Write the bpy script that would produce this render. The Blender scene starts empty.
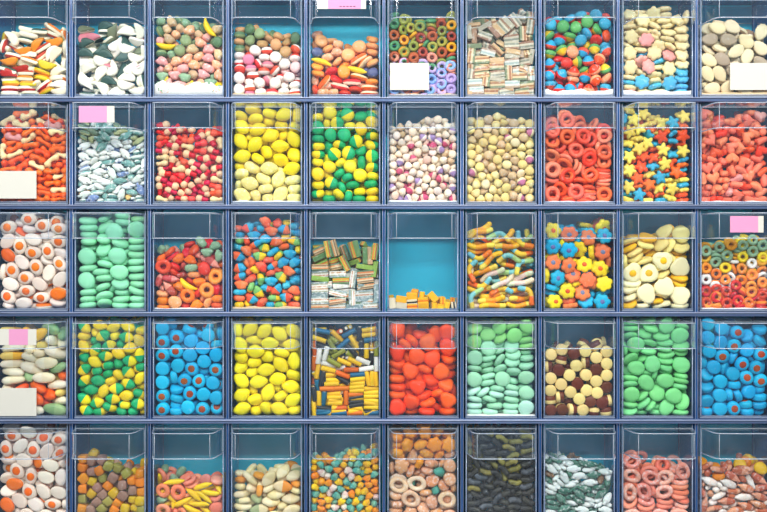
import bpy, bmesh, math, random
# ---------------------------------------------------------------- sweet shapes
def _loft(rings, closed_ends=True):
    """rings: list of vertex loops (or single points); returns verts, faces, ring index of each face"""
    V, F, K, idx = [], [], [], []
    for r in rings:
        idx.append(list(range(len(V), len(V) + len(r)))); V += r
    for k in range(len(rings) - 1):
        a, b = idx[k], idx[k + 1]
        if len(a) == 1 and len(b) == 1: continue
        n = max(len(a), len(b))
        for i in range(n):
            j = (i + 1) % n
            if len(a) == 1: f = (a[0], b[j], b[i])
            elif len(b) == 1: f = (a[i], a[j], b[0])
            else: f = (a[i], a[j], b[j], b[i])
            F.append(f); K.append(k)
    return V, F, K
PROF = [(0, -1), (.55, -.97), (.84, -.75), (.97, -.35), (1, 0), (.97, .35), (.84, .75), (.55, .97), (0, 1)]
FLAT = [(0, -1), (.8, -1), (.96, -.85), (1, -.4), (1, .1), (.95, .55), (.78, .86), (.45, .98), (0, 1)]
def puff(rf, t, n=24, prof=PROF, split='z', dome=None):
    rings = []
    for s, z in prof:
        if s == 0: rings.append([(0, 0, z * t / 2)]); continue
        loop = []
        for i in range(n):
            a = 2 * math.pi * i / n
            x, y = rf(a)
            zz = z * t / 2
            loop.append((x * s, y * s, zz))
        rings.append(loop)
    V, F, K = _loft(rings)
    if split == 'z': M = [1 if sum(V[i][2] for i in f) / len(f) > 0.02 * t else 0 for f in F]
    elif split == 'x': M = [1 if sum(V[i][0] for i in f) / len(f) > 0 else 0 for f in F]
    elif split == 'half': M = [1 if sum(V[i][2] for i in f) / len(f) > 0 else 0 for f in F]
    else: M = [0] * len(F)
    return [('body', V, F, M)]
def ell(a, b): return lambda t: (a / 2 * math.cos(t), b / 2 * math.sin(t))
def lemon(a, b):
    def f(t):
        c, s = math.cos(t), math.sin(t)
        return (a / 2 * (abs(c) ** 1.15) * (1 if c > 0 else -1) * 1.0, b / 2 * s * (1 - .18 * abs(c) ** 2))
    return f
def star(R, k=5, d=.42):
    return lambda t: tuple(R * (1 - d * (.5 - .5 * math.cos(k * t))) * q for q in (math.cos(t), math.sin(t)))
def flower(R, k=6, d=.2):
    return lambda t: tuple(R * (1 - d * (1 - abs(math.cos(k * t / 2)))) * q for q in (math.cos(t), math.sin(t)))
def heart(R):
    def f(t):
        x = 16 * math.sin(t) ** 3; y = 13 * math.cos(t) - 5 * math.cos(2 * t) - 2 * math.cos(3 * t) - math.cos(4 * t)
        return (y * R / 17 + .06 * R, x * R / 17)
    return lambda t: f(-t)
def bone(L, W):
    def f(t):
        c, s = math.cos(t), math.sin(t)
        w = .55 + .45 * min(1, abs(c) ** 1.5 * 1.5)
        notch = 1 - .12 * max(0, 1 - abs(s) * 3.5)
        return (L / 2 * (abs(c) ** .7) * (1 if c > 0 else -1) * notch, W / 2 * (abs(s) ** .6) * (1 if s > 0 else -1) * w)
    return f
def bottle(L, W):
    def f(t):
        c, s = math.cos(t), math.sin(t)
        w = 1 if c < .1 else max(.42, 1 - (c - .1) * 1.1)
        return (L / 2 * (abs(c) ** .75) * (1 if c > 0 else -1), W / 2 * (abs(s) ** .7) * (1 if s > 0 else -1) * w)
    return f
def fish(L, W):
    def f(t):
        c, s = math.cos(t), math.sin(t)
        w = (1 - .25 * max(0, c)) if c > -.45 else max(.3, 1 - 3.0 * (-.45 - c)) if c > -.75 else .35 + (-.75 - c) * 2.6
        return (L / 2 * c, W / 2 * (abs(s) ** .75) * (1 if s > 0 else -1) * w)
    return f
def croc(L, W):
    def f(t):
        c, s = math.cos(t), math.sin(t)
        x = L / 2 * c
        return (x, W / 2 * s * (1 - .45 * c) + .22 * W * (1 - (2 * x / L) ** 2) * 1.3)
    return f
def bear(L, W):
    def f(t):
        r = 1 - .09 * (1 + math.sin(3 * t)) - .05 * (1 + math.sin(5 * t + 1))
        return (L / 2 * r * math.cos(t), W / 2 * r * math.sin(t))
    return f
def triple(R):
    return lambda t: tuple(R * (1 - .17 * (1 - abs(math.cos(1.5 * t)))) * q for q in (math.cos(t), math.sin(t)))
def torus(R, r, asp=1.0, n=20, m=10, sq=1.0, knob=0):
    V, F, M = [], [], []
    for i in range(n):
        a = 2 * math.pi * i / n
        for j in range(m):
            b = 2 * math.pi * j / m
            rr = R + r * math.cos(b)
            V.append((rr * math.cos(a), rr * math.sin(a) * asp, r * math.sin(b) * sq))
    for i in range(n):
        for j in range(m):
            i2, j2 = (i + 1) % n, (j + 1) % m
            F.append((i * m + j, i2 * m + j, i2 * m + j2, i * m + j2)); M.append(1 if j < m // 2 else 0)
    return [('body', V, F, M)]
def tube(pts, rads, m=10, seg=None, flat=1.0):
    """pts in the xy plane; seg = number of colour sections"""
    rings = []; n = len(pts)
    for k, (p, r) in enumerate(zip(pts, rads)):
        a = pts[max(0, k - 1)]; b = pts[min(n - 1, k + 1)]
        dx, dy = b[0] - a[0], b[1] - a[1]; l = math.hypot(dx, dy) or 1
        nx, ny = -dy / l, dx / l
        rings.append([(p[0] + nx * r * math.cos(q), p[1] + ny * r * math.cos(q), p[2] + r * flat * math.sin(q))
                      for q in (2 * math.pi * j / m for j in range(m))])
    rings = [[pts[0]]] + rings + [[pts[-1]]]
    V, F, K = _loft(rings)
    M = [0] * len(F)
    if seg: M = [min(seg - 1, int(k * seg / (len(rings) - 1))) for k in K]
    return [('body', V, F, M)]
def banana(L, r, bend=.35):
    pts, rads = [], []
    for k in range(11):
        u = k / 10 * 2 - 1
        pts.append((u * L / 2, bend * L / 2 * (.5 - u * u), 0)); rads.append(r * max(.28, (1 - abs(u) ** 3.2)) )
    return tube(pts, rads)
def knobbly(L, rads, bend, seg=None):
    n = len(rads); pts = [((k / (n - 1) - .5) * L, bend * L / 2 * (.5 - (2 * k / (n - 1) - 1) ** 2), 0) for k in range(n)]
    return tube(pts, rads, m=9, seg=seg, flat=.8)
def worm(L, r, amp, seg=3, ph=0.0):
    pts, rads = [], []
    for k in range(19):
        u = k / 18
        pts.append(((u - .5) * L, amp * math.sin(u * 5.2 + ph), 0)); rads.append(r * (.5 if k in (0, 18) else 1 + .07 * (k % 2)))
    return tube(pts, rads, m=8, seg=seg)
def rod(L, r, seg=None):
    pts = [(-L / 2, 0, 0), (-L / 2, 0, 0), (-L / 2 * .96, 0, 0), (L / 2 * .96, 0, 0), (L / 2, 0, 0), (L / 2, 0, 0)]
    V, F, M = [], [], []
    rings = [[(-L / 2, 0, 0)]]
    for x, s in ((-1, .62), (-1, .9), (-.94, 1), (.94, 1), (1, .9), (1, .62)):
        rings.append([(x * L / 2, r * s * math.cos(2 * math.pi * j / 12), r * s * math.sin(2 * math.pi * j / 12)) for j in range(12)])
    rings.append([(L / 2, 0, 0)])
    V, F, K = _loft(rings)
    return [('body', V, F, [1 if k in (0, 6) else 0 for k in K])]          # slot 1: the filling seen at the two cut ends
def bricklay(L, W, H, n):
    """a sandwich of n coloured layers stacked in z, edges rounded"""
    V, F, M = [], [], []
    c = min(W, L) * .1
    def loop(z, s):
        o = []
        for sx, sy in ((1, 1), (-1, 1), (-1, -1), (1, -1)):
            x, y = sx * (L / 2 - s), sy * (W / 2 - s)
            o += [(x, y - sy * c, z), (x - sx * c, y, z)] if sx * sy > 0 else [(x - sx * c, y, z), (x, y - sy * c, z)]
        return o
    rings = [[(0, 0, -H / 2)], loop(-H / 2, H * .08)]
    lay = [0, 0]
    for k in range(n):
        z0 = -H / 2 + H * k / n; z1 = z0 + H / n
        rings += [loop(z0 + H * .04, 0), loop(z1 - H * .04, 0)]; lay += [k, k]
    rings += [loop(H / 2, H * .08), [(0, 0, H / 2)]]
    V, F, K = _loft(rings)
    M = []
    for k in K:
        M.append(0 if k < 2 else min(n - 1, (k - 1) // 2))
    return [('body', V, F, M)]
def gum(s, h):
    def f(t):
        c, q = math.cos(t), math.sin(t)
        return (s / 2 * (abs(c) ** .55) * (1 if c > 0 else -1), s / 2 * (abs(q) ** .55) * (1 if q > 0 else -1))
    return puff(f, h, prof=[(0, -1), (.9, -1), (1, -.85), (.97, -.2), (.88, .45), (.72, .85), (.4, 1), (0, 1)], n=20, split='')
def cyl2(d, h):
    return puff(ell(d, d), h, n=16, prof=[(0, -1), (.85, -1), (1, -.85), (1, -.05), (1, .05), (1, .85), (.85, 1), (0, 1)], split='half')
def drop(d, h, split='z'):
    return puff(ell(d, d), h, n=16, prof=[(0, -1), (.6, -.96), (.92, -.7), (1, -.35), (.9, 0), (.7, .35), (.48, .7), (.25, .93), (0, 1)], split=split)
def shell(L, W, t):
    def f(a):
        r = 1 - .05 * abs(math.sin(7 * a)); return (L / 2 * r * math.cos(a), W / 2 * r * math.sin(a) * (1 - .25 * math.cos(a)))
    return puff(f, t, n=28, prof=FLAT)
def withcap(base, r, z, t, name='centre'):
    cap = puff(ell(2 * r, 2 * r * .92), t, n=14, prof=[(0, -1), (.9, -1), (1, -.6), (.92, 0), (.7, .6), (.4, .92), (0, 1)], split='')
    V = [(x, y, zz + z) for x, y, zz in cap[0][1]]
    return base + [(name, V, cap[0][2], cap[0][3])]
SH = {
 'croc': lambda: puff(croc(.045, .020), .013, prof=FLAT), 'tri': lambda: puff(croc(.044, .023), .012, prof=FLAT),
 'banana': lambda: banana(.052, .0078), 'blob': lambda: puff(bear(.035, .027), .019, split=''),
 'button': lambda: puff(ell(.030, .028), .017), 'slice': lambda: puff(croc(.048, .028), .015),
 'ring22': lambda: torus(.0092, .0044), 'ring24': lambda: torus(.0098, .0046), 'ring42': lambda: torus(.0145, .0057, sq=.9),
 'ring38': lambda: torus(.0130, .0062, sq=.85), 'ovalring': lambda: torus(.0175, .0070, asp=.72, sq=.85),
 'belt': lambda: bricklay(.037, .012, .019, 4), 'beltlong': lambda: bricklay(.044, .012, .016, 5), 'tinybrick': lambda: bricklay(.027, .017, .013, 3),
 'drop32': lambda: drop(.032, .024), 'drop21': lambda: drop(.0215, .019), 'tooth': lambda: drop(.0245, .019), 'bit': lambda: puff(bear(.025, .020), .015, split='x'),
 'flower40': lambda: puff(flower(.0195), .013, split=''), 'flowerc': lambda: withcap(puff(flower(.0215), .014, prof=FLAT, split=''), .0085, .0050, .007),
 'shell': lambda: shell(.045, .032, .014), 'bone': lambda: knobbly(.037, [.0062, .0098, .0078, .0060, .0058, .0060, .0082, .0100, .0060], .4), 'bonesmall': lambda: knobbly(.031, [.0060, .0098, .0104, .0094, .0078, .0062, .0062, .0074, .0050], .12, 2),
 'fish': lambda: puff(fish(.036, .019), .011), 'lemon': lambda: puff(lemon(.046, .035), .022, split=''), 'disc35': lambda: puff(ell(.035, .033), .019, split='x'),
 'star': lambda: puff(star(.0190), .012, n=30, split=''), 'heart': lambda: puff(heart(.0185), .015, n=26, split=''),
 'egg': lambda: withcap(puff(ell(.043, .032), .014, prof=FLAT, split=''), .0142, .0048, .009, 'yolk'), 'eggback': lambda: puff(ell(.043, .032), .014, prof=FLAT),
 'disc46': lambda: puff(ell(.047, .041), .017, split=''), 'disc40': lambda: puff(ell(.041, .037), .015, split=''), 'disc45': lambda: puff(ell(.045, .039), .014, split=''),
 'peach': lambda: puff(ell(.035, .033), .015), 'teddy': lambda: puff(bear(.037, .028), .015, split='x'),
 'worm': lambda: worm(.068, .0068, .006), 'worm2': lambda: worm(.060, .0066, .010, ph=2.0),
 'friedegg': lambda: withcap(puff(triple(.0260), .013, prof=FLAT, split=''), .0120, .0045, .010, 'yolk'), 'foamheart': lambda: puff(triple(.0235), .014, split=''),
 'bigoval': lambda: puff(ell(.060, .030), .020, split='x'), 'frog': lambda: puff(lemon(.037, .028), .019, split='x'),
 'bluedisc': lambda: withcap(withcap(puff(ell(.037, .034), .018, prof=FLAT, n=20), .0152, .0058, .006, 'pale_ring'), .0125, .0072, .006),
 'rod': lambda: rod(.037, .0063), 'redoval': lambda: puff(triple(.0225), .019, n=22, split=''), 'cyl': lambda: cyl2(.0300, .020),
 'gum': lambda: gum(.024, .021), 'stick': lambda: banana(.053, .0072, .18), 'oval': lambda: puff(lemon(.047, .030), .016, split='x'),
 'pretzel': lambda: torus(.0175, .0066, asp=.85, sq=.9), 'bigbear': lambda: puff(star(.021, 6, .2), .020, n=24, split=''), 'twist': lambda: worm(.030, .0066, .004, seg=2),
 'bottle': lambda: puff(bottle(.045, .019), .013, split='x'),
}
# ---------------------------------------------------------------- what is in every bin
# (row, column): top of the heap in rows of the frame, depth of loose sugar, [(shape, palette, weight, from, to as parts of the fill), ...]
BINS = {
(0,0): (27, 0, [('croc','cr_red',3,0,1),('croc','cr_green',3,0,1),('croc','cr_orange',2,0,1),('croc','cr_cream',3,0,1),('croc','cr_yellow',1,0,1)]),
(0,1): (25, 0, [('tri','tr_white',4,0,.8),('tri','tr_green',6,0,1),('tri','tr_pink',2,.3,1),('tri','tr_olive',2,.6,1)]),
(0,2): (20, 15, [('banana','yellow',.9,.75,1),('blob','pk_pale',3,.0,.85),('blob','pe_pale',3,0,.85),('blob','sage',2,.0,1),('blob','tan',2,.3,1),('button','bt_green',2,.6,1)]),
(0,3): (28, 3, [('button','bt_red',4,0,.75),('button','bt_white',3,0,.7),('button','bt_pink',2,0,.8),('button','bt_green',2,.62,1),('button','bt_tan',2,.65,1)]),
(0,4): (36, 0, [('slice','sl_orange',1.2,0,.6),('slice','sl_red',1.6,0,.7),('peach','sl_peach',4,.3,1),('peach','redfade',1.5,0,.6),('peach','amberorange',1.5,0,.6),('stick','yellow',.4,.5,.8),('blob','pe_pale',2,0,1),('button','bt_violet',1,.4,.8)]),
(0,5): (13, 3, [('ring22','olive',3,.4,1),('ring22','rust',3,.4,1),('ring22','fadedgreen',3,.3,1),('ring22','amber',2,.5,1),('ring22','lilac',3,0,.42),('ring22','paleblue',3,0,.4),('ring22','coralpale',1,0,.5)]),
(0,6): (13, 2, [('belt','be_brown',3,0,1),('belt','be_grey',3,0,1),('belt','be_ice',2,0,.55)]),
(0,7): (12, 8, [('drop32','dr_bluered',4,0,1),('drop32','dr_yelgreen',3,.25,1),('drop32','dr_redorange',4,0,.5),('drop32','dr_redblue',2,0,1)]),
(0,8): (9, 6, [('flower40','cream',6,.0,1),('flower40','skyblue',5,0,.48),('flower40','rosefade',1,.0,1)]),
(0,9): (22, 4, [('shell','sh_cream',3,0,1),('shell','sh_grey',3,.2,1),('shell','sh_brown',2,.3,1),('shell','sh_orange',2,0,.35)]),
(1,0): (114, 0, [('bone','vermilion',7,0,1),('bone','creamwarm',2.4,0,1),('bone','rosefade',1,.75,1)]),
(1,1): (124, 0, [('fish','fi_white',5,.15,.8),('fish','fi_teal',3,0,1),('fish','fi_blue',2,0,.75),('fish','fi_olive',3,.75,1),('fish','fi_orange',2,0,.2)]),
(1,2): (125, 0, [('bonesmall','crimson',5,0,1),('bonesmall','creamwarm',1.2,0,1),('bonesmall','coral',3,0,1)]),
(1,3): (102, 3, [('lemon','lemon',6,.3,1),('lemon','lemondust',6,0,.4)]),
(1,4): (101, 0, [('disc35','yelgreen',5,0,1),('disc35','yellow2',4,0,1),('disc35','green2',1.6,0,1)]),
(1,5): (123, 3, [('drop21','creampale',5,0,1),('drop21','ro_pink',2,0,.8),('drop21','ro_lilac',2,0,1),('drop21','tan',1,.5,1)]),
(1,6): (120, 2, [('tooth','creamyel',6,0,1),('tooth','tan',2,0,1),('tooth','to_teal',1,0,.5),('tooth','to_pink',1,.1,1)]),
(1,7): (115, 2, [('ring42','coralred',5,0,1),('ring42','coralbright',4,0,1)]),
(1,8): (110, 2, [('star','starorange',4,0,.9),('star','staryellow',4,0,1),('star','starblue',3,0,1)]),
(1,9): (108, 2, [('heart','coralpink',6,0,1),('heart','coralred',2,0,1),('heart','rosefade',1,0,1)]),
(2,0): (212, 0, [('egg','eg_orange',7,0,1),('eggback','eg_white',2,0,1),('eggback','eg_orangetop',3,0,1)]),
(2,1): (209, 0, [('disc46','mint',6,0,1),('disc46','mintwarm',2,.6,1)]),
(2,2): (243, 2, [('ring38','redfade',.4,.4,1),('ring38','amberorange',.35,0,1),('peach','sl_peach',4,0,.8),('peach','redfade',1.5,0,1),('banana','yellow',.35,.4,.7),('blob','orange',2.5,0,.8),('blob','sage',1.5,.6,1),('bottle','bo_cola',1,.2,1)]),
(2,3): (223, 4, [('teddy','td_orangeblue',3,0,1),('teddy','td_orange',5,0,1),('teddy','td_yelgreen',3,0,1),('teddy','td_blue',3,.2,1)]),
(2,4): (238, 0, [('beltlong','be_rain',4,.4,1),('beltlong','be_brown5',2,0,1),('beltlong','be_dust',5,0,.6)]),
(2,5): (293, 0, [('tinybrick','br_yellow',5,0,1),('tinybrick','br_orange',3,0,1),('tinybrick','br_black',4,0,1)]),
(2,6): (228, 0, [('worm','wo_yellow',4,0,1),('worm2','wo_green',4,0,1),('worm','wo_pale',4,0,.6),('worm2','wo_orange',3,0,1)]),
(2,7): (220, 0, [('flowerc','fl_yellow',5,0,1),('flowerc','fl_blue',5,0,.9),('flowerc','fl_orange',4,0,1)]),
(2,8): (229, 0, [('friedegg','fe_cream',4,0,.5),('foamheart','creamyel2',5,.35,1),('foamheart','yellowdeep',1.5,0,1),('foamheart','pinkpale',.5,.5,.8)]),
(2,9): (241, 2, [('ring24','amber',2,.6,1),('ring24','yellow2',2,.5,1),('ring24','sage',1.5,.6,1),('ring24','sugarwhite',7,.35,.68),('ring24','redring',3,0,.5),('ring24','amberorange',3,0,.7)]),
(3,0): (325, 0, [('bigoval','bo_cream',4,0,1),('bigoval','bo_orange',3,0,.7),('bigoval','bo_green',2,0,1),('bigoval','bo_yellow',2,0,1)]),
(3,1): (322, 0, [('frog','yelgreen',6,0,1),('frog','yellow2',4,0,1),('frog','green2',1,0,1)]),
(3,2): (324, 0, [('bluedisc','bl_blue',6,0,1)]),
(3,3): (321, 0, [('lemon','lemonbright',6,0,1)]),
(3,4): (325, 0, [('rod','rd_yellow',5,0,1),('rod','rd_black',3,0,1),('rod','rd_orange',2,0,1),('rod','rd_olive',3,.5,1),('rod','rd_dust',12,.48,.66),('rod','rd_blue',1.3,0,1)]),
(3,5): (320, 0, [('redoval','redorange',6,0,1)]),
(3,6): (320, 2, [('disc40','mintlime',4,.72,1),('disc40','mintpale',6,.1,.8),('disc40','mintice',4,0,.3)]),
(3,7): (346, 0, [('cyl','cy_cream',6,0,1)]),
(3,8): (319, 0, [('disc45','mintgreen',6,0,1)]),
(3,9): (324, 0, [('bluedisc','bl_blue2',6,0,1)]),
(4,0): (430, 0, [('egg','eg_orange',7,0,1),('eggback','eg_white',2,0,1),('eggback','eg_orangetop',3,0,1)]),
(4,1): (461, 0, [('gum','gm_orange',4,0,1),('gum','gm_yellow',3,0,1),('gum','gm_green',2,0,1),('gum','gm_mauve',3,0,1)]),
(4,2): (476, 0, [('stick','yellow',3,0,1),('ring38','coralpink',2,0,1),('peach','pkpeach',2,0,1),('blob','sage',2,0,1)]),
(4,3): (470, 0, [('oval','ov_cream',5,0,1),('oval','ov_orange',2,0,1),('oval','ov_green',1.5,0,1)]),
(4,4): (456, 0, [('bit','bi_orange',4,0,1),('bit','bi_yellow',4,0,1),('bit','bi_teal',3,0,1),('bit','bi_white',2,0,.8)]),
(4,5): (428, 0, [('bigbear','amberclear',5,.66,1),('peach','sl_cola',4,0,.7),('pretzel','sugaramber',1,.0,.65),('bigbear','cola',3,0,.66),('blob','tealclear',.6,.3,.7)]),
(4,6): (432, 0, [('twist','tw_olive',4,.4,1),('twist','tw_black',5,0,1),('twist','tw_grey',2,0,.6)]),
(4,7): (465, 0, [('fish','fi_darkgreen',5,0,1),('fish','fi_snow',4,0,1),('fish','fi_brown',1,.7,1)]),
(4,8): (460, 0, [('ovalring','coralsugar',5,0,1),('ovalring','coralpink',3,0,1)]),
(4,9): (463, 0, [('bottle','bo_brown',5,0,.75),('bottle','bo_sugar',8,0,.72),('peach','bigorange',2,.75,1),('peach','bigyellow',1.5,.75,1)]),
}
PX = .0025
def bin_x(c): return (76 + 78.1 * (c - 1) + 34.5 - 383.5) * PX           # centre line of a bin
def bin_z(r): return Z0 + (256 - (96 + 106.9 * r)) * PX                      # inner floor of a bin
Z0 = 1.25
BW, BD = .172, .095                                                          # inner width and depth of a bin
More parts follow.
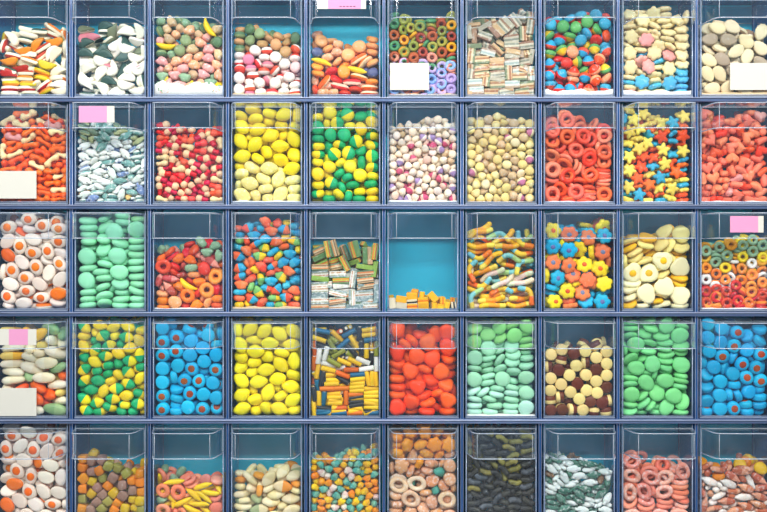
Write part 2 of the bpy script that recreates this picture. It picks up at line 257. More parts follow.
# ---------------------------------------------------------------- colours: palette -> (colours of the slots, sugar 0..1, gloss, look in words)
def h(s): return tuple(int(s[i:i + 2], 16) / 255 for i in (0, 2, 4))
PAL = {
'cr_red': (['f0e6cc', 'b8321e'], 0, .5, 'cream-backed red'), 'cr_green': (['efe6cc', '2c4a38'], 0, .5, 'cream-backed dark green'),
'cr_orange': (['f3e4c4', 'e88a3a'], 0, .5, 'cream-backed orange'), 'cr_cream': (['f4ead2', 'efe2c4'], 0, .5, 'cream'), 'cr_yellow': (['d8c23a', 'ef9a24'], 0, .5, 'amber yellow'),
'tr_white': (['f0ead8', 'ebe6d4'], 0, .5, 'white'), 'tr_green': (['efe9d6', '35524a'], 0, .5, 'white-backed dark green'),
'tr_pink': (['eee6da', 'cf7f86'], 0, .5, 'white-backed pink'), 'tr_olive': (['e6e0c8', '7c8468'], 0, .5, 'white-backed olive'),
'yellow': (['f7cf1c'], .05, .5, 'bright yellow'), 'yellow2': (['f7d81a', 'f5d420'], .05, .5, 'all-yellow'),
'pk_pale': (['ecaaa2'], .35, .3, 'sugared pink'), 'pe_pale': (['f0b088'], .35, .3, 'sugared peach'), 'sage': (['8fb08c'], .2, .3, 'sage green'), 'tan': (['d2b48a'], .25, .3, 'tan'),
'bt_red': (['f4e6dc', 'e8604c'], .1, .4, 'white-backed coral'), 'bt_white': (['f6efe4', 'f6eadf'], .1, .4, 'white'), 'bt_pink': (['f0c8c4', 'e0889a'], .1, .4, 'pink'),
'bt_green': (['8fa070', '5f7c58'], .1, .4, 'mossy green'), 'bt_tan': (['d8a874', 'c09868'], .1, .4, 'tan brown'), 'bt_violet': (['5a5f86', '474c70'], .1, .4, 'slate violet'),
'sl_orange': (['f7d9b0', 'f0762c'], .1, .4, 'pale-backed orange'), 'sl_red': (['f2cdb0', 'd8442a'], .1, .4, 'pale-backed red'), 'sl_peach': (['f4b07c', 'efa268'], .15, .4, 'peach'),
'sl_cola': (['dc9c6c', 'e8b088'], .4, .3, 'sugared brown-pink'),
'olive': (['a8a044', '8f9440'], .1, .3, 'olive'), 'rust': (['b4603a', 'a85034'], .1, .3, 'rust red'), 'fadedgreen': (['5f9a66', '4f8c60'], .1, .3, 'faded green'),
'amber': (['e2a838', 'dc9c30'], .1, .3, 'amber'), 'lilac': (['c0a8d4', 'b49cd0'], .2, .3, 'lilac'), 'paleblue': (['86a8dc', '94b0e0'], .2, .3, 'pale blue'), 'coralpale': (['e89a84', 'e09080'], .2, .3, 'pale coral'),
'be_brown': (['cfae84', 'a87a58', 'd8c29c', '7f8a6a'], .25, .3, 'brown striped sugared'), 'be_grey': (['b8b09a', '8a8c7c', 'd0c6ae', '9c7a62'], .25, .3, 'grey striped sugared'),
'be_ice': (['ccd0c4', 'aab8b4', 'd8d4c8', 'b8a088'], .3, .3, 'pale icy striped'),
'dr_bluered': (['d8503c', '3fa4cc'], .15, .4, 'blue-topped red'), 'dr_yelgreen': (['5fa860', 'f0cc2c'], .15, .4, 'yellow-topped green'),
'dr_redorange': (['f0a078', 'e8583c'], .25, .4, 'red-topped orange'), 'dr_redblue': (['4aa4c4', 'dc5844'], .15, .4, 'red-topped blue'),
'cream': (['ecd8a4'], .15, .3, 'cream'), 'skyblue': (['5fb4d8'], .15, .3, 'sky blue'), 'rosefade': (['e8a49a'], .15, .3, 'dusty rose'),
'sh_cream': (['e0cca4', 'ecdcc0'], .05, .5, 'cream'), 'sh_grey': (['b09c84', 'c8c0a8'], .05, .5, 'grey-beige'), 'sh_brown': (['e4d4b0', '9a7c5c'], .05, .5, 'brown-faced'), 'sh_orange': (['ecd8b0', 'e8a860'], .05, .5, 'orange-faced'),
'vermilion': (['f86c24'], .03, .5, 'orange-red'), 'creamwarm': (['f6dca8', 'f0d0a0'], .03, .4, 'warm cream'), 'crimson': (['f2c8a0', 'd2283c'], .03, .5, 'crimson'), 'coral': (['f2705a', 'ec5040'], .03, .5, 'coral'),
'fi_white': (['f0efe6', 'e6eae4'], .5, .2, 'sugar-white'), 'fi_teal': (['dfe6dc', '7aa8a0'], .4, .2, 'white-backed teal'), 'fi_blue': (['e0e4e8', '7a90bc'], .4, .2, 'white-backed blue'),
'fi_olive': (['b8bc8c', '7c9078'], .2, .3, 'olive green'), 'fi_orange': (['e8c080', 'dc9858'], .2, .3, 'orange-tan'),
'lemon': (['fbe034'], .04, .4, 'yellow'), 'lemondust': (['faec94'], .3, .3, 'sugar-dusted pale yellow'), 'lemonbright': (['ffea1a'], .02, .4, 'bright yellow'),
'yelgreen': (['2eb070', 'f8dc1c'], .02, .4, 'half-yellow half-green'), 'green2': (['1fa86c', '34b070'], .02, .4, 'green'),
'creampale': (['f2dcc0', 'f6e6d2'], .15, .3, 'pale cream'), 'ro_pink': (['efc8b4', 'd4607c'], .15, .3, 'pink-capped'), 'ro_lilac': (['ecd8cc', 'a488b4'], .15, .3, 'lilac-capped'),
'creamyel': (['ecd48c', 'f2e0a4'], .1, .3, 'cream-yellow'), 'to_teal': (['ecd9a0', '4c98a4'], .1, .3, 'teal-tipped'), 'to_pink': (['ecd9b0', 'c87c9c'], .1, .3, 'pink-tipped'),
'coralred': (['ea6444', 'f07050'], .08, .4, 'coral red'), 'coralbright': (['f48464', 'f69878'], .1, .4, 'light coral'),
'starorange': (['f4703c'], .1, .3, 'orange'), 'staryellow': (['f2d868'], .1, .3, 'pale yellow'), 'starblue': (['44a8c8'], .1, .3, 'blue'),
'coralpink': (['f48c6c', 'f69c80'], .1, .4, 'coral pink'),
'eg_orange': (['f0dccb', 'f4782a'], .02, .5, 'white-and-orange'), 'eg_orangetop': (['f4e6d4', 'f07a34'], .02, .5, 'orange-topped white'), 'eg_white': (['eddccf', 'efe0d6'], .02, .5, 'white'),
'mint': (['9ce2b6'], .02, .3, 'mint green'), 'mintwarm': (['a8e8a8'], .02, .3, 'warm mint'),
'redfade': (['dc4a3c', 'e05c44'], .1, .4, 'red'), 'amberorange': (['f49044', 'f6a050'], .15, .4, 'orange'), 'orange': (['f28030'], .1, .4, 'orange'), 'bo_cola': (['b85048', 'e09080'], .2, .4, 'red-brown'),
'td_orangeblue': (['f0704c', '3fa4c8'], .12, .3, 'half-blue half-orange'), 'td_orange': (['f4704c', 'f6825c'], .12, .3, 'orange'), 'td_yelgreen': (['84c070', 'f6cc34'], .12, .3, 'half-yellow half-green'), 'td_blue': (['38a4cc', '50b4d0'], .12, .3, 'blue'),
'be_rain': (['8fae54', 'e88c4c', 'c8c050', 'b06848', '6a8c5c'], .12, .3, 'green-and-orange striped'), 'be_brown5': (['c0a078', '8c6c50', 'd8c29c', 'e09060', '6f8468'], .2, .3, 'brown striped'),
'be_dust': (['e0dccc', 'd09c7c', 'f0ece0', 'a8a890', '90a4a4'], .5, .2, 'sugar-dusted striped'),
'br_yellow': (['f6b810', 'f8c418', 'f4b00c'], 0, .5, 'golden yellow'), 'br_orange': (['f6b414', 'f07c20', 'f6b414'], 0, .5, 'orange-striped yellow'), 'br_black': (['d8ccb0', '2c2e2c', 'e6d8b4'], 0, .5, 'black-striped cream'),
'wo_yellow': (['f8c030', 'f6a030', 'f2d860'], .15, .4, 'yellow-orange'), 'wo_green': (['a8cc84', '80c0c0', 'f0d460'], .2, .4, 'green-blue-yellow'),
'wo_pale': (['f0d8b4', 'e8c8bc', 'd8dcb4'], .35, .3, 'sugared pale'), 'wo_orange': (['f4803c', 'f4cc50', '78bcc8'], .15, .4, 'orange-yellow-blue'),
'fl_yellow': (['f8dc28', 'f8dc28', 'e86c38'], .02, .4, 'yellow'), 'fl_blue': (['38b4d8', '38b4d8', '6c74a8'], .02, .4, 'turquoise'), 'fl_orange': (['f68858', 'f68858', '78809c'], .02, .4, 'orange'),
'fe_cream': (['f6ecbc', 'f8eec4', 'f8bc20'], .02, .5, 'cream'), 'creamyel2': (['f6e290'], .02, .4, 'cream-yellow'), 'yellowdeep': (['f6bc24'], .02, .4, 'deep yellow'), 'pinkpale': (['e8b0b0'], .02, .4, 'pale pink'),
'redring': (['cc3c30', 'd84c3c'], .2, .4, 'red'), 'sugarwhite': (['f2ece4', 'f4efe8'], .5, .2, 'sugar-white'),
'bo_cream': (['f4e6c4', 'f8eed4'], .02, .5, 'cream'), 'bo_orange': (['f46c24', 'ee5c1c'], .02, .5, 'orange-red'), 'bo_green': (['8cb47c', 'a4c48c'], .02, .5, 'sage green'), 'bo_yellow': (['f4c040', 'f4d878'], .02, .5, 'amber yellow'),
'bl_blue': (['08b2dc', '10b8e0', 'a84e24'], .02, .4, 'blue'), 'bl_blue2': (['06a8d6', '0eb0da', 'b45428'], .02, .4, 'blue'),
'rd_yellow': (['f6c41c', 'f4ead0'], 0, .5, 'yellow'), 'rd_black': (['2e3030', 'f0e6cc'], 0, .5, 'black'), 'rd_orange': (['e8803c', 'f0e6cc'], 0, .5, 'orange'), 'rd_olive': (['94983c', 'e4dcb4'], 0, .5, 'olive'),
'rd_dust': (['f4efe4', 'f6f2ea'], .4, .2, 'sugar-white'), 'rd_blue': (['2c6c8c', 'e4dcc8'], 0, .5, 'blue'),
'redorange': (['ff5c06'], .02, .4, 'orange-red'),
'mintlime': (['98dc84'], .03, .3, 'lime-mint'), 'mintpale': (['aee4c0'], .04, .3, 'pale mint'), 'mintice': (['c0ecd6'], .12, .3, 'icy mint'), 'mintgreen': (['88da90'], .02, .3, 'mint green'),
'cy_cream': (['6a3214', 'f6dc94'], 0, .5, 'cream-and-brown'),
'gm_orange': (['e88c28'], .1, .4, 'orange'), 'gm_yellow': (['d8b42c'], .1, .4, 'yellow'), 'gm_green': (['9a9448'], .1, .4, 'olive green'), 'gm_mauve': (['a07c6c'], .1, .4, 'mauve-brown'),
'pkpeach': (['ec8070', 'f0a090'], .1, .4, 'pink'),
'ov_cream': (['f2e4bc', 'ecdca8'], .05, .4, 'cream'), 'ov_orange': (['f0dcb0', 'f0a450'], .05, .4, 'cream-and-orange'), 'ov_green': (['ecdcb0', 'a8b484'], .05, .4, 'cream-and-sage'),
'bi_orange': (['f49024', 'f0a03c'], .1, .4, 'orange'), 'bi_yellow': (['f8cc24', 'f4b820'], .1, .4, 'yellow'), 'bi_teal': (['58a89c', '7cb8a0'], .1, .4, 'teal'), 'bi_white': (['f0e0d0', 'e8c8c0'], .15, .4, 'pale'),
'amberclear': (['f0a040'], .1, .5, 'amber'), 'sugaramber': (['eac6a2', 'efd3b6'], .35, .2, 'sugar-crusted'), 'cola': (['dea27a'], .35, .4, 'sugared brown'), 'tealclear': (['4c9c88'], .05, .5, 'teal'),
'tw_olive': (['8c8440', '787238'], .05, .5, 'olive'), 'tw_black': (['26282a', '34342e'], .03, .5, 'black'), 'tw_grey': (['565c64', '40464c'], .1, .5, 'slate grey'),
'fi_darkgreen': (['4c7c6c', '3c6c5c'], .35, .3, 'dark green sugared'), 'fi_snow': (['dce6e2', 'e8eeea'], .5, .2, 'sugar-white'), 'fi_brown': (['7c6048', '8c6c50'], .2, .3, 'brown'),
'coralsugar': (['f09c88', 'f4b09c'], .4, .3, 'sugared coral'),
'bo_brown': (['c06c4c', 'e0a080'], .3, .3, 'brown-pink'), 'bo_sugar': (['e8d8cc', 'f0e8e0'], .5, .2, 'sugar-white'), 'bigorange': (['f29838', 'ec8c30'], .1, .4, 'orange'), 'bigyellow': (['f4c838', 'f0bc30'], .1, .4, 'yellow'),
}
# shape -> (name of the thing, noun used in its label, names of the child parts come with the shape)
NOUN = {
'croc': ('foam_back_gummy', 'gummy'), 'tri': ('white_back_gummy', 'foam gummy'), 'banana': ('banana_candy', 'banana candy'), 'blob': ('sugared_gummy', 'gummy'), 'button': ('button_candy', 'button candy'),
'slice': ('gummy_slice', 'gummy slice'), 'ring22': ('small_fruit_ring', 'small ring'), 'ring24': ('sugared_fruit_ring', 'small ring'), 'ring42': ('coral_ring', 'ring'), 'ring38': ('large_gummy_ring', 'large ring'), 'ovalring': ('oval_gummy_ring', 'oval ring'),
'belt': ('sour_brick', 'sour brick'), 'beltlong': ('long_sour_brick', 'sour brick'), 'tinybrick': ('liquorice_brick', 'liquorice brick'), 'drop32': ('gummy_drop', 'gummy drop'), 'drop21': ('candy_drop', 'small drop'), 'tooth': ('cream_drop', 'small drop'),
'bit': ('gummy_bit', 'gummy bit'), 'flower40': ('foam_flower', 'flower candy'), 'flowerc': ('candy_flower', 'flower candy'), 'shell': ('shell_candy', 'shell candy'), 'bone': ('gummy_bone', 'gummy bone'), 'bonesmall': ('small_gummy_bone', 'gummy bone'),
'fish': ('fish_gummy', 'fish gummy'), 'lemon': ('lemon_candy', 'lemon-shaped candy'), 'disc35': ('round_gummy', 'round gummy'), 'star': ('candy_star', 'star candy'), 'heart': ('candy_heart', 'heart candy'), 'egg': ('foam_egg', 'oval foam egg'), 'eggback': ('plain_foam_egg', 'oval foam egg'),
'disc46': ('large_foam_disc', 'large foam disc'), 'disc40': ('pale_foam_disc', 'foam disc'), 'disc45': ('green_foam_disc', 'foam disc'), 'peach': ('gummy_disc', 'gummy disc'), 'teddy': ('chubby_gummy', 'gummy'),
'worm': ('gummy_worm', 'gummy worm'), 'worm2': ('curly_gummy_worm', 'curly gummy worm'), 'friedegg': ('fried_egg_candy', 'fried-egg candy'), 'foamheart': ('foam_clover', 'foam candy'), 'bigoval': ('large_oval_candy', 'large oval candy'),
'frog': ('pointed_gummy', 'pointed gummy'), 'bluedisc': ('blue_candy_disc', 'brown-centred disc'), 'rod': ('liquorice_rod', 'liquorice rod'), 'redoval': ('foam_lump', 'foam candy'), 'cyl': ('caramel_button', 'caramel button'),
'gum': ('gumdrop', 'gumdrop'), 'stick': ('stick_candy', 'stick candy'), 'oval': ('oval_candy', 'pointed oval candy'), 'pretzel': ('crusted_ring', 'large ring'), 'bigbear': ('star_gummy', 'star-shaped gummy'), 'twist': ('liquorice_twist', 'liquorice twist'), 'bottle': ('gummy_bottle', 'bottle gummy'),
}
# where every sweet lies: bin: (kind, x mm, y mm, z mm, turn, ...)
PLACES = {
(0,0): (3,23,6,7,999,2,35,78,7,4,1,75,5,7,999,3,107,31,5,592,3,144,30,7,11,3,131,76,7,999,3,22,63,7,998,3,70,74,7,998,0,109,6,27,888,3,63,27,7,3,3,149,7,5,585,2,143,74,23,5,1,23,41,7,1,0,66,5,20,999,0,63,50,7,994,4,116,6,13,62,0,150,67,7,3,2,94,55,5,592,2,99,75,17,838,0,143,88,5,603,2,22,30,9,567,2,104,45,5,383,1,149,32,18,539,3,164,72,18,489,4,72,6,33,1,0,89,18,28,101,0,23,7,20,999,0,149,7,27,539,0,148,20,22,539,4,27,5,33,999,2,114,26,31,134,1,146,73,37,4,4,103,18,48,16,2,65,6,46,1,2,166,26,43,967,0,23,8,55,603,3,143,5,49,6,0,24,20,45,830,0,66,6,60,1,3,165,90,51,544,0,148,63,63,976,1,99,30,42,475,3,149,7,61,567,2,159,87,79,548,1,63,29,53,549,4,105,6,62,970,3,130,28,57,485,1,165,47,48,553,1,23,6,67,34,1,136,19,67,34,4,122,7,82,521,0,95,46,74,26,3,165,17,75,499,4,23,8,92,585,3,91,19,67,18,1,166,60,77,903,1,109,31,85,400,4,23,24,79,784,0,52,8,73,585,0,47,31,61,649,0,99,26,91,98,3,164,89,132,544,3,82,50,81,827,3,58,20,84,603,3,156,67,109,701,1,137,32,82,666,3,153,56,88,939,0,43,26,98,795,0,166,45,102,885,1,138,19,83,666,0,32,6,102,987,2,142,7,103,430,3,19,23,118,915,2,77,6,91,34,2,152,30,106,793,3,74,6,106,1,3,165,6,120,516,0,8,14,131,598,2,58,7,118,585,3,132,8,107,430,0,110,12,107,133,0,6,38,107,2,0,166,49,124,991,1,75,21,130,549,0,90,38,108,827,0,164,80,161,417,0,36,19,125,952,1,156,52,139,4,4,8,32,145,526,0,30,8,145,467,2,98,8,130,584,1,137,15,130,149,1,37,23,139,90,0,109,6,122,80,4,153,64,151,514,1,44,33,146,684,4,137,8,141,585,0,82,32,132,136,2,165,14,146,508,3,147,39,153,1,3,51,17,158,674,1,63,6,142,16,3,73,6,154,988,2,77,30,153,391,3,70,14,168,988,0,137,18,155,953,1,109,26,154,794,4,67,60,157,550,1,101,6,164,1,2,105,38,166,88,2,139,6,168,90,2,151,29,169,933,1,125,26,174,107),
(0,1): (1,22,18,6,1,1,18,61,7,989,1,111,22,6,4,1,79,88,19,403,0,118,53,6,461,0,22,7,29,458,1,51,31,6,990,1,80,25,6,713,1,114,77,7,998,0,149,7,6,585,0,153,79,6,0,1,46,18,19,1,1,21,33,15,33,0,98,61,17,471,1,87,60,7,7,1,152,74,18,998,1,44,69,13,57,1,22,88,18,476,1,83,37,15,177,1,124,30,20,976,1,165,40,6,489,1,24,7,44,485,1,60,7,18,467,1,136,19,12,503,0,154,31,26,921,0,21,19,39,981,1,98,7,6,539,0,89,45,24,865,0,123,7,33,521,0,128,89,26,80,0,49,24,31,982,1,46,23,49,613,1,62,80,21,324,1,104,20,29,976,1,80,7,35,603,2,6,18,94,612,1,164,11,43,417,1,166,71,30,990,1,7,25,73,444,0,90,19,53,630,0,81,25,37,593,1,152,14,47,590,2,103,27,53,595,0,61,7,54,430,1,124,7,44,539,2,7,62,73,517,0,7,61,53,891,2,137,40,61,149,1,166,69,43,991,0,151,88,109,494,2,165,76,66,687,1,109,14,66,296,0,165,42,68,553,0,133,22,79,62,2,150,18,74,62,1,32,19,84,431,0,150,40,91,550,0,98,35,74,684,1,65,31,79,112,0,154,7,75,412,2,74,19,84,75,1,85,7,71,576,0,100,30,91,794,1,159,48,94,654,0,39,19,106,603,1,118,19,95,585,1,138,31,101,957,0,165,17,109,544,0,28,7,68,567,1,110,7,103,421,1,134,7,76,412,1,105,29,113,918,0,156,65,100,884,1,64,7,93,521,2,98,15,107,341,3,76,48,121,829,3,62,24,119,75,0,165,77,124,435,0,30,47,129,97,1,23,7,105,603,1,19,35,133,41,1,71,7,102,603,2,117,27,121,953,0,149,43,128,276,0,149,7,100,521,3,21,27,121,411,0,125,7,125,521,1,113,75,176,459,1,164,72,162,453,1,24,7,132,567,3,93,26,139,849,3,153,24,121,240,1,43,32,143,166,1,57,7,119,421,3,79,24,146,924,2,150,10,143,159,2,40,7,144,567,1,166,34,143,979,1,121,18,138,292,2,17,19,148,311,3,110,28,168,213,1,71,21,165,994,1,52,18,152,976,1,106,57,173,939,3,92,13,164,729,2,149,18,166,993,1,149,21,154,999,3,20,18,169,166,2,50,49,173,20,2,96,7,134,412,2,74,18,178,21,1,150,47,161,900,1,122,7,159,539,2,74,49,177,450,1,122,35,175,113,1,73,7,172,567,1,166,7,164,431,1,150,44,175,882),
(0,2): (3,47,29,27,999,1,82,78,27,4,2,138,32,27,998,2,117,14,30,680,1,155,76,27,3,2,89,56,28,312,1,62,11,29,521,1,127,84,28,539,2,92,13,28,429,1,162,49,28,571,1,33,10,30,566,3,105,40,29,510,3,10,16,29,471,3,76,33,29,108,3,139,10,35,521,2,162,23,30,462,3,57,78,27,4,3,119,61,32,690,1,104,81,30,462,1,158,39,49,730,1,13,36,47,40,1,92,38,45,943,3,162,81,48,453,1,158,57,57,749,3,18,10,52,585,3,141,27,54,242,1,34,30,50,607,1,115,28,45,720,2,58,30,50,468,1,49,10,55,585,3,162,75,72,571,1,121,10,56,485,2,159,10,54,512,3,75,10,48,521,3,160,68,97,484,1,12,25,68,48,2,158,32,72,995,2,158,11,80,485,1,71,14,72,148,1,81,39,63,827,4,32,41,75,629,4,95,15,57,788,2,54,28,72,74,1,134,12,72,935,1,95,33,76,772,1,139,34,88,165,2,98,10,80,603,1,64,31,95,665,4,116,28,88,885,2,109,52,86,811,3,160,49,96,548,2,32,14,73,797,1,134,10,97,603,2,53,10,89,567,2,160,83,146,335,1,16,10,89,603,3,139,32,110,992,2,31,36,103,700,2,110,16,103,79,1,160,29,96,594,4,88,30,100,970,4,159,10,106,612,1,75,46,114,227,3,162,66,127,462,1,135,10,119,539,3,42,19,108,418,2,160,27,129,548,2,80,10,96,549,5,157,45,123,467,5,15,15,108,983,1,12,47,155,20,5,96,35,121,61,4,93,10,119,539,5,15,31,125,989,4,99,77,191,622,4,162,81,175,462,5,62,9,116,521,3,119,30,129,512,1,12,20,142,20,2,71,28,129,630,4,162,58,151,444,5,77,10,141,503,5,142,31,140,616,5,94,29,138,959,2,113,10,136,485,2,44,26,132,386,5,156,10,137,567,5,12,15,165,290,3,61,35,155,4,1,32,34,149,871,3,119,48,168,611,1,128,21,150,798,4,108,23,158,145,2,85,29,159,576,3,136,55,184,252,3,92,55,188,472,4,27,56,179,215,4,162,32,157,426,4,143,38,166,599,4,35,10,145,485,0,28,6,128,159,2,51,14,157,162,3,57,55,194,498,5,121,26,176,219,4,29,14,171,272,4,41,10,189,476,3,158,55,175,840,5,54,30,195,824,2,86,10,167,421,0,136,7,172,604,3,14,14,189,997,4,62,16,173,880,3,96,32,179,917,3,41,35,175,541,3,77,17,186,862,4,156,13,170,468,0,162,18,23,572,3,15,12,12,923,5,15,14,10,8,2,13,12,14,277,3,159,16,13,524,5,70,11,15,448,1,13,12,17,423,1,159,14,14,506,1,158,13,14,609,0,161,14,25,236,3,17,11,13,684,3,12,15,12,379,5,14,12,15,677,1,158,16,11,989,5,14,14,13,114,5,15,12,14,674,1,159,11,13,540,1,29,12,15,519,5,11,15,14,716,1,158,13,13,184,2,29,15,12,787,1,160,15,13,201,1,27,13,15,853,3,159,13,16,817,5,142,15,14,634,3,29,13,15,214,2,159,15,13,834,2,160,16,13,932,0,29,7,28,498,5,48,14,14,795,5,158,13,15,338,3,29,13,17,289,2,86,13,14,281,5,146,14,13,76,1,29,12,12,202,5,86,13,15,704,1,49,16,13,326,5,29,12,14,677,0,86,22,21,799,2,148,13,14,111),
(0,3): (1,15,10,18,494,1,15,33,12,996,2,15,65,12,996,2,41,22,10,5,1,37,51,16,936,1,39,80,12,1,1,69,15,12,999,1,106,43,12,998,0,67,71,12,995,1,127,16,13,12,2,131,50,17,188,1,100,71,12,1,0,156,15,12,999,2,153,59,12,3,0,156,82,17,231,0,16,9,47,503,2,16,31,30,1,0,42,17,23,997,2,61,42,16,845,0,98,15,12,1,2,83,46,17,553,1,129,26,29,10,1,109,61,30,42,0,128,79,12,997,1,156,15,29,11,0,156,40,23,865,0,156,60,34,766,0,16,15,69,911,0,15,33,47,14,1,41,20,38,991,0,67,9,35,485,1,102,33,30,25,1,106,10,34,585,0,141,9,49,539,0,157,34,44,997,0,157,80,41,893,0,16,38,68,322,0,50,15,55,994,0,37,40,58,426,2,83,23,43,769,0,64,33,31,91,0,118,26,48,51,2,156,31,62,9,0,156,59,56,993,0,15,24,88,994,0,16,54,87,993,2,44,16,72,5,2,60,37,57,270,0,92,35,51,306,2,85,57,44,274,2,130,26,69,758,1,108,44,65,2,2,157,10,74,576,2,157,66,75,985,1,15,19,105,996,2,39,9,93,603,1,57,52,81,937,0,77,15,65,3,0,81,41,72,121,0,105,15,67,171,1,108,41,82,1,1,130,10,82,567,0,156,33,79,3,3,16,15,122,4,1,16,43,120,993,1,56,9,116,503,0,41,30,109,22,2,87,15,81,3,0,80,42,91,84,1,130,28,94,67,1,109,61,93,711,0,156,14,97,49,2,156,80,88,31,4,15,16,139,991,3,16,44,137,992,4,40,28,129,131,2,62,33,115,344,0,56,51,101,112,1,79,15,99,1,0,61,24,86,770,1,107,10,99,448,4,132,10,113,458,1,157,54,96,936,3,16,15,156,3,3,43,12,142,739,2,53,49,133,767,0,85,15,116,999,0,102,32,100,937,2,84,38,121,767,4,108,10,131,503,3,112,26,119,630,0,157,15,119,841,2,157,38,109,902,0,156,80,106,982,3,15,43,155,974,3,41,14,170,405,3,40,35,156,690,4,73,16,134,2,3,77,56,138,163,4,89,23,147,915,3,132,43,124,986,3,157,31,132,69,2,157,57,123,321,4,157,81,129,151,4,16,34,172,994,4,57,30,173,326,3,62,32,150,994,3,67,10,158,594,4,114,16,152,53,3,136,53,145,61,4,132,21,138,152,3,157,35,151,69,4,79,49,161,235,3,100,40,161,218,3,157,9,147,530,4,130,42,157,941),
(0,4): (0,45,71,8,999,0,94,85,7,457,6,135,44,10,4,3,10,26,17,535,3,86,18,9,2,6,160,81,13,625,1,77,44,8,10,4,106,47,8,996,6,160,39,10,2,4,17,84,18,566,4,134,78,8,3,3,38,40,8,999,6,57,14,10,997,4,155,61,17,366,6,10,62,11,344,1,73,7,25,988,1,147,7,8,999,6,30,12,10,6,0,147,7,23,999,0,34,45,23,131,6,129,33,30,230,3,112,17,18,987,6,159,78,40,12,3,99,46,23,26,1,104,7,36,1,4,154,18,38,1,6,43,22,27,68,6,155,45,30,447,3,67,39,32,311,0,121,8,49,987,0,24,48,45,886,3,154,87,65,485,0,32,8,38,243,6,10,27,46,444,3,64,17,45,918,0,118,74,50,79,1,94,37,49,301,2,155,36,52,46,6,44,38,46,145,4,71,44,56,17,4,155,72,85,512,7,120,43,45,157,3,52,18,64,29,7,156,11,60,557,5,30,46,61,920,2,155,86,108,530,4,42,49,72,864,7,137,27,63,871,4,83,8,62,494,4,126,68,90,595,4,18,16,60,57,4,66,44,75,954,3,93,53,93,503,4,17,17,78,112,2,155,47,78,990,2,44,51,98,774,7,17,31,98,983,2,70,49,102,371,2,109,34,63,23,5,116,7,67,34,6,43,26,81,607,6,42,15,100,940,2,156,17,86,62,2,95,30,75,869,2,123,42,80,53,5,27,6,86,684,4,84,28,87,868,2,66,18,89,815,0,136,7,88,118,6,52,34,108,695,0,120,7,95,80,2,36,55,139,38,2,154,57,103,494,7,16,10,111,521,6,65,10,112,539,2,43,20,122,45,6,10,50,148,544,2,94,9,105,539,2,110,31,116,91,2,155,41,102,612,2,122,8,125,521,2,66,43,128,955,6,138,57,132,637,6,158,48,129,18,2,49,30,144,993,2,129,33,121,217,2,18,28,134,276,6,70,14,132,989,2,95,56,131,183,2,155,18,113,20,2,26,11,140,630,2,154,19,129,19,6,14,27,158,866,2,155,18,145,20),
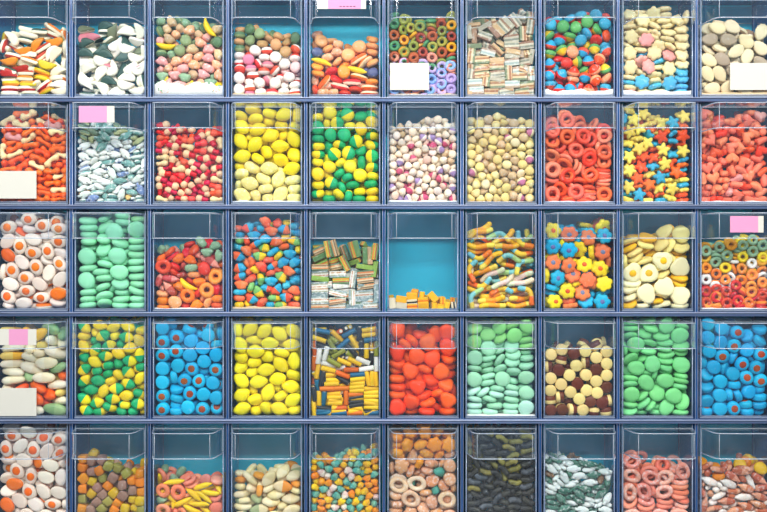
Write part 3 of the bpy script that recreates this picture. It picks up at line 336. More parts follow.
(0,5): (5,15,45,7,21,6,15,43,6,5,6,15,15,6,997,5,40,56,5,997,5,63,15,6,2,4,66,47,6,984,4,90,15,5,999,5,105,49,6,982,4,132,28,13,91,6,131,55,6,4,4,157,5,18,548,4,157,19,5,4,4,15,17,5,996,4,43,6,17,394,6,70,6,21,476,5,66,41,5,2,6,115,23,6,15,6,102,50,6,2,4,134,9,16,684,4,132,55,7,992,4,158,20,16,13,5,158,20,11,980,5,15,5,17,539,5,41,8,17,512,5,39,28,6,996,4,69,5,23,494,5,122,22,5,1,5,133,5,31,458,6,157,47,6,10,5,157,48,6,4,5,39,28,5,994,6,93,13,23,246,6,63,14,6,995,4,108,7,17,413,6,132,12,18,666,4,157,6,17,530,5,104,5,17,558,4,69,21,14,2,4,133,11,42,476,6,134,29,15,951,5,15,18,14,999,5,64,19,9,992,4,116,19,25,708,4,158,20,26,945,5,15,5,18,449,5,40,9,17,585,5,67,22,20,986,6,93,13,21,228,5,15,18,19,998,5,110,22,51,187,4,158,19,32,10,4,89,18,31,764,5,91,16,27,319,4,131,5,30,567,4,14,5,44,530,4,38,34,34,3,4,82,5,46,548,5,84,60,18,548,4,158,19,36,981,4,15,5,45,503,5,14,18,27,996,6,43,6,18,585,4,41,26,23,1,4,157,5,45,494,5,38,32,30,13,5,82,18,36,691,4,111,20,55,96,4,158,19,41,46,4,14,21,33,4,4,109,5,70,594,4,133,5,58,503,4,158,19,45,29,5,77,19,36,709,5,109,22,48,830,5,133,5,59,503,5,46,12,42,728,4,15,21,37,25,5,85,19,53,69,6,158,19,57,982,6,14,7,99,485,4,52,14,40,710,5,108,4,43,412,4,134,9,75,340,4,158,19,62,946,5,62,13,36,727,4,84,20,58,34,4,14,5,72,594,5,39,12,46,727,2,82,5,73,476,4,56,12,38,746,2,112,23,78,77,5,35,12,59,247,4,85,20,60,968,4,113,18,62,812,0,133,11,85,784,4,14,21,48,994,2,57,6,58,467,6,109,5,97,530,5,135,32,60,971,5,155,5,77,494,2,14,21,58,21,4,60,16,56,895,4,59,14,67,105,4,86,21,64,68,2,158,19,71,945,2,39,5,83,584,1,63,9,99,540,4,88,22,68,51,2,108,7,70,458,1,134,5,110,485,6,157,5,72,557,4,40,5,84,448,1,39,7,85,512,5,14,5,72,540,2,39,12,87,558,4,37,32,65,7,4,87,12,84,159,2,61,15,70,160,0,133,13,109,521,1,158,17,86,29,3,38,7,113,603,5,38,29,71,994,5,85,15,86,912,2,62,17,72,87,2,111,22,91,58,2,157,14,94,29,1,15,5,100,548,1,36,52,91,6,2,63,21,77,105,0,110,5,124,485,6,14,38,75,25,0,134,5,137,449,0,40,5,111,603,4,14,8,72,512,1,84,18,90,821,2,109,10,121,431,0,135,31,104,933,3,158,5,123,430,4,15,37,81,980,4,38,19,89,594,1,85,20,95,893,6,110,22,104,41,2,109,15,121,603,1,158,14,102,945,1,40,32,110,21,1,64,5,95,430,2,95,15,132,817,3,88,33,116,12,3,110,36,122,214,2,135,31,114,951,1,158,14,121,494,1,14,21,101,521,0,14,39,91,9,0,113,22,123,604,3,157,22,120,476,0,14,39,104,959,1,14,39,98,26,1,85,18,110,821,1,81,5,147,548,0,135,14,136,585,2,158,26,142,39,2,14,5,126,476,3,42,32,118,974,3,80,20,128,908,3,37,49,116,512,0,73,22,132,926,1,109,22,143,124,2,132,32,143,955,3,15,31,120,4,0,64,24,110,628,0,63,5,126,585,1,66,22,135,100,3,109,22,153,69,1,158,22,150,39,2,15,31,128,23,0,38,11,115,530,1,86,5,111,476,1,110,5,151,430,0,132,22,159,40,1,158,5,150,494,3,14,30,138,24,1,38,22,138,974,2,41,28,133,75,0,63,19,143,834,2,98,58,194,522,3,14,14,155,485,3,14,31,147,24,1,108,14,167,51,1,132,24,169,955,3,14,31,156,23,3,39,5,141,494,0,87,13,153,476,0,108,17,176,51,1,132,10,182,231,2,158,22,160,957,2,23,32,166,975,1,40,22,146,39,3,63,14,154,871,1,86,30,168,974,0,134,5,164,548,2,158,22,180,883,1,14,5,153,503,1,60,21,173,538,0,78,5,174,512,1,85,32,177,5,3,81,32,186,994,3,158,5,178,476,0,158,21,170,57,0,5,29,173,489,1,40,22,153,956,1,37,43,169,442,3,60,30,168,475,2,81,14,179,430,1,133,27,190,937,0,108,30,188,939,2,16,31,193,23,2,107,22,194,40,0,77,30,194,5,1,133,21,198,57,0,133,48,202,793,0,157,11,194,839,2,14,31,202,25,1,35,18,171,538,0,23,32,175,42,0,56,9,172,466,0,158,17,203,321,2,14,14,187,503,0,37,9,167,492,2,14,5,181,585,2,14,23,209,60,0,39,5,193,585,0,46,14,194,512),
(0,6): (2,25,7,15,999,0,26,65,7,585,2,104,49,10,6,2,108,73,7,553,1,53,39,21,2,1,74,39,8,553,1,74,40,7,617,0,65,86,7,521,1,165,36,12,996,0,161,73,8,553,1,8,74,10,996,0,63,11,11,999,0,65,68,8,521,1,102,22,10,6,1,135,66,7,585,2,9,36,10,996,1,25,10,7,585,1,55,39,7,553,2,64,85,8,358,0,100,7,10,993,0,142,42,10,11,0,7,10,20,594,1,36,36,7,617,2,63,9,11,6,0,101,15,11,11,2,93,74,10,996,1,135,83,7,585,2,56,40,7,507,1,101,8,10,11,0,90,76,10,996,2,141,45,7,539,2,7,75,23,996,1,103,36,7,585,1,65,71,12,11,2,8,35,10,996,0,39,74,13,996,1,36,36,7,489,1,35,16,28,544,0,63,7,10,6,0,141,27,7,585,0,17,36,7,617,1,101,8,10,11,2,101,6,10,6,1,153,8,10,6,0,65,14,10,6,1,62,39,21,553,1,103,36,7,585,0,103,26,10,999,0,63,7,10,993,0,100,88,198,562,0,152,7,29,6,1,101,8,10,11,0,10,88,144,498,1,140,16,11,1,0,8,73,41,2,1,101,12,10,999,1,7,35,29,2,0,78,8,30,999,1,7,85,106,576,0,139,7,10,6,1,77,10,43,521,0,37,53,198,514,0,115,6,30,6,0,162,8,38,516,0,77,9,30,999,0,50,7,43,562,2,77,7,55,6,0,62,75,194,653,2,115,7,30,999,2,10,89,69,562,0,151,7,68,16,1,10,82,177,417,1,82,80,191,601,0,38,8,72,993,2,162,7,57,498,1,134,8,48,6,0,10,82,69,562,0,19,68,65,11,0,134,7,49,999,2,21,7,34,999,0,69,36,196,25,0,76,7,75,999,1,77,7,56,11,0,105,7,59,498,0,92,67,193,994,2,7,34,49,2,0,162,20,206,426,0,153,16,114,435,1,10,8,62,562,2,54,8,110,16,0,38,7,72,11,0,38,7,55,11,2,135,7,67,6,1,20,50,104,999,1,144,12,86,998,2,20,64,124,85,1,114,10,101,539,0,11,64,143,444,0,116,10,112,521,2,7,66,93,594,2,141,21,114,349,0,10,8,62,544,2,77,8,75,999,1,10,7,99,498,0,10,56,148,435,0,71,32,110,616,1,152,7,129,6,2,113,29,105,539,0,10,7,101,562,1,10,57,184,499,0,39,7,91,999,1,39,14,111,6,0,7,46,76,530,0,76,10,90,539,1,114,30,113,585,0,11,8,99,516,0,7,46,161,168,2,114,6,87,6,1,51,19,136,634,0,76,20,120,75,0,76,14,117,719,1,93,40,142,197,1,35,34,150,61,0,10,16,101,562,0,93,22,132,485,1,114,7,127,999,1,165,10,100,466,0,20,10,127,585,0,61,24,155,604,1,139,27,206,137,1,20,31,169,929,0,20,39,183,830,1,69,11,162,476,1,45,10,177,394,0,80,26,163,807,0,161,19,141,490,1,7,34,129,821,0,45,39,181,2,0,81,10,167,467,1,94,7,176,182,1,46,7,151,970,1,113,7,146,6,0,149,32,171,562,1,134,18,197,794,1,19,11,152,530,1,111,18,153,136,0,142,7,158,498,1,139,19,168,90,1,7,10,160,594,1,105,10,186,467,1,122,7,191,807,1,162,7,174,562),
(0,7): (0,39,17,21,4,0,17,39,21,0,0,66,13,20,804,2,76,78,21,2,2,113,17,21,2,0,90,56,20,899,3,155,17,21,990,0,155,83,20,812,3,16,17,29,994,0,44,49,24,89,0,89,25,26,372,0,66,41,20,860,0,112,43,36,344,3,131,37,23,642,2,160,17,45,779,0,155,46,21,950,0,37,32,41,808,0,15,42,45,690,2,74,21,42,973,2,42,81,20,845,0,103,13,47,967,2,128,65,20,856,2,131,12,39,874,3,156,62,40,32,0,13,12,52,768,0,16,66,20,912,2,75,14,65,58,2,131,35,52,815,2,104,83,26,379,1,154,14,72,61,3,16,81,39,974,2,59,41,53,236,2,58,67,32,984,3,97,58,61,143,2,126,12,70,206,2,153,42,56,951,0,46,12,58,184,1,104,26,67,888,3,159,50,80,535,3,26,29,71,813,0,17,78,64,21,0,56,13,84,539,0,77,41,71,996,2,138,12,92,841,2,44,46,76,64,0,14,56,70,973,1,83,16,87,571,0,111,14,92,41,0,14,12,85,114,0,17,81,87,938,1,63,35,94,879,0,83,40,107,956,1,101,44,92,6,0,154,38,100,793,1,14,17,107,973,0,22,48,91,926,0,39,28,95,939,0,67,65,109,866,3,120,38,105,937,0,102,64,107,976,0,135,40,87,55,1,46,14,115,946,0,12,83,112,700,2,71,13,112,539,0,98,15,111,951,3,157,12,112,837,1,16,45,119,175,0,49,44,116,982,1,127,12,118,930,0,18,15,132,39,3,14,72,137,932,1,75,28,133,14,1,108,26,131,658,3,13,44,145,63,0,39,14,140,931,3,92,13,142,394,0,132,17,145,177,3,154,28,131,139,1,12,17,156,136,0,17,82,160,476,1,61,40,146,472,3,40,47,138,761,3,110,17,161,234,0,155,18,153,537,1,154,45,147,991,0,38,32,166,44,3,24,60,161,864,1,65,17,151,955,3,85,38,152,516,0,124,42,154,227,3,17,13,181,576,1,17,75,184,947,1,80,13,173,594,3,114,38,175,870,1,13,38,175,556,1,48,13,176,449,1,80,57,175,375,1,132,18,169,700,3,154,35,169,858,3,34,24,191,987,0,136,41,190,507,3,153,13,183,485,0,17,49,197,998,3,62,36,180,106,1,108,13,188,503,0,157,27,202,105,0,80,47,202,28,0,45,66,204,11,0,114,39,204,578,0,90,32,183,196,3,68,18,195,887,3,96,23,205,904,3,132,16,206,359),
(0,8): (2,20,19,12,997,1,20,69,13,999,0,58,24,14,1,0,67,88,25,548,0,81,52,16,961,0,106,76,13,997,1,150,19,13,0,0,128,77,26,517,0,20,19,24,1,1,19,75,26,988,0,95,19,14,995,2,64,74,25,467,1,122,42,13,999,1,152,19,27,4,1,152,63,13,4,1,18,23,37,990,0,19,47,26,704,0,53,32,28,4,2,47,54,22,185,1,119,7,33,467,1,86,19,27,980,1,119,33,26,997,1,152,47,29,793,0,19,20,49,990,0,18,72,51,47,1,50,7,37,458,0,116,32,39,7,1,152,37,43,956,0,21,7,73,585,0,21,51,64,920,0,52,30,51,129,0,84,19,40,11,0,124,56,50,984,1,152,16,47,902,1,19,33,68,40,0,20,80,68,857,0,85,19,54,984,0,121,28,57,77,1,20,31,82,40,1,21,88,89,521,2,67,7,75,439,0,118,7,69,521,1,152,15,64,811,0,127,33,83,172,1,21,65,87,902,0,50,24,65,918,0,67,43,67,361,0,93,26,78,958,1,97,42,68,959,0,152,14,83,830,0,20,83,117,702,1,95,23,92,977,0,153,42,102,2,0,21,28,96,956,2,18,62,106,829,2,50,16,90,139,2,84,31,105,978,0,152,42,115,5,2,122,40,95,889,0,20,7,109,548,0,20,54,119,275,0,81,7,109,458,0,105,41,113,198,0,19,31,113,95,1,55,31,110,978,0,18,28,132,899,0,20,80,138,149,0,50,21,120,22,0,54,63,142,718,2,119,14,104,239,0,152,38,128,4,0,41,29,138,19,0,20,88,171,421,2,61,7,142,494,0,92,16,127,803,0,152,13,106,684,2,140,43,145,58,0,24,7,150,548,0,20,71,151,294,0,54,19,165,987,0,74,44,131,989,0,85,24,147,915,0,123,19,127,916,0,20,32,152,7,0,20,56,151,331,0,57,32,148,36,0,118,18,146,972,0,153,15,132,240,0,20,31,165,995,2,19,59,175,998,0,86,24,162,72,0,140,43,160,903,0,18,79,195,901,2,109,47,164,62,0,152,15,152,830,0,19,20,177,996,0,55,31,177,984,0,87,48,179,956,0,117,64,187,975,0,144,41,176,920,0,20,46,190,997,0,84,18,181,900,0,119,17,163,58,0,133,53,196,975,0,20,54,203,995,0,53,8,192,403,0,118,24,182,24,0,97,47,196,793,0,152,16,172,131,0,158,44,198,646,0,20,24,198,204,0,53,32,190,987,0,76,64,225,938,0,106,19,193,975,0,127,44,207,58,0,140,14,193,847,0,165,20,201,526,0,21,14,207,793,0,81,15,209,414,0,110,19,208,976,0,53,40,217,989,0,53,35,204,987,0,108,18,221,997,0,89,40,213,238),
(0,9): (0,45,38,12,2,3,23,78,12,994,0,77,33,12,989,0,62,72,12,4,3,150,17,12,1,0,127,72,12,996,0,29,8,20,539,0,16,37,16,63,0,113,37,12,2,3,94,72,12,2,3,110,8,20,503,3,156,59,12,2,0,16,8,56,449,3,16,72,26,995,0,83,34,26,17,3,152,42,30,185,0,17,32,33,978,0,22,8,90,485,1,8,72,48,507,0,57,30,40,1,0,114,32,37,204,0,50,8,56,449,3,18,34,48,46,0,72,8,25,412,3,149,22,34,376,2,24,87,68,603,0,97,25,50,113,0,146,8,34,539,1,21,41,66,983,0,149,44,53,812,1,56,8,92,485,3,124,8,56,430,1,86,8,61,503,0,149,26,62,6,2,51,16,124,811,0,23,61,75,49,0,117,30,79,563,0,149,31,78,994,2,25,22,119,737,1,48,22,79,539,0,86,22,75,712,2,118,8,98,558,0,23,30,89,854,1,24,80,91,958,1,89,27,93,713,1,151,8,84,467,2,23,40,102,837,1,16,73,102,168,0,147,31,122,1,0,150,31,93,1,0,23,32,143,230,1,19,77,125,884,0,85,29,132,982,2,90,8,113,394,2,151,8,122,467,2,119,33,115,698,1,23,8,143,539,1,19,46,115,855,0,115,8,139,467,1,164,31,148,481,1,18,51,139,657,1,60,29,111,223,1,72,8,142,521,1,154,33,107,4,1,20,71,150,116,1,18,43,163,972,2,50,45,147,405,2,155,8,160,558,0,15,77,177,743,0,120,30,150,9,2,137,44,161,550,1,23,47,178,3,0,54,27,163,333,2,109,36,170,916,0,42,8,172,503,2,23,20,172,539,2,82,27,157,631,2,81,8,174,485,0,58,29,185,988),
(1,0): (0,23,41,8,958,0,42,68,8,979,0,106,21,8,39,0,149,9,8,976,0,149,71,11,141,0,66,10,8,67,1,25,72,9,798,0,78,71,8,35,0,59,73,9,81,0,148,60,8,929,1,104,86,10,585,0,9,73,11,833,1,66,43,8,113,1,149,42,8,999,0,149,86,10,585,0,23,8,10,929,0,93,51,19,437,0,150,87,29,830,1,65,26,9,159,1,107,37,9,766,0,149,37,18,113,0,106,8,11,766,0,113,51,18,860,0,146,54,18,958,1,64,38,22,24,1,98,26,23,982,0,77,59,41,56,0,149,25,8,958,0,150,71,26,141,0,164,62,37,290,1,158,87,60,619,0,23,24,10,748,0,110,12,24,784,0,82,8,37,477,0,149,23,28,159,0,23,32,21,999,1,52,31,33,183,0,23,13,24,11,0,100,30,39,901,0,149,22,12,521,0,111,17,39,936,0,150,59,68,685,0,163,59,54,815,0,23,24,36,85,0,149,36,35,177,0,68,10,37,601,0,53,8,42,530,0,149,21,43,958,0,107,24,55,113,0,149,27,56,21,0,23,8,37,748,1,52,35,58,284,0,149,9,19,113,0,22,15,52,848,1,61,24,51,11,0,97,51,65,150,0,126,38,67,976,0,112,9,62,964,0,82,45,69,132,1,154,45,75,864,0,149,83,87,720,0,55,25,75,739,0,77,15,68,994,1,149,8,32,294,0,162,86,119,484,0,99,28,79,414,1,151,20,70,59,0,134,8,49,113,0,23,24,69,121,0,163,52,90,308,0,151,27,86,98,0,24,8,65,294,0,57,8,87,584,0,86,8,79,312,0,155,71,133,683,0,22,10,83,85,0,73,32,96,147,0,133,50,92,744,1,118,29,82,595,0,35,48,102,937,0,10,34,91,168,1,94,10,94,900,0,132,9,81,830,1,99,41,105,6,0,19,17,95,283,0,163,48,106,833,0,163,9,68,491,0,56,22,100,871,0,93,24,104,141,0,148,46,107,797,1,23,24,110,865,0,141,18,96,986,0,164,45,126,272,0,43,8,107,620,0,52,42,139,271,0,95,9,111,503,0,130,48,111,94,1,80,41,126,556,0,150,24,109,149,1,131,8,106,302,0,46,32,122,777,0,108,22,115,877,1,160,87,189,477,0,163,74,154,426,0,83,65,175,256,0,149,47,133,669,1,39,10,123,941,0,76,18,129,82,0,116,22,132,621,1,154,18,122,19,0,129,87,204,466,0,91,45,147,238,0,147,74,192,669,1,65,24,145,929,0,25,25,130,964,1,103,34,146,194,0,108,32,164,1,1,160,63,170,364,0,64,38,166,408,0,164,33,142,316,0,145,8,134,358,1,21,28,146,77,0,107,9,126,330,0,38,8,140,685,0,109,16,154,72,0,149,27,158,294,0,149,41,170,865,0,34,17,154,26,0,162,62,193,810,1,111,41,179,877,0,151,38,189,684,1,10,8,130,420,0,87,26,174,350,1,149,62,208,444,0,149,15,147,964,2,35,9,167,521,0,79,9,144,929,0,149,23,174,131,0,109,10,170,90,0,25,37,175,537,0,38,23,174,603,0,53,70,228,358,0,149,9,162,276,1,72,10,163,836,0,62,42,202,900,0,89,65,225,139,0,35,10,185,865,2,77,29,187,284,1,69,56,212,57,1,51,28,193,667,0,9,18,170,491,0,111,16,185,825,0,75,10,182,813,1,143,8,178,294,0,77,20,207,991,1,105,26,201,238,0,141,22,191,113,1,54,8,199,312,0,102,36,217,9,1,21,25,214,151,1,138,37,215,935,2,134,9,197,521,0,52,20,225,720,1,19,9,205,394,0,136,22,207,894,0,32,23,202,284,1,71,8,222,284),
(1,1): (1,11,18,6,997,4,31,58,6,0,4,31,29,6,10,2,50,58,6,995,2,133,29,6,0,4,112,67,6,998,1,161,18,6,995,1,154,88,10,503,4,6,28,21,535,4,10,53,6,2,1,49,23,13,889,1,60,39,6,994,1,63,17,6,995,1,90,66,10,927,1,144,18,10,663,1,137,76,6,6,4,18,30,18,344,4,68,85,6,3,1,111,23,6,4,1,110,47,6,998,1,162,65,8,979,4,28,27,23,517,1,86,11,6,3,4,155,45,11,504,4,118,88,10,539,1,72,33,17,17,4,155,85,25,93,1,21,77,10,620,4,36,88,10,603,1,74,53,10,440,1,162,66,24,171,2,38,6,11,567,1,153,83,39,901,4,127,16,18,903,2,153,37,21,368,1,111,6,20,448,1,159,17,16,995,1,157,64,41,162,1,18,7,21,376,2,153,21,27,6,1,161,81,52,132,1,91,13,17,983,0,155,42,41,900,1,134,10,28,149,1,79,44,35,664,2,159,6,34,494,1,49,10,26,11,1,68,16,22,224,1,132,33,40,149,0,104,12,36,726,1,162,88,81,431,0,16,12,38,854,1,156,23,38,13,1,83,6,37,439,1,154,6,61,394,2,100,27,48,925,0,89,26,31,833,1,133,22,45,77,0,161,72,59,313,0,160,21,49,997,0,39,14,40,347,0,161,48,52,898,2,129,6,43,539,0,58,11,41,220,0,162,57,67,91,0,21,6,56,503,1,161,30,64,188,0,67,6,53,603,0,136,19,57,883,1,160,88,159,449,0,93,22,56,907,1,161,89,116,548,1,114,21,66,385,2,159,77,86,476,1,133,17,69,76,0,162,54,80,991,1,107,6,55,585,0,156,24,71,777,0,42,17,58,57,0,161,59,94,921,1,12,17,55,293,0,160,82,141,341,0,45,10,66,883,0,88,21,66,100,0,155,14,79,134,2,113,10,73,223,0,38,25,75,737,0,70,18,70,991,0,154,34,86,77,0,110,31,87,571,1,159,74,129,268,1,18,10,73,29,0,57,6,78,585,1,87,6,76,449,0,96,25,92,165,0,125,22,86,35,1,161,73,109,803,2,17,11,85,47,0,48,23,86,793,2,68,25,83,4,1,144,9,85,813,1,80,27,97,426,1,105,7,89,503,1,158,52,103,884,1,47,10,93,813,0,66,19,93,2,0,139,28,97,955,0,159,30,97,130,0,17,11,97,47,1,80,10,103,95,1,160,77,183,158,1,151,19,105,961,0,39,14,104,83,1,54,26,105,4,0,102,25,105,147,1,34,20,113,62,0,18,6,116,440,2,10,25,111,955,0,165,14,102,462,0,161,53,121,793,1,128,7,99,603,0,65,11,114,940,1,69,29,118,793,2,107,16,111,902,0,128,25,111,939,0,161,39,122,775,1,82,20,121,864,1,152,10,116,976,0,158,60,145,200,2,23,21,133,82,0,39,6,125,503,2,104,32,127,227,2,162,30,131,903,1,162,22,139,903,2,122,18,124,458,0,93,6,122,521,0,166,65,161,444,0,60,16,127,922,2,96,54,152,129,1,146,17,127,997,0,19,22,143,924,0,126,29,134,531,0,6,19,155,571,2,91,19,136,422,2,141,14,138,97,0,161,14,147,97,1,22,28,157,28,2,77,12,138,631,0,121,6,123,467,0,147,38,146,168,0,42,14,149,740,0,49,20,140,831,0,122,15,142,60,1,154,60,176,356,3,162,48,160,594,1,130,29,153,11,0,122,11,153,42,3,161,38,166,385,3,14,15,167,55,0,18,6,142,439,3,34,14,164,740,1,62,6,142,421,0,99,7,149,440,3,17,11,177,19,1,120,6,168,439,3,154,10,156,813,3,43,11,178,220,0,79,32,154,41,3,144,44,173,367,3,23,53,210,18,1,57,14,160,383,1,136,25,169,156,3,143,17,164,209,3,29,33,191,867,1,78,22,178,934,1,81,24,162,885,0,97,15,163,13,1,148,10,177,987,1,160,26,175,114,3,17,11,190,36,1,69,7,168,458,1,123,28,177,545,3,17,12,202,934,1,67,39,198,849,1,46,36,186,76,3,108,10,178,156,1,88,24,187,37,1,81,6,185,585,3,108,34,189,201,3,106,31,173,184,3,99,15,195,55,1,63,21,192,260,1,41,18,196,372,1,53,12,198,545),
(1,2): (1,43,36,9,315,0,71,26,7,1,2,94,17,7,15,0,146,50,8,3,1,9,52,9,862,2,50,52,8,17,0,118,8,9,603,1,154,9,9,67,2,126,61,8,49,2,150,20,8,312,1,17,10,8,34,0,69,52,7,7,2,100,53,10,845,0,155,36,8,848,0,60,37,21,48,0,88,53,8,973,0,20,27,7,993,2,123,37,8,992,0,34,10,17,860,0,160,52,20,984,0,9,9,35,569,0,66,9,8,894,0,118,22,12,432,0,75,37,31,978,0,89,14,26,54,0,155,25,23,883,2,35,27,26,738,0,70,13,21,895,0,92,38,36,400,2,164,52,36,798,0,40,11,30,970,2,79,23,42,222,0,123,10,24,988,2,9,34,25,132,1,54,40,52,49,2,154,7,25,358,0,95,8,39,274,1,162,62,149,466,2,26,29,40,112,2,50,23,42,215,0,154,17,36,521,0,10,34,42,94,0,164,53,57,717,2,122,24,35,276,0,162,29,52,689,0,16,20,50,939,0,70,27,58,207,1,162,53,75,956,0,103,28,44,204,0,120,9,39,882,2,28,36,60,14,0,77,10,53,225,0,103,43,71,827,0,44,8,44,503,2,152,8,41,684,2,33,31,74,922,0,126,16,53,741,0,16,8,59,149,0,53,30,65,97,0,148,30,60,61,2,52,9,59,123,1,155,8,57,912,0,156,12,71,85,2,17,24,70,75,0,103,15,58,974,0,129,30,63,857,0,86,38,84,420,0,155,26,75,982,0,90,9,74,731,2,132,41,86,257,0,162,54,91,938,0,127,9,72,760,0,146,33,86,291,0,25,8,75,521,2,59,15,70,141,0,118,26,78,332,2,16,43,109,691,0,155,8,88,205,1,164,56,115,352,2,65,25,82,404,0,129,8,94,765,1,59,8,86,457,2,99,29,81,115,1,151,38,102,699,0,19,19,87,11,0,102,12,84,90,0,133,20,103,748,0,51,20,93,118,0,164,30,96,780,0,76,22,99,132,0,101,25,100,777,0,42,8,102,477,0,16,28,100,77,2,69,11,108,111,0,99,9,100,847,0,154,8,111,503,0,46,26,105,853,0,84,29,119,974,1,112,23,119,475,0,50,10,126,975,0,122,8,112,585,1,17,12,100,976,0,86,8,121,603,2,138,26,116,86,0,36,34,115,617,0,159,31,113,809,2,54,28,127,969,0,147,9,132,847,1,18,10,115,993,2,92,28,132,973,0,153,47,151,131,2,134,33,129,663,0,155,24,127,57,1,8,27,126,516,0,154,38,138,16,2,74,29,135,904,0,17,10,130,49,0,24,37,131,435,2,113,9,130,49,0,31,29,142,791,2,54,21,142,404,2,131,38,148,298,0,156,46,167,347,0,44,8,143,503,0,155,23,144,131,2,16,35,151,995,1,82,9,141,865,0,114,20,141,993,0,154,62,187,503,2,142,25,160,131,2,17,9,150,946,0,82,35,148,956,2,115,8,150,276,2,125,36,177,611,0,44,27,155,994,2,18,15,164,67,2,68,31,160,505,0,112,27,156,57,1,41,42,179,457,0,111,13,166,756,0,143,8,155,630,1,21,47,194,441,0,85,39,166,921,2,105,32,178,98,2,8,39,191,381,0,54,9,157,215,1,163,8,150,441,2,15,20,177,971,2,90,15,163,150,1,139,24,175,994,0,45,28,172,685,2,67,16,161,749,2,66,42,182,229,0,55,12,181,923,0,85,24,184,9,2,164,32,164,481,0,37,10,183,888,2,155,9,176,883,2,46,25,190,888,0,20,8,196,276,0,16,24,192,105,2,156,24,188,773),
(1,3): (1,22,12,21,621,1,20,42,15,983,1,119,42,15,986,1,91,72,15,5,1,153,21,14,0,1,129,75,15,4,1,53,27,20,216,1,19,74,21,710,1,87,27,14,996,1,52,72,15,10,1,154,23,37,5,1,160,62,21,635,1,12,37,43,653,1,42,41,42,928,1,119,12,23,412,1,130,40,42,745,1,149,77,42,121,1,80,19,36,998,1,114,12,60,566,1,75,54,33,977,1,151,19,59,8,1,42,12,50,603,1,98,43,52,770,1,117,36,74,214,1,149,51,65,876,1,20,20,73,32,1,70,54,62,426,1,76,18,62,93,1,151,41,92,4,1,152,77,73,87,0,20,34,92,983,1,46,49,71,553,0,81,41,86,37,1,99,75,76,64,0,148,12,87,376,0,119,60,92,826,1,48,19,90,128,1,90,12,88,585,0,120,18,109,802,0,152,75,99,14,0,61,20,113,916,0,20,42,113,983,0,90,43,107,974,0,160,44,121,453,0,132,51,115,17,0,23,12,118,567,0,52,83,111,539,0,102,43,129,40,0,55,53,104,709,0,150,79,127,794,0,20,40,137,32,0,130,41,140,971,0,71,64,132,25,0,154,72,152,40,0,121,75,142,779,0,50,46,142,688,0,83,19,129,343,0,153,15,122,295,0,19,13,156,476,0,118,12,143,585,0,75,40,159,535,0,153,12,160,449,0,151,40,161,450,0,19,73,173,968,0,55,12,148,584,0,98,40,158,435,0,154,22,190,984,0,123,32,171,280,0,45,37,169,5,0,12,40,186,462,0,95,12,170,439,0,103,70,186,961,0,120,23,197,956,0,154,72,176,991,0,22,12,192,458,0,40,42,192,997,0,80,41,187,17,0,152,49,212,93,0,136,58,192,96,0,56,19,213,14,0,63,12,186,439,0,91,74,205,100,0,160,19,222,462,0,116,57,217,501,0,18,23,219,33,0,55,47,219,476,0,88,34,208,20,0,153,70,237,4,0,151,80,208,568,0,20,60,218,185,0,92,20,227,954,0,85,60,230,2,0,128,12,223,439,0,50,19,235,13),
(1,4): (1,18,38,11,6,2,31,84,17,422,2,46,18,10,3,1,65,85,17,467,2,121,18,10,1,0,80,46,10,2,1,155,18,10,0,0,154,78,13,44,0,18,17,24,958,0,18,66,17,667,1,69,17,22,824,0,50,60,10,995,0,95,18,17,426,0,97,77,10,995,0,122,18,29,997,0,155,50,17,278,1,18,17,46,957,2,17,46,39,996,0,77,27,40,752,0,70,59,31,104,2,105,18,46,996,1,114,49,12,49,1,155,18,29,10,1,132,43,36,197,0,47,37,47,996,0,10,77,47,544,0,45,39,27,7,0,101,47,32,889,1,95,49,52,173,1,129,77,18,870,2,151,17,48,999,0,154,78,36,992,1,18,10,73,485,0,31,75,48,607,0,52,10,51,503,0,91,18,64,962,1,124,10,70,494,0,154,48,48,141,0,10,37,83,490,0,18,47,58,998,0,67,49,62,931,1,95,37,81,159,0,125,33,68,475,1,155,21,67,985,1,155,77,56,20,0,40,32,72,898,0,18,64,82,621,0,72,18,75,81,2,128,18,102,499,0,154,17,89,49,1,155,48,74,839,1,47,10,91,485,1,99,10,93,421,0,154,35,102,947,1,154,68,81,857,0,17,18,104,973,0,76,23,101,119,2,44,58,89,790,0,72,54,86,763,0,128,57,64,510,1,128,51,94,916,1,162,77,108,571,0,39,33,109,451,0,18,54,111,275,0,61,48,107,45,1,103,35,106,106,0,154,36,123,965,0,18,17,123,3,0,59,10,123,412,0,121,43,124,223,0,154,10,118,585,0,18,18,143,4,0,95,10,126,503,0,124,22,135,740,0,147,41,147,493,0,154,61,135,540,2,42,28,143,433,0,82,37,128,22,0,114,10,155,567,0,154,17,147,901,0,19,48,157,39,2,18,48,136,937,0,71,19,147,16,0,51,46,152,397,1,134,64,160,57,0,162,57,171,471,2,154,83,139,394,2,18,17,162,1,2,50,10,171,512,2,84,10,171,521,0,99,35,153,759,0,154,17,169,1,0,124,34,170,989,2,18,35,180,912,1,126,10,187,494,2,79,36,169,888,2,17,10,189,449,1,41,25,199,544,0,66,36,192,845,0,102,59,171,927,0,154,35,190,6,1,16,48,204,387,0,66,10,200,585,0,98,24,193,966,1,154,10,203,485,1,17,18,215,12,0,92,10,222,494,1,125,33,208,794,2,154,46,217,330,1,154,62,204,703,1,35,69,229,199,1,48,10,228,539,2,125,17,219,903,0,106,61,218,170,0,154,30,228,721,1,42,37,226,101,0,86,36,211,925,1,136,71,229,76,0,70,32,223,907,0,64,77,235,135),
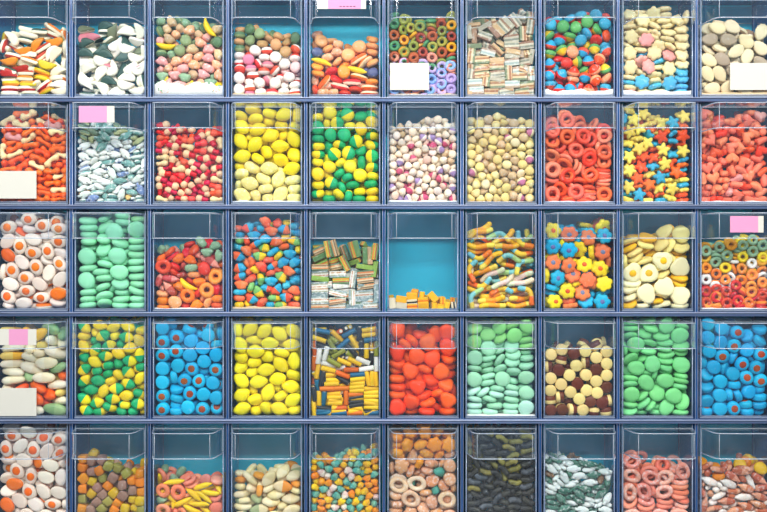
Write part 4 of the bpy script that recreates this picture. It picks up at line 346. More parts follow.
(1,5): (2,9,24,12,810,2,25,37,12,800,2,48,12,12,716,1,42,44,13,9,1,79,23,11,766,1,63,50,12,763,1,91,9,14,382,2,89,43,12,780,2,102,28,12,889,0,108,45,13,716,0,142,23,12,803,0,144,52,13,4,1,161,15,13,553,2,161,60,14,567,1,16,10,20,430,2,29,57,15,130,2,29,18,12,840,0,58,34,12,793,0,68,11,15,381,1,90,25,28,604,0,109,9,15,59,0,122,61,12,755,0,130,9,14,479,0,151,9,25,582,0,160,33,12,821,0,21,23,31,530,1,9,41,24,137,0,36,9,30,147,0,77,9,30,819,0,78,60,14,403,0,92,11,42,381,2,96,60,12,771,0,104,15,29,807,0,120,25,11,694,2,123,10,31,430,0,143,37,26,389,1,163,28,30,704,2,9,11,40,44,0,28,13,44,919,1,53,9,31,732,0,64,25,29,312,0,96,10,60,540,0,111,9,47,787,0,108,32,39,780,2,161,10,38,965,1,13,26,49,752,1,42,24,42,94,2,76,28,41,921,0,121,26,51,737,1,139,12,44,216,0,147,28,41,505,1,9,31,70,100,0,35,10,62,594,1,57,19,47,353,2,74,10,55,189,0,105,29,61,227,0,143,16,63,427,0,159,12,56,845,0,48,29,58,513,0,85,27,59,881,1,127,9,61,642,0,130,26,69,964,1,140,33,57,348,2,162,9,75,928,0,10,9,61,168,2,10,48,58,471,0,26,27,63,574,0,54,9,61,115,0,98,23,76,561,1,111,12,70,372,2,129,10,82,835,0,148,26,78,442,2,162,37,75,571,2,10,44,85,115,0,25,47,71,107,1,28,9,80,822,1,46,20,75,1,0,68,25,62,964,0,134,31,86,584,0,163,21,90,814,0,9,14,77,863,0,60,9,77,678,0,79,10,74,79,0,110,9,86,837,0,113,29,84,734,0,19,28,87,366,1,35,24,88,935,0,56,31,87,252,2,72,26,84,793,2,102,24,99,154,0,144,9,89,370,3,156,14,105,882,0,13,9,96,147,2,29,10,102,949,1,56,41,102,240,0,51,9,93,582,0,125,21,98,850,0,143,29,101,612,1,10,28,103,471,2,30,32,109,869,2,46,25,104,622,0,90,10,88,854,0,115,9,110,187,0,139,9,109,255,0,160,10,122,539,0,161,30,109,929,0,9,10,112,842,0,26,15,124,33,0,46,9,116,237,0,71,9,96,184,0,109,28,114,692,2,142,37,122,592,0,158,25,131,404,0,12,12,135,307,1,62,11,113,25,0,83,19,106,144,1,97,10,109,449,3,124,25,121,315,3,145,17,124,815,2,9,28,143,605,0,40,10,133,594,0,38,27,127,678,0,59,21,125,400,1,74,29,119,121,0,91,21,125,262,2,111,14,125,848,1,162,12,142,481,0,10,11,154,26,1,10,55,132,489,3,28,24,142,847,1,69,26,140,53,3,52,42,132,867,0,73,10,127,467,1,112,9,145,131,2,132,9,134,618,2,145,28,142,811,2,10,24,168,471,0,33,10,154,167,0,75,11,147,498,1,56,9,144,929,0,92,9,138,77,2,127,10,156,91,0,126,27,139,507,0,163,9,161,691,2,21,10,169,576,0,48,14,162,642,0,67,15,163,119,1,97,19,151,779,3,111,28,156,570,1,143,12,150,897,0,9,12,184,934,0,39,33,169,857,2,24,31,160,716,0,50,27,148,273,2,86,10,166,153,0,79,30,155,786,2,110,9,164,346,0,126,18,172,50,0,156,29,159,429,0,23,28,183,274,3,36,18,174,397,0,60,10,178,539,2,109,29,176,647,3,140,29,167,129,3,156,30,178,526,3,30,9,192,59,2,49,23,186,199,0,74,25,175,962,2,93,30,173,360,0,145,10,171,636,2,161,11,183,20,0,67,29,195,255,0,88,10,184,22,0,110,9,184,111,0,136,23,185,603,0,148,9,193,491,0,163,25,196,145,0,51,9,198,77,0,95,24,194,87,0,73,12,191,978,0,125,9,190,243,2,113,22,196,977,0,124,11,209,558,0,84,55,201,909,3,89,37,207,498,0,111,37,208,960,0,140,21,205,993,0,98,12,206,701),
(1,6): (0,10,13,11,881,1,13,34,12,4,0,37,13,12,1,0,54,53,11,813,0,76,14,11,771,0,74,60,11,883,0,97,12,14,466,0,90,31,11,750,3,138,13,13,653,0,131,51,11,775,0,158,10,11,840,1,152,57,12,9,0,25,10,24,928,0,13,37,30,566,0,51,32,12,722,0,32,41,13,585,0,59,10,15,419,0,72,36,11,814,0,106,25,30,82,0,109,47,11,799,1,121,10,19,437,0,118,29,11,801,1,162,32,11,854,0,10,18,36,435,0,13,56,12,981,1,45,20,32,46,0,65,10,33,696,0,87,21,30,872,0,132,20,35,869,0,140,34,16,468,0,147,10,33,539,0,24,10,45,750,0,10,56,30,768,3,49,10,47,558,0,29,29,34,310,0,80,10,48,930,0,71,34,32,816,0,100,11,39,394,1,119,14,47,489,0,162,22,30,741,1,10,19,60,417,0,45,35,47,57,0,61,29,50,226,1,99,18,58,160,3,139,10,53,910,0,161,11,48,963,0,31,25,56,233,1,13,37,52,730,0,58,17,63,791,1,110,37,53,34,0,129,28,58,889,1,148,34,57,930,3,14,10,76,732,0,11,60,53,139,0,41,10,68,364,0,80,31,64,666,1,92,10,74,877,3,136,14,76,229,0,159,20,65,939,0,29,26,74,747,0,13,57,72,16,1,48,25,81,881,0,74,10,71,220,1,117,10,67,801,0,142,29,84,323,0,159,10,81,467,0,10,30,90,243,0,34,10,90,594,1,66,10,89,746,1,106,25,81,342,1,122,17,87,919,0,141,11,97,503,0,31,31,98,881,0,10,57,91,508,0,86,20,96,201,0,159,24,93,974,0,11,10,98,895,1,47,18,101,589,0,66,25,107,291,0,73,30,87,43,2,102,10,96,485,1,122,10,105,911,3,159,10,108,857,0,10,27,108,934,3,32,14,111,723,1,86,28,116,40,0,78,10,109,503,0,138,30,106,266,0,13,11,122,485,0,11,60,116,175,0,41,26,119,916,1,56,10,120,485,0,86,13,127,975,1,101,13,118,11,0,161,15,127,979,3,12,33,128,829,3,10,60,135,646,0,33,13,135,544,1,48,23,136,784,0,120,15,126,962,0,140,10,121,274,1,160,35,136,983,0,11,15,142,65,0,27,31,147,158,0,68,28,125,720,0,107,14,140,543,0,140,13,141,1,0,136,31,128,405,0,158,10,145,840,1,133,52,135,895,1,15,12,160,19,0,10,57,159,562,0,43,10,152,449,0,65,14,137,955,1,89,10,145,819,0,96,33,130,663,1,141,30,147,890,0,119,41,131,904,0,32,27,165,3,0,10,37,153,155,1,60,26,155,477,0,68,10,158,558,3,105,13,164,101,3,123,10,152,467,0,116,27,148,602,0,160,23,159,141,1,11,28,173,48,0,52,16,168,993,0,86,21,163,211,1,144,10,165,467,1,162,39,171,517,1,31,10,173,540,0,11,57,180,640,1,74,16,178,234,0,83,31,143,620,3,103,32,171,250,1,129,28,163,811,1,145,28,179,739,3,160,12,178,352,0,10,10,185,206,1,38,24,182,910,0,93,10,179,877,0,121,10,176,678,0,140,12,189,240,1,157,38,192,584,1,10,35,191,755,3,53,13,186,739,0,84,31,180,949,1,109,23,187,854,3,106,45,185,605,1,127,29,191,507,0,159,10,198,576,0,23,25,201,147,0,10,50,206,369,0,33,10,198,449,0,60,29,188,696,1,119,10,200,503,0,95,35,196,836,0,139,17,208,8,0,10,10,207,315,1,55,10,209,521,0,46,28,202,884,1,74,24,207,458,0,75,10,195,929,0,95,16,201,954,1,113,37,208,291,0,132,41,203,881,0,78,10,219,149,3,40,56,213,984,0,91,34,217,935),
(1,7): (0,22,31,6,0,0,22,72,7,2,0,63,21,7,11,0,71,62,6,1,0,102,21,7,1,1,112,60,6,994,1,147,30,6,999,0,151,73,7,2,0,21,31,10,995,0,33,70,10,988,0,61,27,12,0,1,80,6,29,558,1,148,32,6,994,0,21,32,14,996,0,22,54,21,988,0,62,21,7,993,0,109,21,10,13,0,151,32,12,998,0,151,31,18,10,0,40,13,35,323,1,22,54,26,984,0,59,35,17,0,1,113,21,17,989,0,151,31,34,20,0,21,54,33,13,0,21,90,33,503,0,76,29,26,936,0,60,67,31,40,1,114,21,23,997,1,20,28,39,548,0,21,54,29,11,0,60,6,69,466,0,151,6,22,549,1,76,29,34,918,1,151,30,39,956,0,151,43,31,974,1,21,6,22,521,0,21,54,42,997,0,53,33,42,490,0,21,88,72,440,1,76,28,44,73,1,151,28,44,22,0,22,55,51,0,0,45,35,44,517,0,113,21,29,2,0,22,55,57,10,1,21,80,36,576,0,117,6,70,576,1,21,60,61,994,0,21,79,92,884,1,58,35,67,40,0,112,20,37,984,1,21,21,62,920,0,21,61,65,997,0,92,20,52,51,1,151,20,59,23,1,150,21,51,22,1,21,44,78,989,1,23,60,70,1,0,57,11,68,548,1,111,15,81,539,0,97,28,56,53,0,151,20,65,994,1,21,12,85,512,0,21,79,106,167,0,59,35,76,955,0,101,37,60,913,1,126,36,62,562,1,21,45,84,998,1,22,44,90,9,0,52,18,97,804,1,102,39,68,52,0,151,12,104,349,1,21,18,86,467,1,77,21,97,425,0,60,52,99,828,0,102,40,78,70,0,151,20,70,22,1,21,51,114,4,1,21,44,95,997,0,114,6,110,412,1,85,20,88,316,1,21,6,83,512,1,21,50,104,3,0,54,26,117,804,0,115,16,121,512,0,151,6,127,476,0,20,72,138,665,0,20,83,137,402,1,80,6,132,485,1,57,36,122,142,1,151,21,77,22,1,20,16,120,178,1,20,60,138,329,1,55,19,109,841,0,116,16,161,549,1,151,16,142,512,1,22,29,143,685,0,38,17,147,367,0,77,51,132,101,1,90,37,114,71,1,151,26,141,412,0,151,20,84,974,0,21,12,156,240,1,21,37,136,703,1,125,89,196,430,1,141,25,106,204,0,141,47,110,313,0,21,73,163,2,0,34,55,137,384,1,106,41,125,108,1,151,6,168,585,0,21,37,167,68,0,80,16,141,421,0,58,37,155,593,0,117,26,161,512,0,111,42,133,879,0,151,36,142,449,1,142,37,108,739,1,21,38,179,912,0,21,74,173,998,0,79,26,147,476,0,117,36,163,494,0,59,29,175,76,1,24,36,206,930,0,116,46,169,512,0,151,16,182,494,1,151,46,146,503,0,20,73,201,42,1,20,75,190,44,0,117,79,194,521,0,151,26,181,421,1,21,16,194,421,0,20,75,214,79,1,59,29,190,57,1,126,27,198,761,0,152,47,178,847,0,21,39,191,857,0,58,6,166,548,0,99,6,168,421,1,117,57,183,549,1,47,49,216,46,0,51,89,212,476,0,81,43,210,39,1,90,14,186,339,1,21,6,182,521,0,20,63,221,43,1,58,6,207,503,1,152,47,194,847,0,90,21,201,620,1,83,40,220,21,1,54,16,217,485),
(1,8): (1,16,19,10,971,1,19,52,8,993,1,66,20,8,996,0,57,52,8,10,2,101,21,8,999,2,80,78,8,1,0,156,23,8,8,1,156,59,8,8,2,43,7,21,576,0,44,31,15,62,1,86,55,14,184,1,107,38,20,18,0,110,68,17,706,1,122,15,16,919,1,130,41,9,997,2,18,26,21,13,1,16,79,15,246,0,75,45,24,884,0,37,78,8,1,2,153,82,15,176,2,17,30,33,14,0,18,58,27,95,2,123,88,18,403,1,155,52,33,3,1,16,9,40,477,0,16,44,42,35,1,48,40,32,979,2,127,30,35,8,2,16,67,49,950,0,69,18,24,109,0,97,22,30,759,0,153,16,21,996,0,42,22,43,996,0,16,77,59,53,1,70,33,41,899,1,156,18,34,6,2,17,32,57,991,1,93,14,39,705,1,126,7,36,394,2,154,16,46,25,2,17,56,74,458,1,44,45,60,920,0,71,31,55,953,1,123,28,47,5,0,142,48,57,4,2,19,44,79,404,1,42,27,63,202,0,135,51,68,11,1,154,17,59,6,0,16,33,80,404,0,69,8,47,385,0,156,27,72,997,0,16,22,80,521,0,7,79,89,426,1,120,24,58,999,0,136,7,78,594,1,16,12,83,485,1,16,50,100,984,0,39,9,62,385,2,117,26,71,961,2,86,29,61,951,2,152,27,84,978,0,38,32,90,808,1,17,88,123,458,2,95,7,64,439,1,88,39,74,862,0,111,25,81,9,1,110,50,85,367,2,132,40,101,223,1,18,7,81,521,2,10,63,117,326,1,69,16,72,923,2,62,48,83,111,1,100,29,90,961,2,58,32,91,863,0,155,18,96,998,2,18,78,141,385,1,108,7,99,566,0,128,21,105,225,0,49,11,91,666,2,7,28,118,544,2,78,16,95,168,0,106,30,107,83,2,154,17,109,960,0,28,28,111,955,0,58,31,113,828,1,97,30,117,64,1,153,29,121,9,2,41,54,124,845,0,79,12,114,759,2,127,15,123,77,2,152,32,133,980,1,18,7,116,403,2,17,52,139,9,0,55,12,118,794,1,156,7,131,521,1,29,27,127,41,0,16,82,185,559,1,103,7,134,449,0,87,38,123,854,2,17,26,143,830,0,120,27,140,835,2,81,62,127,893,1,43,7,137,403,2,7,56,160,498,0,80,24,138,977,0,107,33,145,835,0,152,26,147,984,2,142,56,145,977,0,40,41,153,133,2,94,52,151,743,0,143,49,156,22,1,17,16,151,113,1,42,31,162,169,1,64,12,150,477,2,86,24,151,975,2,153,52,172,40,1,40,15,164,41,2,69,18,170,769,0,98,28,167,975,0,16,28,170,139,2,129,16,157,21,0,153,32,169,439,1,22,59,186,850,1,84,30,181,77,0,99,7,166,585,0,156,20,172,475,1,20,7,179,412,2,11,80,214,597,1,47,40,195,4,0,106,53,188,922,2,129,19,176,117,0,16,28,185,86,0,115,23,183,833,0,155,7,167,394,1,143,42,198,39,2,16,54,196,133,0,76,23,190,902,1,101,12,198,529,0,119,58,212,332,0,154,17,198,112,2,165,46,191,562,1,18,38,203,850,2,7,53,223,526,1,45,12,187,350,2,127,7,201,485,1,128,29,208,20,2,154,48,212,8,1,72,16,200,24,1,30,9,209,649,0,52,35,213,828,1,93,34,214,168,1,156,29,221,166,2,7,17,210,544,1,68,25,218,149,1,156,8,216,385,2,26,26,221,332,1,56,14,224,241,1,17,15,235,865),
(1,9): (1,47,12,10,0,0,40,79,10,1,0,77,28,10,994,0,68,82,12,37,0,123,13,10,989,2,102,83,17,704,0,157,18,10,999,0,129,81,10,3,0,15,20,10,6,0,13,57,10,986,0,95,8,19,585,1,102,35,10,998,0,126,15,25,2,1,128,47,14,815,1,164,42,24,471,0,159,74,10,0,0,43,12,37,669,0,38,42,10,4,2,65,41,24,995,0,63,51,10,994,0,95,60,10,997,0,160,15,29,887,1,144,60,20,514,0,18,15,25,2,2,42,35,25,4,2,76,13,28,208,1,118,18,41,999,0,157,39,53,865,1,142,32,20,591,1,35,40,41,980,0,15,74,17,159,0,98,28,25,23,0,144,12,43,846,0,13,58,40,4,0,19,48,25,996,0,64,18,37,227,0,141,39,39,34,0,13,14,40,995,0,39,52,56,982,0,93,12,45,32,0,33,8,62,512,0,20,83,29,176,0,62,45,55,7,2,95,18,59,159,0,123,32,55,7,0,164,13,58,508,0,11,12,59,554,1,8,44,58,517,0,64,13,59,23,0,21,65,61,926,1,40,25,65,403,0,134,27,71,992,2,84,33,45,601,0,159,45,74,41,0,15,33,82,40,0,13,87,52,421,0,84,34,71,148,0,123,8,67,431,0,41,13,86,779,0,63,13,75,992,0,81,13,83,680,0,19,8,87,431,0,12,64,78,102,0,55,41,85,0,0,104,28,75,129,1,156,13,77,907,0,13,27,96,977,0,53,32,102,809,0,105,12,84,846,0,145,14,88,190,1,8,13,113,444,1,78,49,100,6,0,128,19,92,689,0,13,55,109,102,0,9,80,90,507,0,92,29,98,49,1,157,28,105,113,0,28,13,110,989,0,81,9,115,413,0,62,14,106,918,0,133,36,117,759,0,8,54,130,453,0,13,81,117,237,0,149,13,113,150,0,29,34,126,97,1,58,21,125,944,1,120,25,117,559,0,159,34,127,919,1,38,8,127,449,0,8,82,146,508,0,50,40,135,164,0,88,23,123,512,0,79,8,141,458,0,105,34,143,552,0,110,8,105,449,0,17,30,136,153,0,55,12,155,832,0,70,51,153,151,0,159,25,144,648,0,103,12,138,532,1,158,8,132,449,0,27,8,156,476,0,17,67,160,920,0,58,39,169,57,0,62,25,145,112,1,126,18,135,1,0,129,19,151,991,0,8,17,149,635,0,90,22,161,936,1,115,34,164,965,0,153,12,157,97,0,16,87,214,394,0,72,33,178,789,0,119,8,167,458,0,146,35,169,675,0,29,25,171,957,1,9,43,162,571,1,52,13,174,977,1,15,75,181,970,1,96,41,179,861,2,121,40,179,9,0,135,17,176,360,0,13,73,200,840,1,76,64,212,778,0,104,44,193,971,0,14,50,192,114,0,78,17,186,937,0,104,51,211,36,2,158,37,192,558,1,50,34,191,796,0,13,69,224,311,0,76,39,202,594,1,103,14,185,656,0,159,16,184,831,0,19,14,181,76,0,77,15,204,20,0,117,50,222,217,2,118,26,204,404,0,46,11,196,340,0,20,52,222,402,1,53,29,214,60,0,143,12,197,884,2,14,36,202,777,0,61,59,219,188,0,100,21,210,206,0,122,9,207,585,1,36,31,198,852,1,144,46,228,78,0,159,28,213,222,0,27,26,217,36,0,14,15,201,114,0,132,23,228,4,2,154,13,218,757,0,14,11,225,313,0,42,48,227,472),
(2,0): (1,18,21,8,17,2,111,18,7,3,0,104,71,7,0,0,150,37,11,21,0,140,71,7,997,1,61,8,16,585,2,48,36,7,2,0,106,8,30,585,0,81,34,7,0,1,164,73,16,489,0,22,32,23,987,0,22,58,16,113,0,65,73,10,997,1,144,18,18,865,0,125,47,22,763,0,22,8,33,458,2,150,8,40,585,0,164,37,35,553,0,46,49,36,42,2,78,26,36,169,2,151,31,67,164,0,118,29,45,865,0,117,34,68,962,1,29,8,64,503,0,17,34,53,25,0,69,8,47,585,1,154,8,76,430,0,143,35,55,127,0,66,8,80,567,0,48,28,45,849,1,155,74,45,33,0,57,28,67,113,0,102,8,64,485,0,148,87,66,458,0,33,8,99,494,1,87,29,81,70,0,8,17,93,544,0,47,29,85,77,0,93,8,107,494,2,125,8,92,576,0,151,61,69,895,0,53,23,114,548,1,164,75,91,453,0,154,84,125,593,0,164,35,86,471,1,22,22,132,585,0,74,45,106,428,1,120,22,125,773,0,155,64,115,739,0,47,49,110,768,0,152,8,115,476,1,137,34,96,107,1,58,8,119,467,2,155,30,117,775,0,56,43,138,92,0,106,31,118,256,0,152,79,153,277,0,153,47,117,222,1,151,18,140,713,2,22,8,137,458,1,152,33,150,913,1,155,62,156,367,0,84,8,143,585,1,75,34,141,147,1,154,37,165,840,0,102,36,148,130,0,21,8,172,412,0,75,32,165,699,2,103,30,165,920,0,152,76,182,32,0,129,42,158,563,2,17,27,168,222,0,52,8,160,530,0,122,8,147,512,0,121,26,177,95,0,150,8,203,585,0,150,8,171,585,0,22,8,207,567,1,86,8,176,503,1,49,30,185,130,0,155,40,184,48,2,53,20,196,111,1,121,18,189,95,1,151,41,200,103,1,76,19,204,74,0,150,78,218,24,0,152,76,203,26,1,48,31,220,956,0,104,74,219,653,0,109,8,211,567,0,87,33,187,39,0,138,23,220,566,0,150,46,216,85,0,19,26,200,721,0,74,8,227,585,0,22,67,230,457,0,84,37,230,890,2,106,34,221,995,0,22,48,230,475),
(2,1): (0,23,22,9,998,0,104,24,9,2,0,148,21,9,999,0,65,23,14,48,0,150,24,26,0,0,22,24,26,997,0,64,21,33,47,0,108,24,26,995,0,43,58,11,965,0,79,60,16,932,0,116,71,14,961,0,24,22,43,998,0,110,30,43,0,0,148,64,37,720,0,88,71,28,53,0,49,54,33,927,0,151,65,9,996,0,52,68,57,798,0,86,42,54,871,0,148,51,50,294,0,23,38,60,16,0,105,73,40,70,0,24,76,70,865,0,113,72,57,53,0,148,86,36,458,0,62,24,57,961,0,148,21,47,953,0,37,54,79,958,0,23,9,73,476,0,66,21,79,999,0,150,83,77,612,0,150,23,65,991,0,57,22,94,999,0,106,17,66,149,0,148,21,83,993,0,21,45,92,903,0,58,58,110,77,0,128,57,78,14,0,24,21,104,6,0,152,75,117,691,0,103,67,102,131,0,148,57,93,987,0,118,48,110,133,0,68,21,114,987,0,105,10,94,521,0,148,21,103,994,0,24,38,121,11,0,148,77,153,847,0,24,45,137,999,0,151,51,139,512,0,68,34,129,987,0,108,36,121,115,0,83,42,155,868,0,111,37,146,941,0,148,21,121,994,0,24,10,133,503,0,101,10,135,521,0,148,21,139,21,0,21,74,158,886,0,64,19,152,168,0,62,55,175,41,0,24,37,157,21,0,106,21,167,936,0,149,22,157,994,0,64,22,179,956,1,105,70,189,113,0,148,60,172,1,0,24,22,171,4,0,143,86,195,521,0,23,23,189,992,0,91,38,193,37,0,148,68,202,521,0,21,57,186,395,0,58,61,200,901,0,148,21,174,993,0,24,59,222,57,1,81,57,228,578,0,93,9,195,503,0,148,39,192,3,0,24,21,206,993,0,64,33,210,169,0,108,41,205,38,0,111,65,221,874,1,148,39,209,1,0,61,41,234,61,0,148,10,201,603,0,24,21,224,21,0,150,68,233,948,0,112,24,221,991,1,150,33,227,0,0,111,23,238,991),
(2,2): (1,20,20,7,3,3,73,29,10,4,3,155,18,10,2,5,12,35,28,903,2,133,18,18,799,5,158,14,27,0,2,106,37,10,995,2,50,8,19,485,5,104,10,13,539,5,161,78,13,507,2,157,77,37,135,5,20,13,22,3,2,56,42,31,648,3,18,56,38,631,2,154,51,15,77,2,153,42,28,95,5,43,27,45,435,2,124,27,30,192,2,18,18,41,974,2,87,30,25,995,5,159,81,79,50,3,164,35,50,453,7,35,7,54,476,5,113,39,40,721,3,148,18,52,468,2,140,39,55,484,7,11,22,57,40,7,159,65,55,79,5,59,13,58,859,7,60,25,35,580,3,154,86,138,539,2,34,29,70,188,3,103,22,45,777,7,76,32,42,43,1,82,6,35,485,2,115,50,68,559,4,79,29,55,55,5,158,55,72,92,2,154,86,104,503,7,41,9,77,702,7,101,57,118,150,4,82,6,63,348,1,130,6,49,421,5,58,47,95,461,2,108,38,76,423,6,59,74,151,771,2,129,30,86,399,5,60,34,72,280,5,110,14,69,819,3,155,35,80,774,1,152,16,88,467,2,17,28,81,223,7,69,21,87,28,3,110,78,167,261,3,86,31,69,896,2,97,17,88,3,2,164,64,118,571,7,10,12,78,278,3,123,8,103,594,3,152,37,102,77,2,35,51,104,569,5,158,28,116,956,3,44,23,92,914,3,49,20,108,915,3,17,33,104,997,7,72,22,106,354,7,127,21,122,913,6,90,12,105,976,3,17,43,128,647,7,69,43,113,74,5,109,27,107,631,0,20,6,108,512,7,47,55,143,200,5,115,35,130,373,5,59,10,128,421,3,142,33,136,938,5,88,10,125,603,5,12,20,125,548,6,96,50,133,205,7,164,42,145,498,6,12,69,148,594,1,152,6,82,458,3,155,31,158,295,3,128,50,163,669,3,77,54,163,27,6,108,46,166,285,0,40,26,133,906,7,104,22,139,886,7,145,8,118,458,3,33,28,145,135,3,78,31,141,828,6,160,10,135,530,6,12,27,151,262,3,96,18,150,170,3,123,29,157,504,6,130,10,144,585,6,115,13,169,824,6,151,13,160,386),
(2,3): (1,58,34,12,990,0,95,16,12,995,0,110,39,12,4,1,155,12,12,1,0,160,50,12,996,2,15,15,12,997,2,40,57,12,1,1,72,12,17,818,2,104,14,28,31,1,84,39,12,972,1,159,37,26,885,2,121,14,12,994,2,35,23,16,73,2,93,39,27,2,0,134,8,31,585,1,138,35,13,996,1,14,14,29,992,1,69,28,29,319,1,118,35,29,106,2,158,20,32,96,1,132,25,43,984,1,158,82,16,741,1,35,30,35,973,2,58,31,38,173,2,97,33,41,17,1,155,8,48,503,0,164,65,33,344,3,17,12,44,993,0,47,8,27,485,1,79,52,44,112,0,111,8,50,412,1,157,42,48,166,3,34,44,58,791,0,76,36,53,845,3,157,27,56,75,1,21,8,62,521,2,64,8,44,449,2,110,32,54,915,3,134,16,63,76,2,163,72,54,553,2,44,14,54,371,0,14,29,61,180,0,85,14,54,865,1,116,33,70,996,0,156,79,72,818,3,58,30,70,165,3,158,13,71,837,2,80,30,74,262,3,96,8,71,585,0,164,52,71,426,1,35,30,72,510,3,155,26,79,819,1,156,85,96,366,0,18,12,82,103,2,69,12,77,470,0,107,31,86,992,0,154,45,89,44,2,14,29,95,628,1,93,14,91,27,0,159,24,98,17,1,46,13,78,115,1,87,49,98,4,2,121,8,82,458,3,158,54,110,902,1,154,67,100,202,1,37,23,94,63,2,68,32,95,776,1,140,8,97,485,1,115,24,100,989,3,164,81,122,526,1,135,26,89,338,0,17,8,104,567,2,56,16,101,237,1,72,8,108,467,2,157,30,114,988,0,35,41,111,185,1,92,32,111,447,1,126,29,113,3,3,14,29,114,4,1,36,19,117,754,3,157,8,118,394,2,164,81,172,526,3,71,27,125,329,0,100,14,111,906,3,126,8,118,394,0,14,8,133,485,0,132,28,128,969,3,158,55,128,25,0,48,13,125,364,1,16,29,129,3,1,91,16,126,23,2,115,14,137,171,0,159,27,131,36,0,164,68,148,571,0,130,47,152,938,3,143,8,140,585,1,35,8,148,467,2,20,52,160,58,2,67,8,134,521,3,100,12,145,906,2,154,43,150,76,1,158,87,200,421,3,16,30,145,974,0,143,25,154,442,2,164,18,150,553,3,12,20,158,973,0,81,27,148,867,0,53,24,145,65,1,128,14,158,998,0,158,59,174,612,2,103,30,160,66,2,155,8,172,503,1,137,85,215,494,2,15,15,173,991,2,78,13,155,241,3,83,51,164,705,0,158,41,171,739,0,37,31,160,885,1,109,8,170,567,0,160,27,177,257,3,46,35,182,863,2,131,30,175,848,3,164,65,200,362,0,14,14,188,4,0,57,12,165,80,2,131,17,183,168,3,82,10,177,539,3,158,15,194,957,2,143,53,187,242,1,69,29,182,134,2,158,38,199,765,1,12,18,204,991,1,24,42,193,878,1,33,17,174,607,3,103,24,183,567,1,116,41,187,391,3,153,49,214,977,1,56,30,197,868,3,53,8,186,585,0,129,8,201,503,3,35,26,205,420,1,97,8,197,521,3,115,28,204,904,3,153,14,209,4,0,38,8,205,557,2,93,28,208,545,0,71,14,204,954,3,54,48,214,27,2,132,31,218,40,1,82,8,220,467,1,111,20,217,903,2,109,82,218,982),
(2,4): (1,149,88,70,6,2,7,86,34,594,0,11,68,147,426,0,7,86,124,530,0,163,60,143,508,0,24,32,155,248,0,110,85,153,494,0,98,60,122,58,0,104,7,149,626,0,66,72,147,848,1,24,35,143,429,0,127,41,143,244,0,24,17,135,620,2,165,68,100,413,1,24,15,152,44,0,163,7,145,562,0,24,20,112,923,0,136,9,136,530,1,148,52,7,521,0,136,40,153,428,1,60,7,154,626,0,86,7,116,271,1,149,9,134,594,0,44,7,151,381,0,117,9,153,512,0,24,29,124,62,0,67,27,147,521,0,109,38,130,755,2,24,6,90,6,0,163,30,137,580,0,146,25,137,548,1,86,14,143,455,0,66,18,125,977,0,69,35,131,13,0,116,28,135,767,1,118,39,108,507,2,165,60,50,530,1,68,16,109,8,1,59,28,101,411,2,22,7,9,6,0,149,25,108,521,0,108,20,120,305,0,165,9,101,576,1,23,7,106,999,2,148,24,84,539,2,68,7,88,999,2,67,7,9,6,1,150,19,7,521,0,149,25,96,585,0,32,24,76,539,2,104,21,97,585,2,7,23,67,530,1,22,6,9,999,2,8,55,52,996,1,111,17,17,585,2,111,9,7,585,2,68,8,22,993,2,149,21,60,999,1,67,7,21,11,2,149,15,14,521,2,68,7,40,16,1,138,10,58,11,2,62,22,69,530,2,149,20,72,521,2,22,7,22,999,2,103,7,30,498,2,148,7,12,6,2,103,25,33,993,2,137,7,27,1,2,22,7,23,6,2,165,9,42,530,2,33,20,50,539,1,83,15,36,999,2,134,11,28,585,2,23,7,47,999,2,23,9,35,585,2,94,21,85,521,2,106,7,75,562,2,23,6,62,6,2,77,9,59,539,2,135,7,41,6,2,32,12,63,999,2,90,15,47,358,2,138,8,57,21,0,76,7,72,999,1,137,7,74,11,1,137,7,91,6,0,23,8,77,521,0,135,9,107,521),
(2,5): (2,25,28,7,2,1,60,10,7,999,0,88,8,9,585,0,113,14,9,507,2,164,14,9,553,1,164,60,14,562,2,32,7,9,521,0,58,25,9,521,1,87,10,24,6,0,149,15,9,617,2,115,37,7,999,2,8,23,14,562,2,59,10,20,6,0,130,15,7,2,1,142,64,7,3,1,28,23,20,6,0,8,72,25,553,0,32,8,26,521,0,84,27,31,562,1,134,14,22,507,1,151,46,13,956,2,10,7,14,594,1,66,23,37,395,0,101,39,25,560,1,59,8,35,585,0,130,36,22,429,1,112,8,32,476),
(2,6): (2,39,26,8,999,2,113,51,9,95,2,36,46,8,999,0,138,33,8,31,0,102,49,40,266,1,153,50,89,476,2,111,50,65,350,0,136,15,10,521,1,47,50,31,567,0,105,42,19,848,0,67,10,8,929,2,51,33,22,67,2,117,28,22,947,2,136,34,38,67,0,64,10,25,911,0,138,19,28,819,1,8,40,38,462,3,152,35,78,513,0,50,36,44,539,0,136,25,53,830,1,22,8,30,566,0,113,50,130,494,0,69,24,37,830,2,138,15,68,911,3,89,12,46,830,3,96,40,72,440,0,36,50,75,521,2,94,8,70,421,1,30,35,67,603,1,75,31,80,422,0,47,50,109,567,2,136,21,83,649,2,106,42,92,422,2,66,16,88,712,1,116,24,98,77,0,36,22,51,521,2,11,37,111,704,3,153,8,38,476,0,47,16,98,963,3,142,34,117,987,0,36,45,91,993,1,50,33,109,404,3,91,41,122,331,1,45,24,125,667,1,146,8,111,421,3,63,46,146,441,3,96,25,123,648,0,27,36,138,293,0,163,48,169,434,3,36,8,67,567,1,106,8,127,585,0,36,23,149,521,0,136,24,133,847,0,139,43,137,935,1,24,50,168,412,0,61,8,125,394,3,139,17,145,865,3,14,8,98,576,0,136,25,163,123,0,36,34,162,294,0,105,9,160,276,3,89,36,167,476,0,131,43,159,90,1,142,31,178,177,3,33,9,137,358,3,148,9,173,467,0,95,22,181,421,0,36,9,160,340,1,82,8,182,521,3,33,21,174,585,1,33,36,185,312,0,35,8,193,439,0,34,22,202,783),
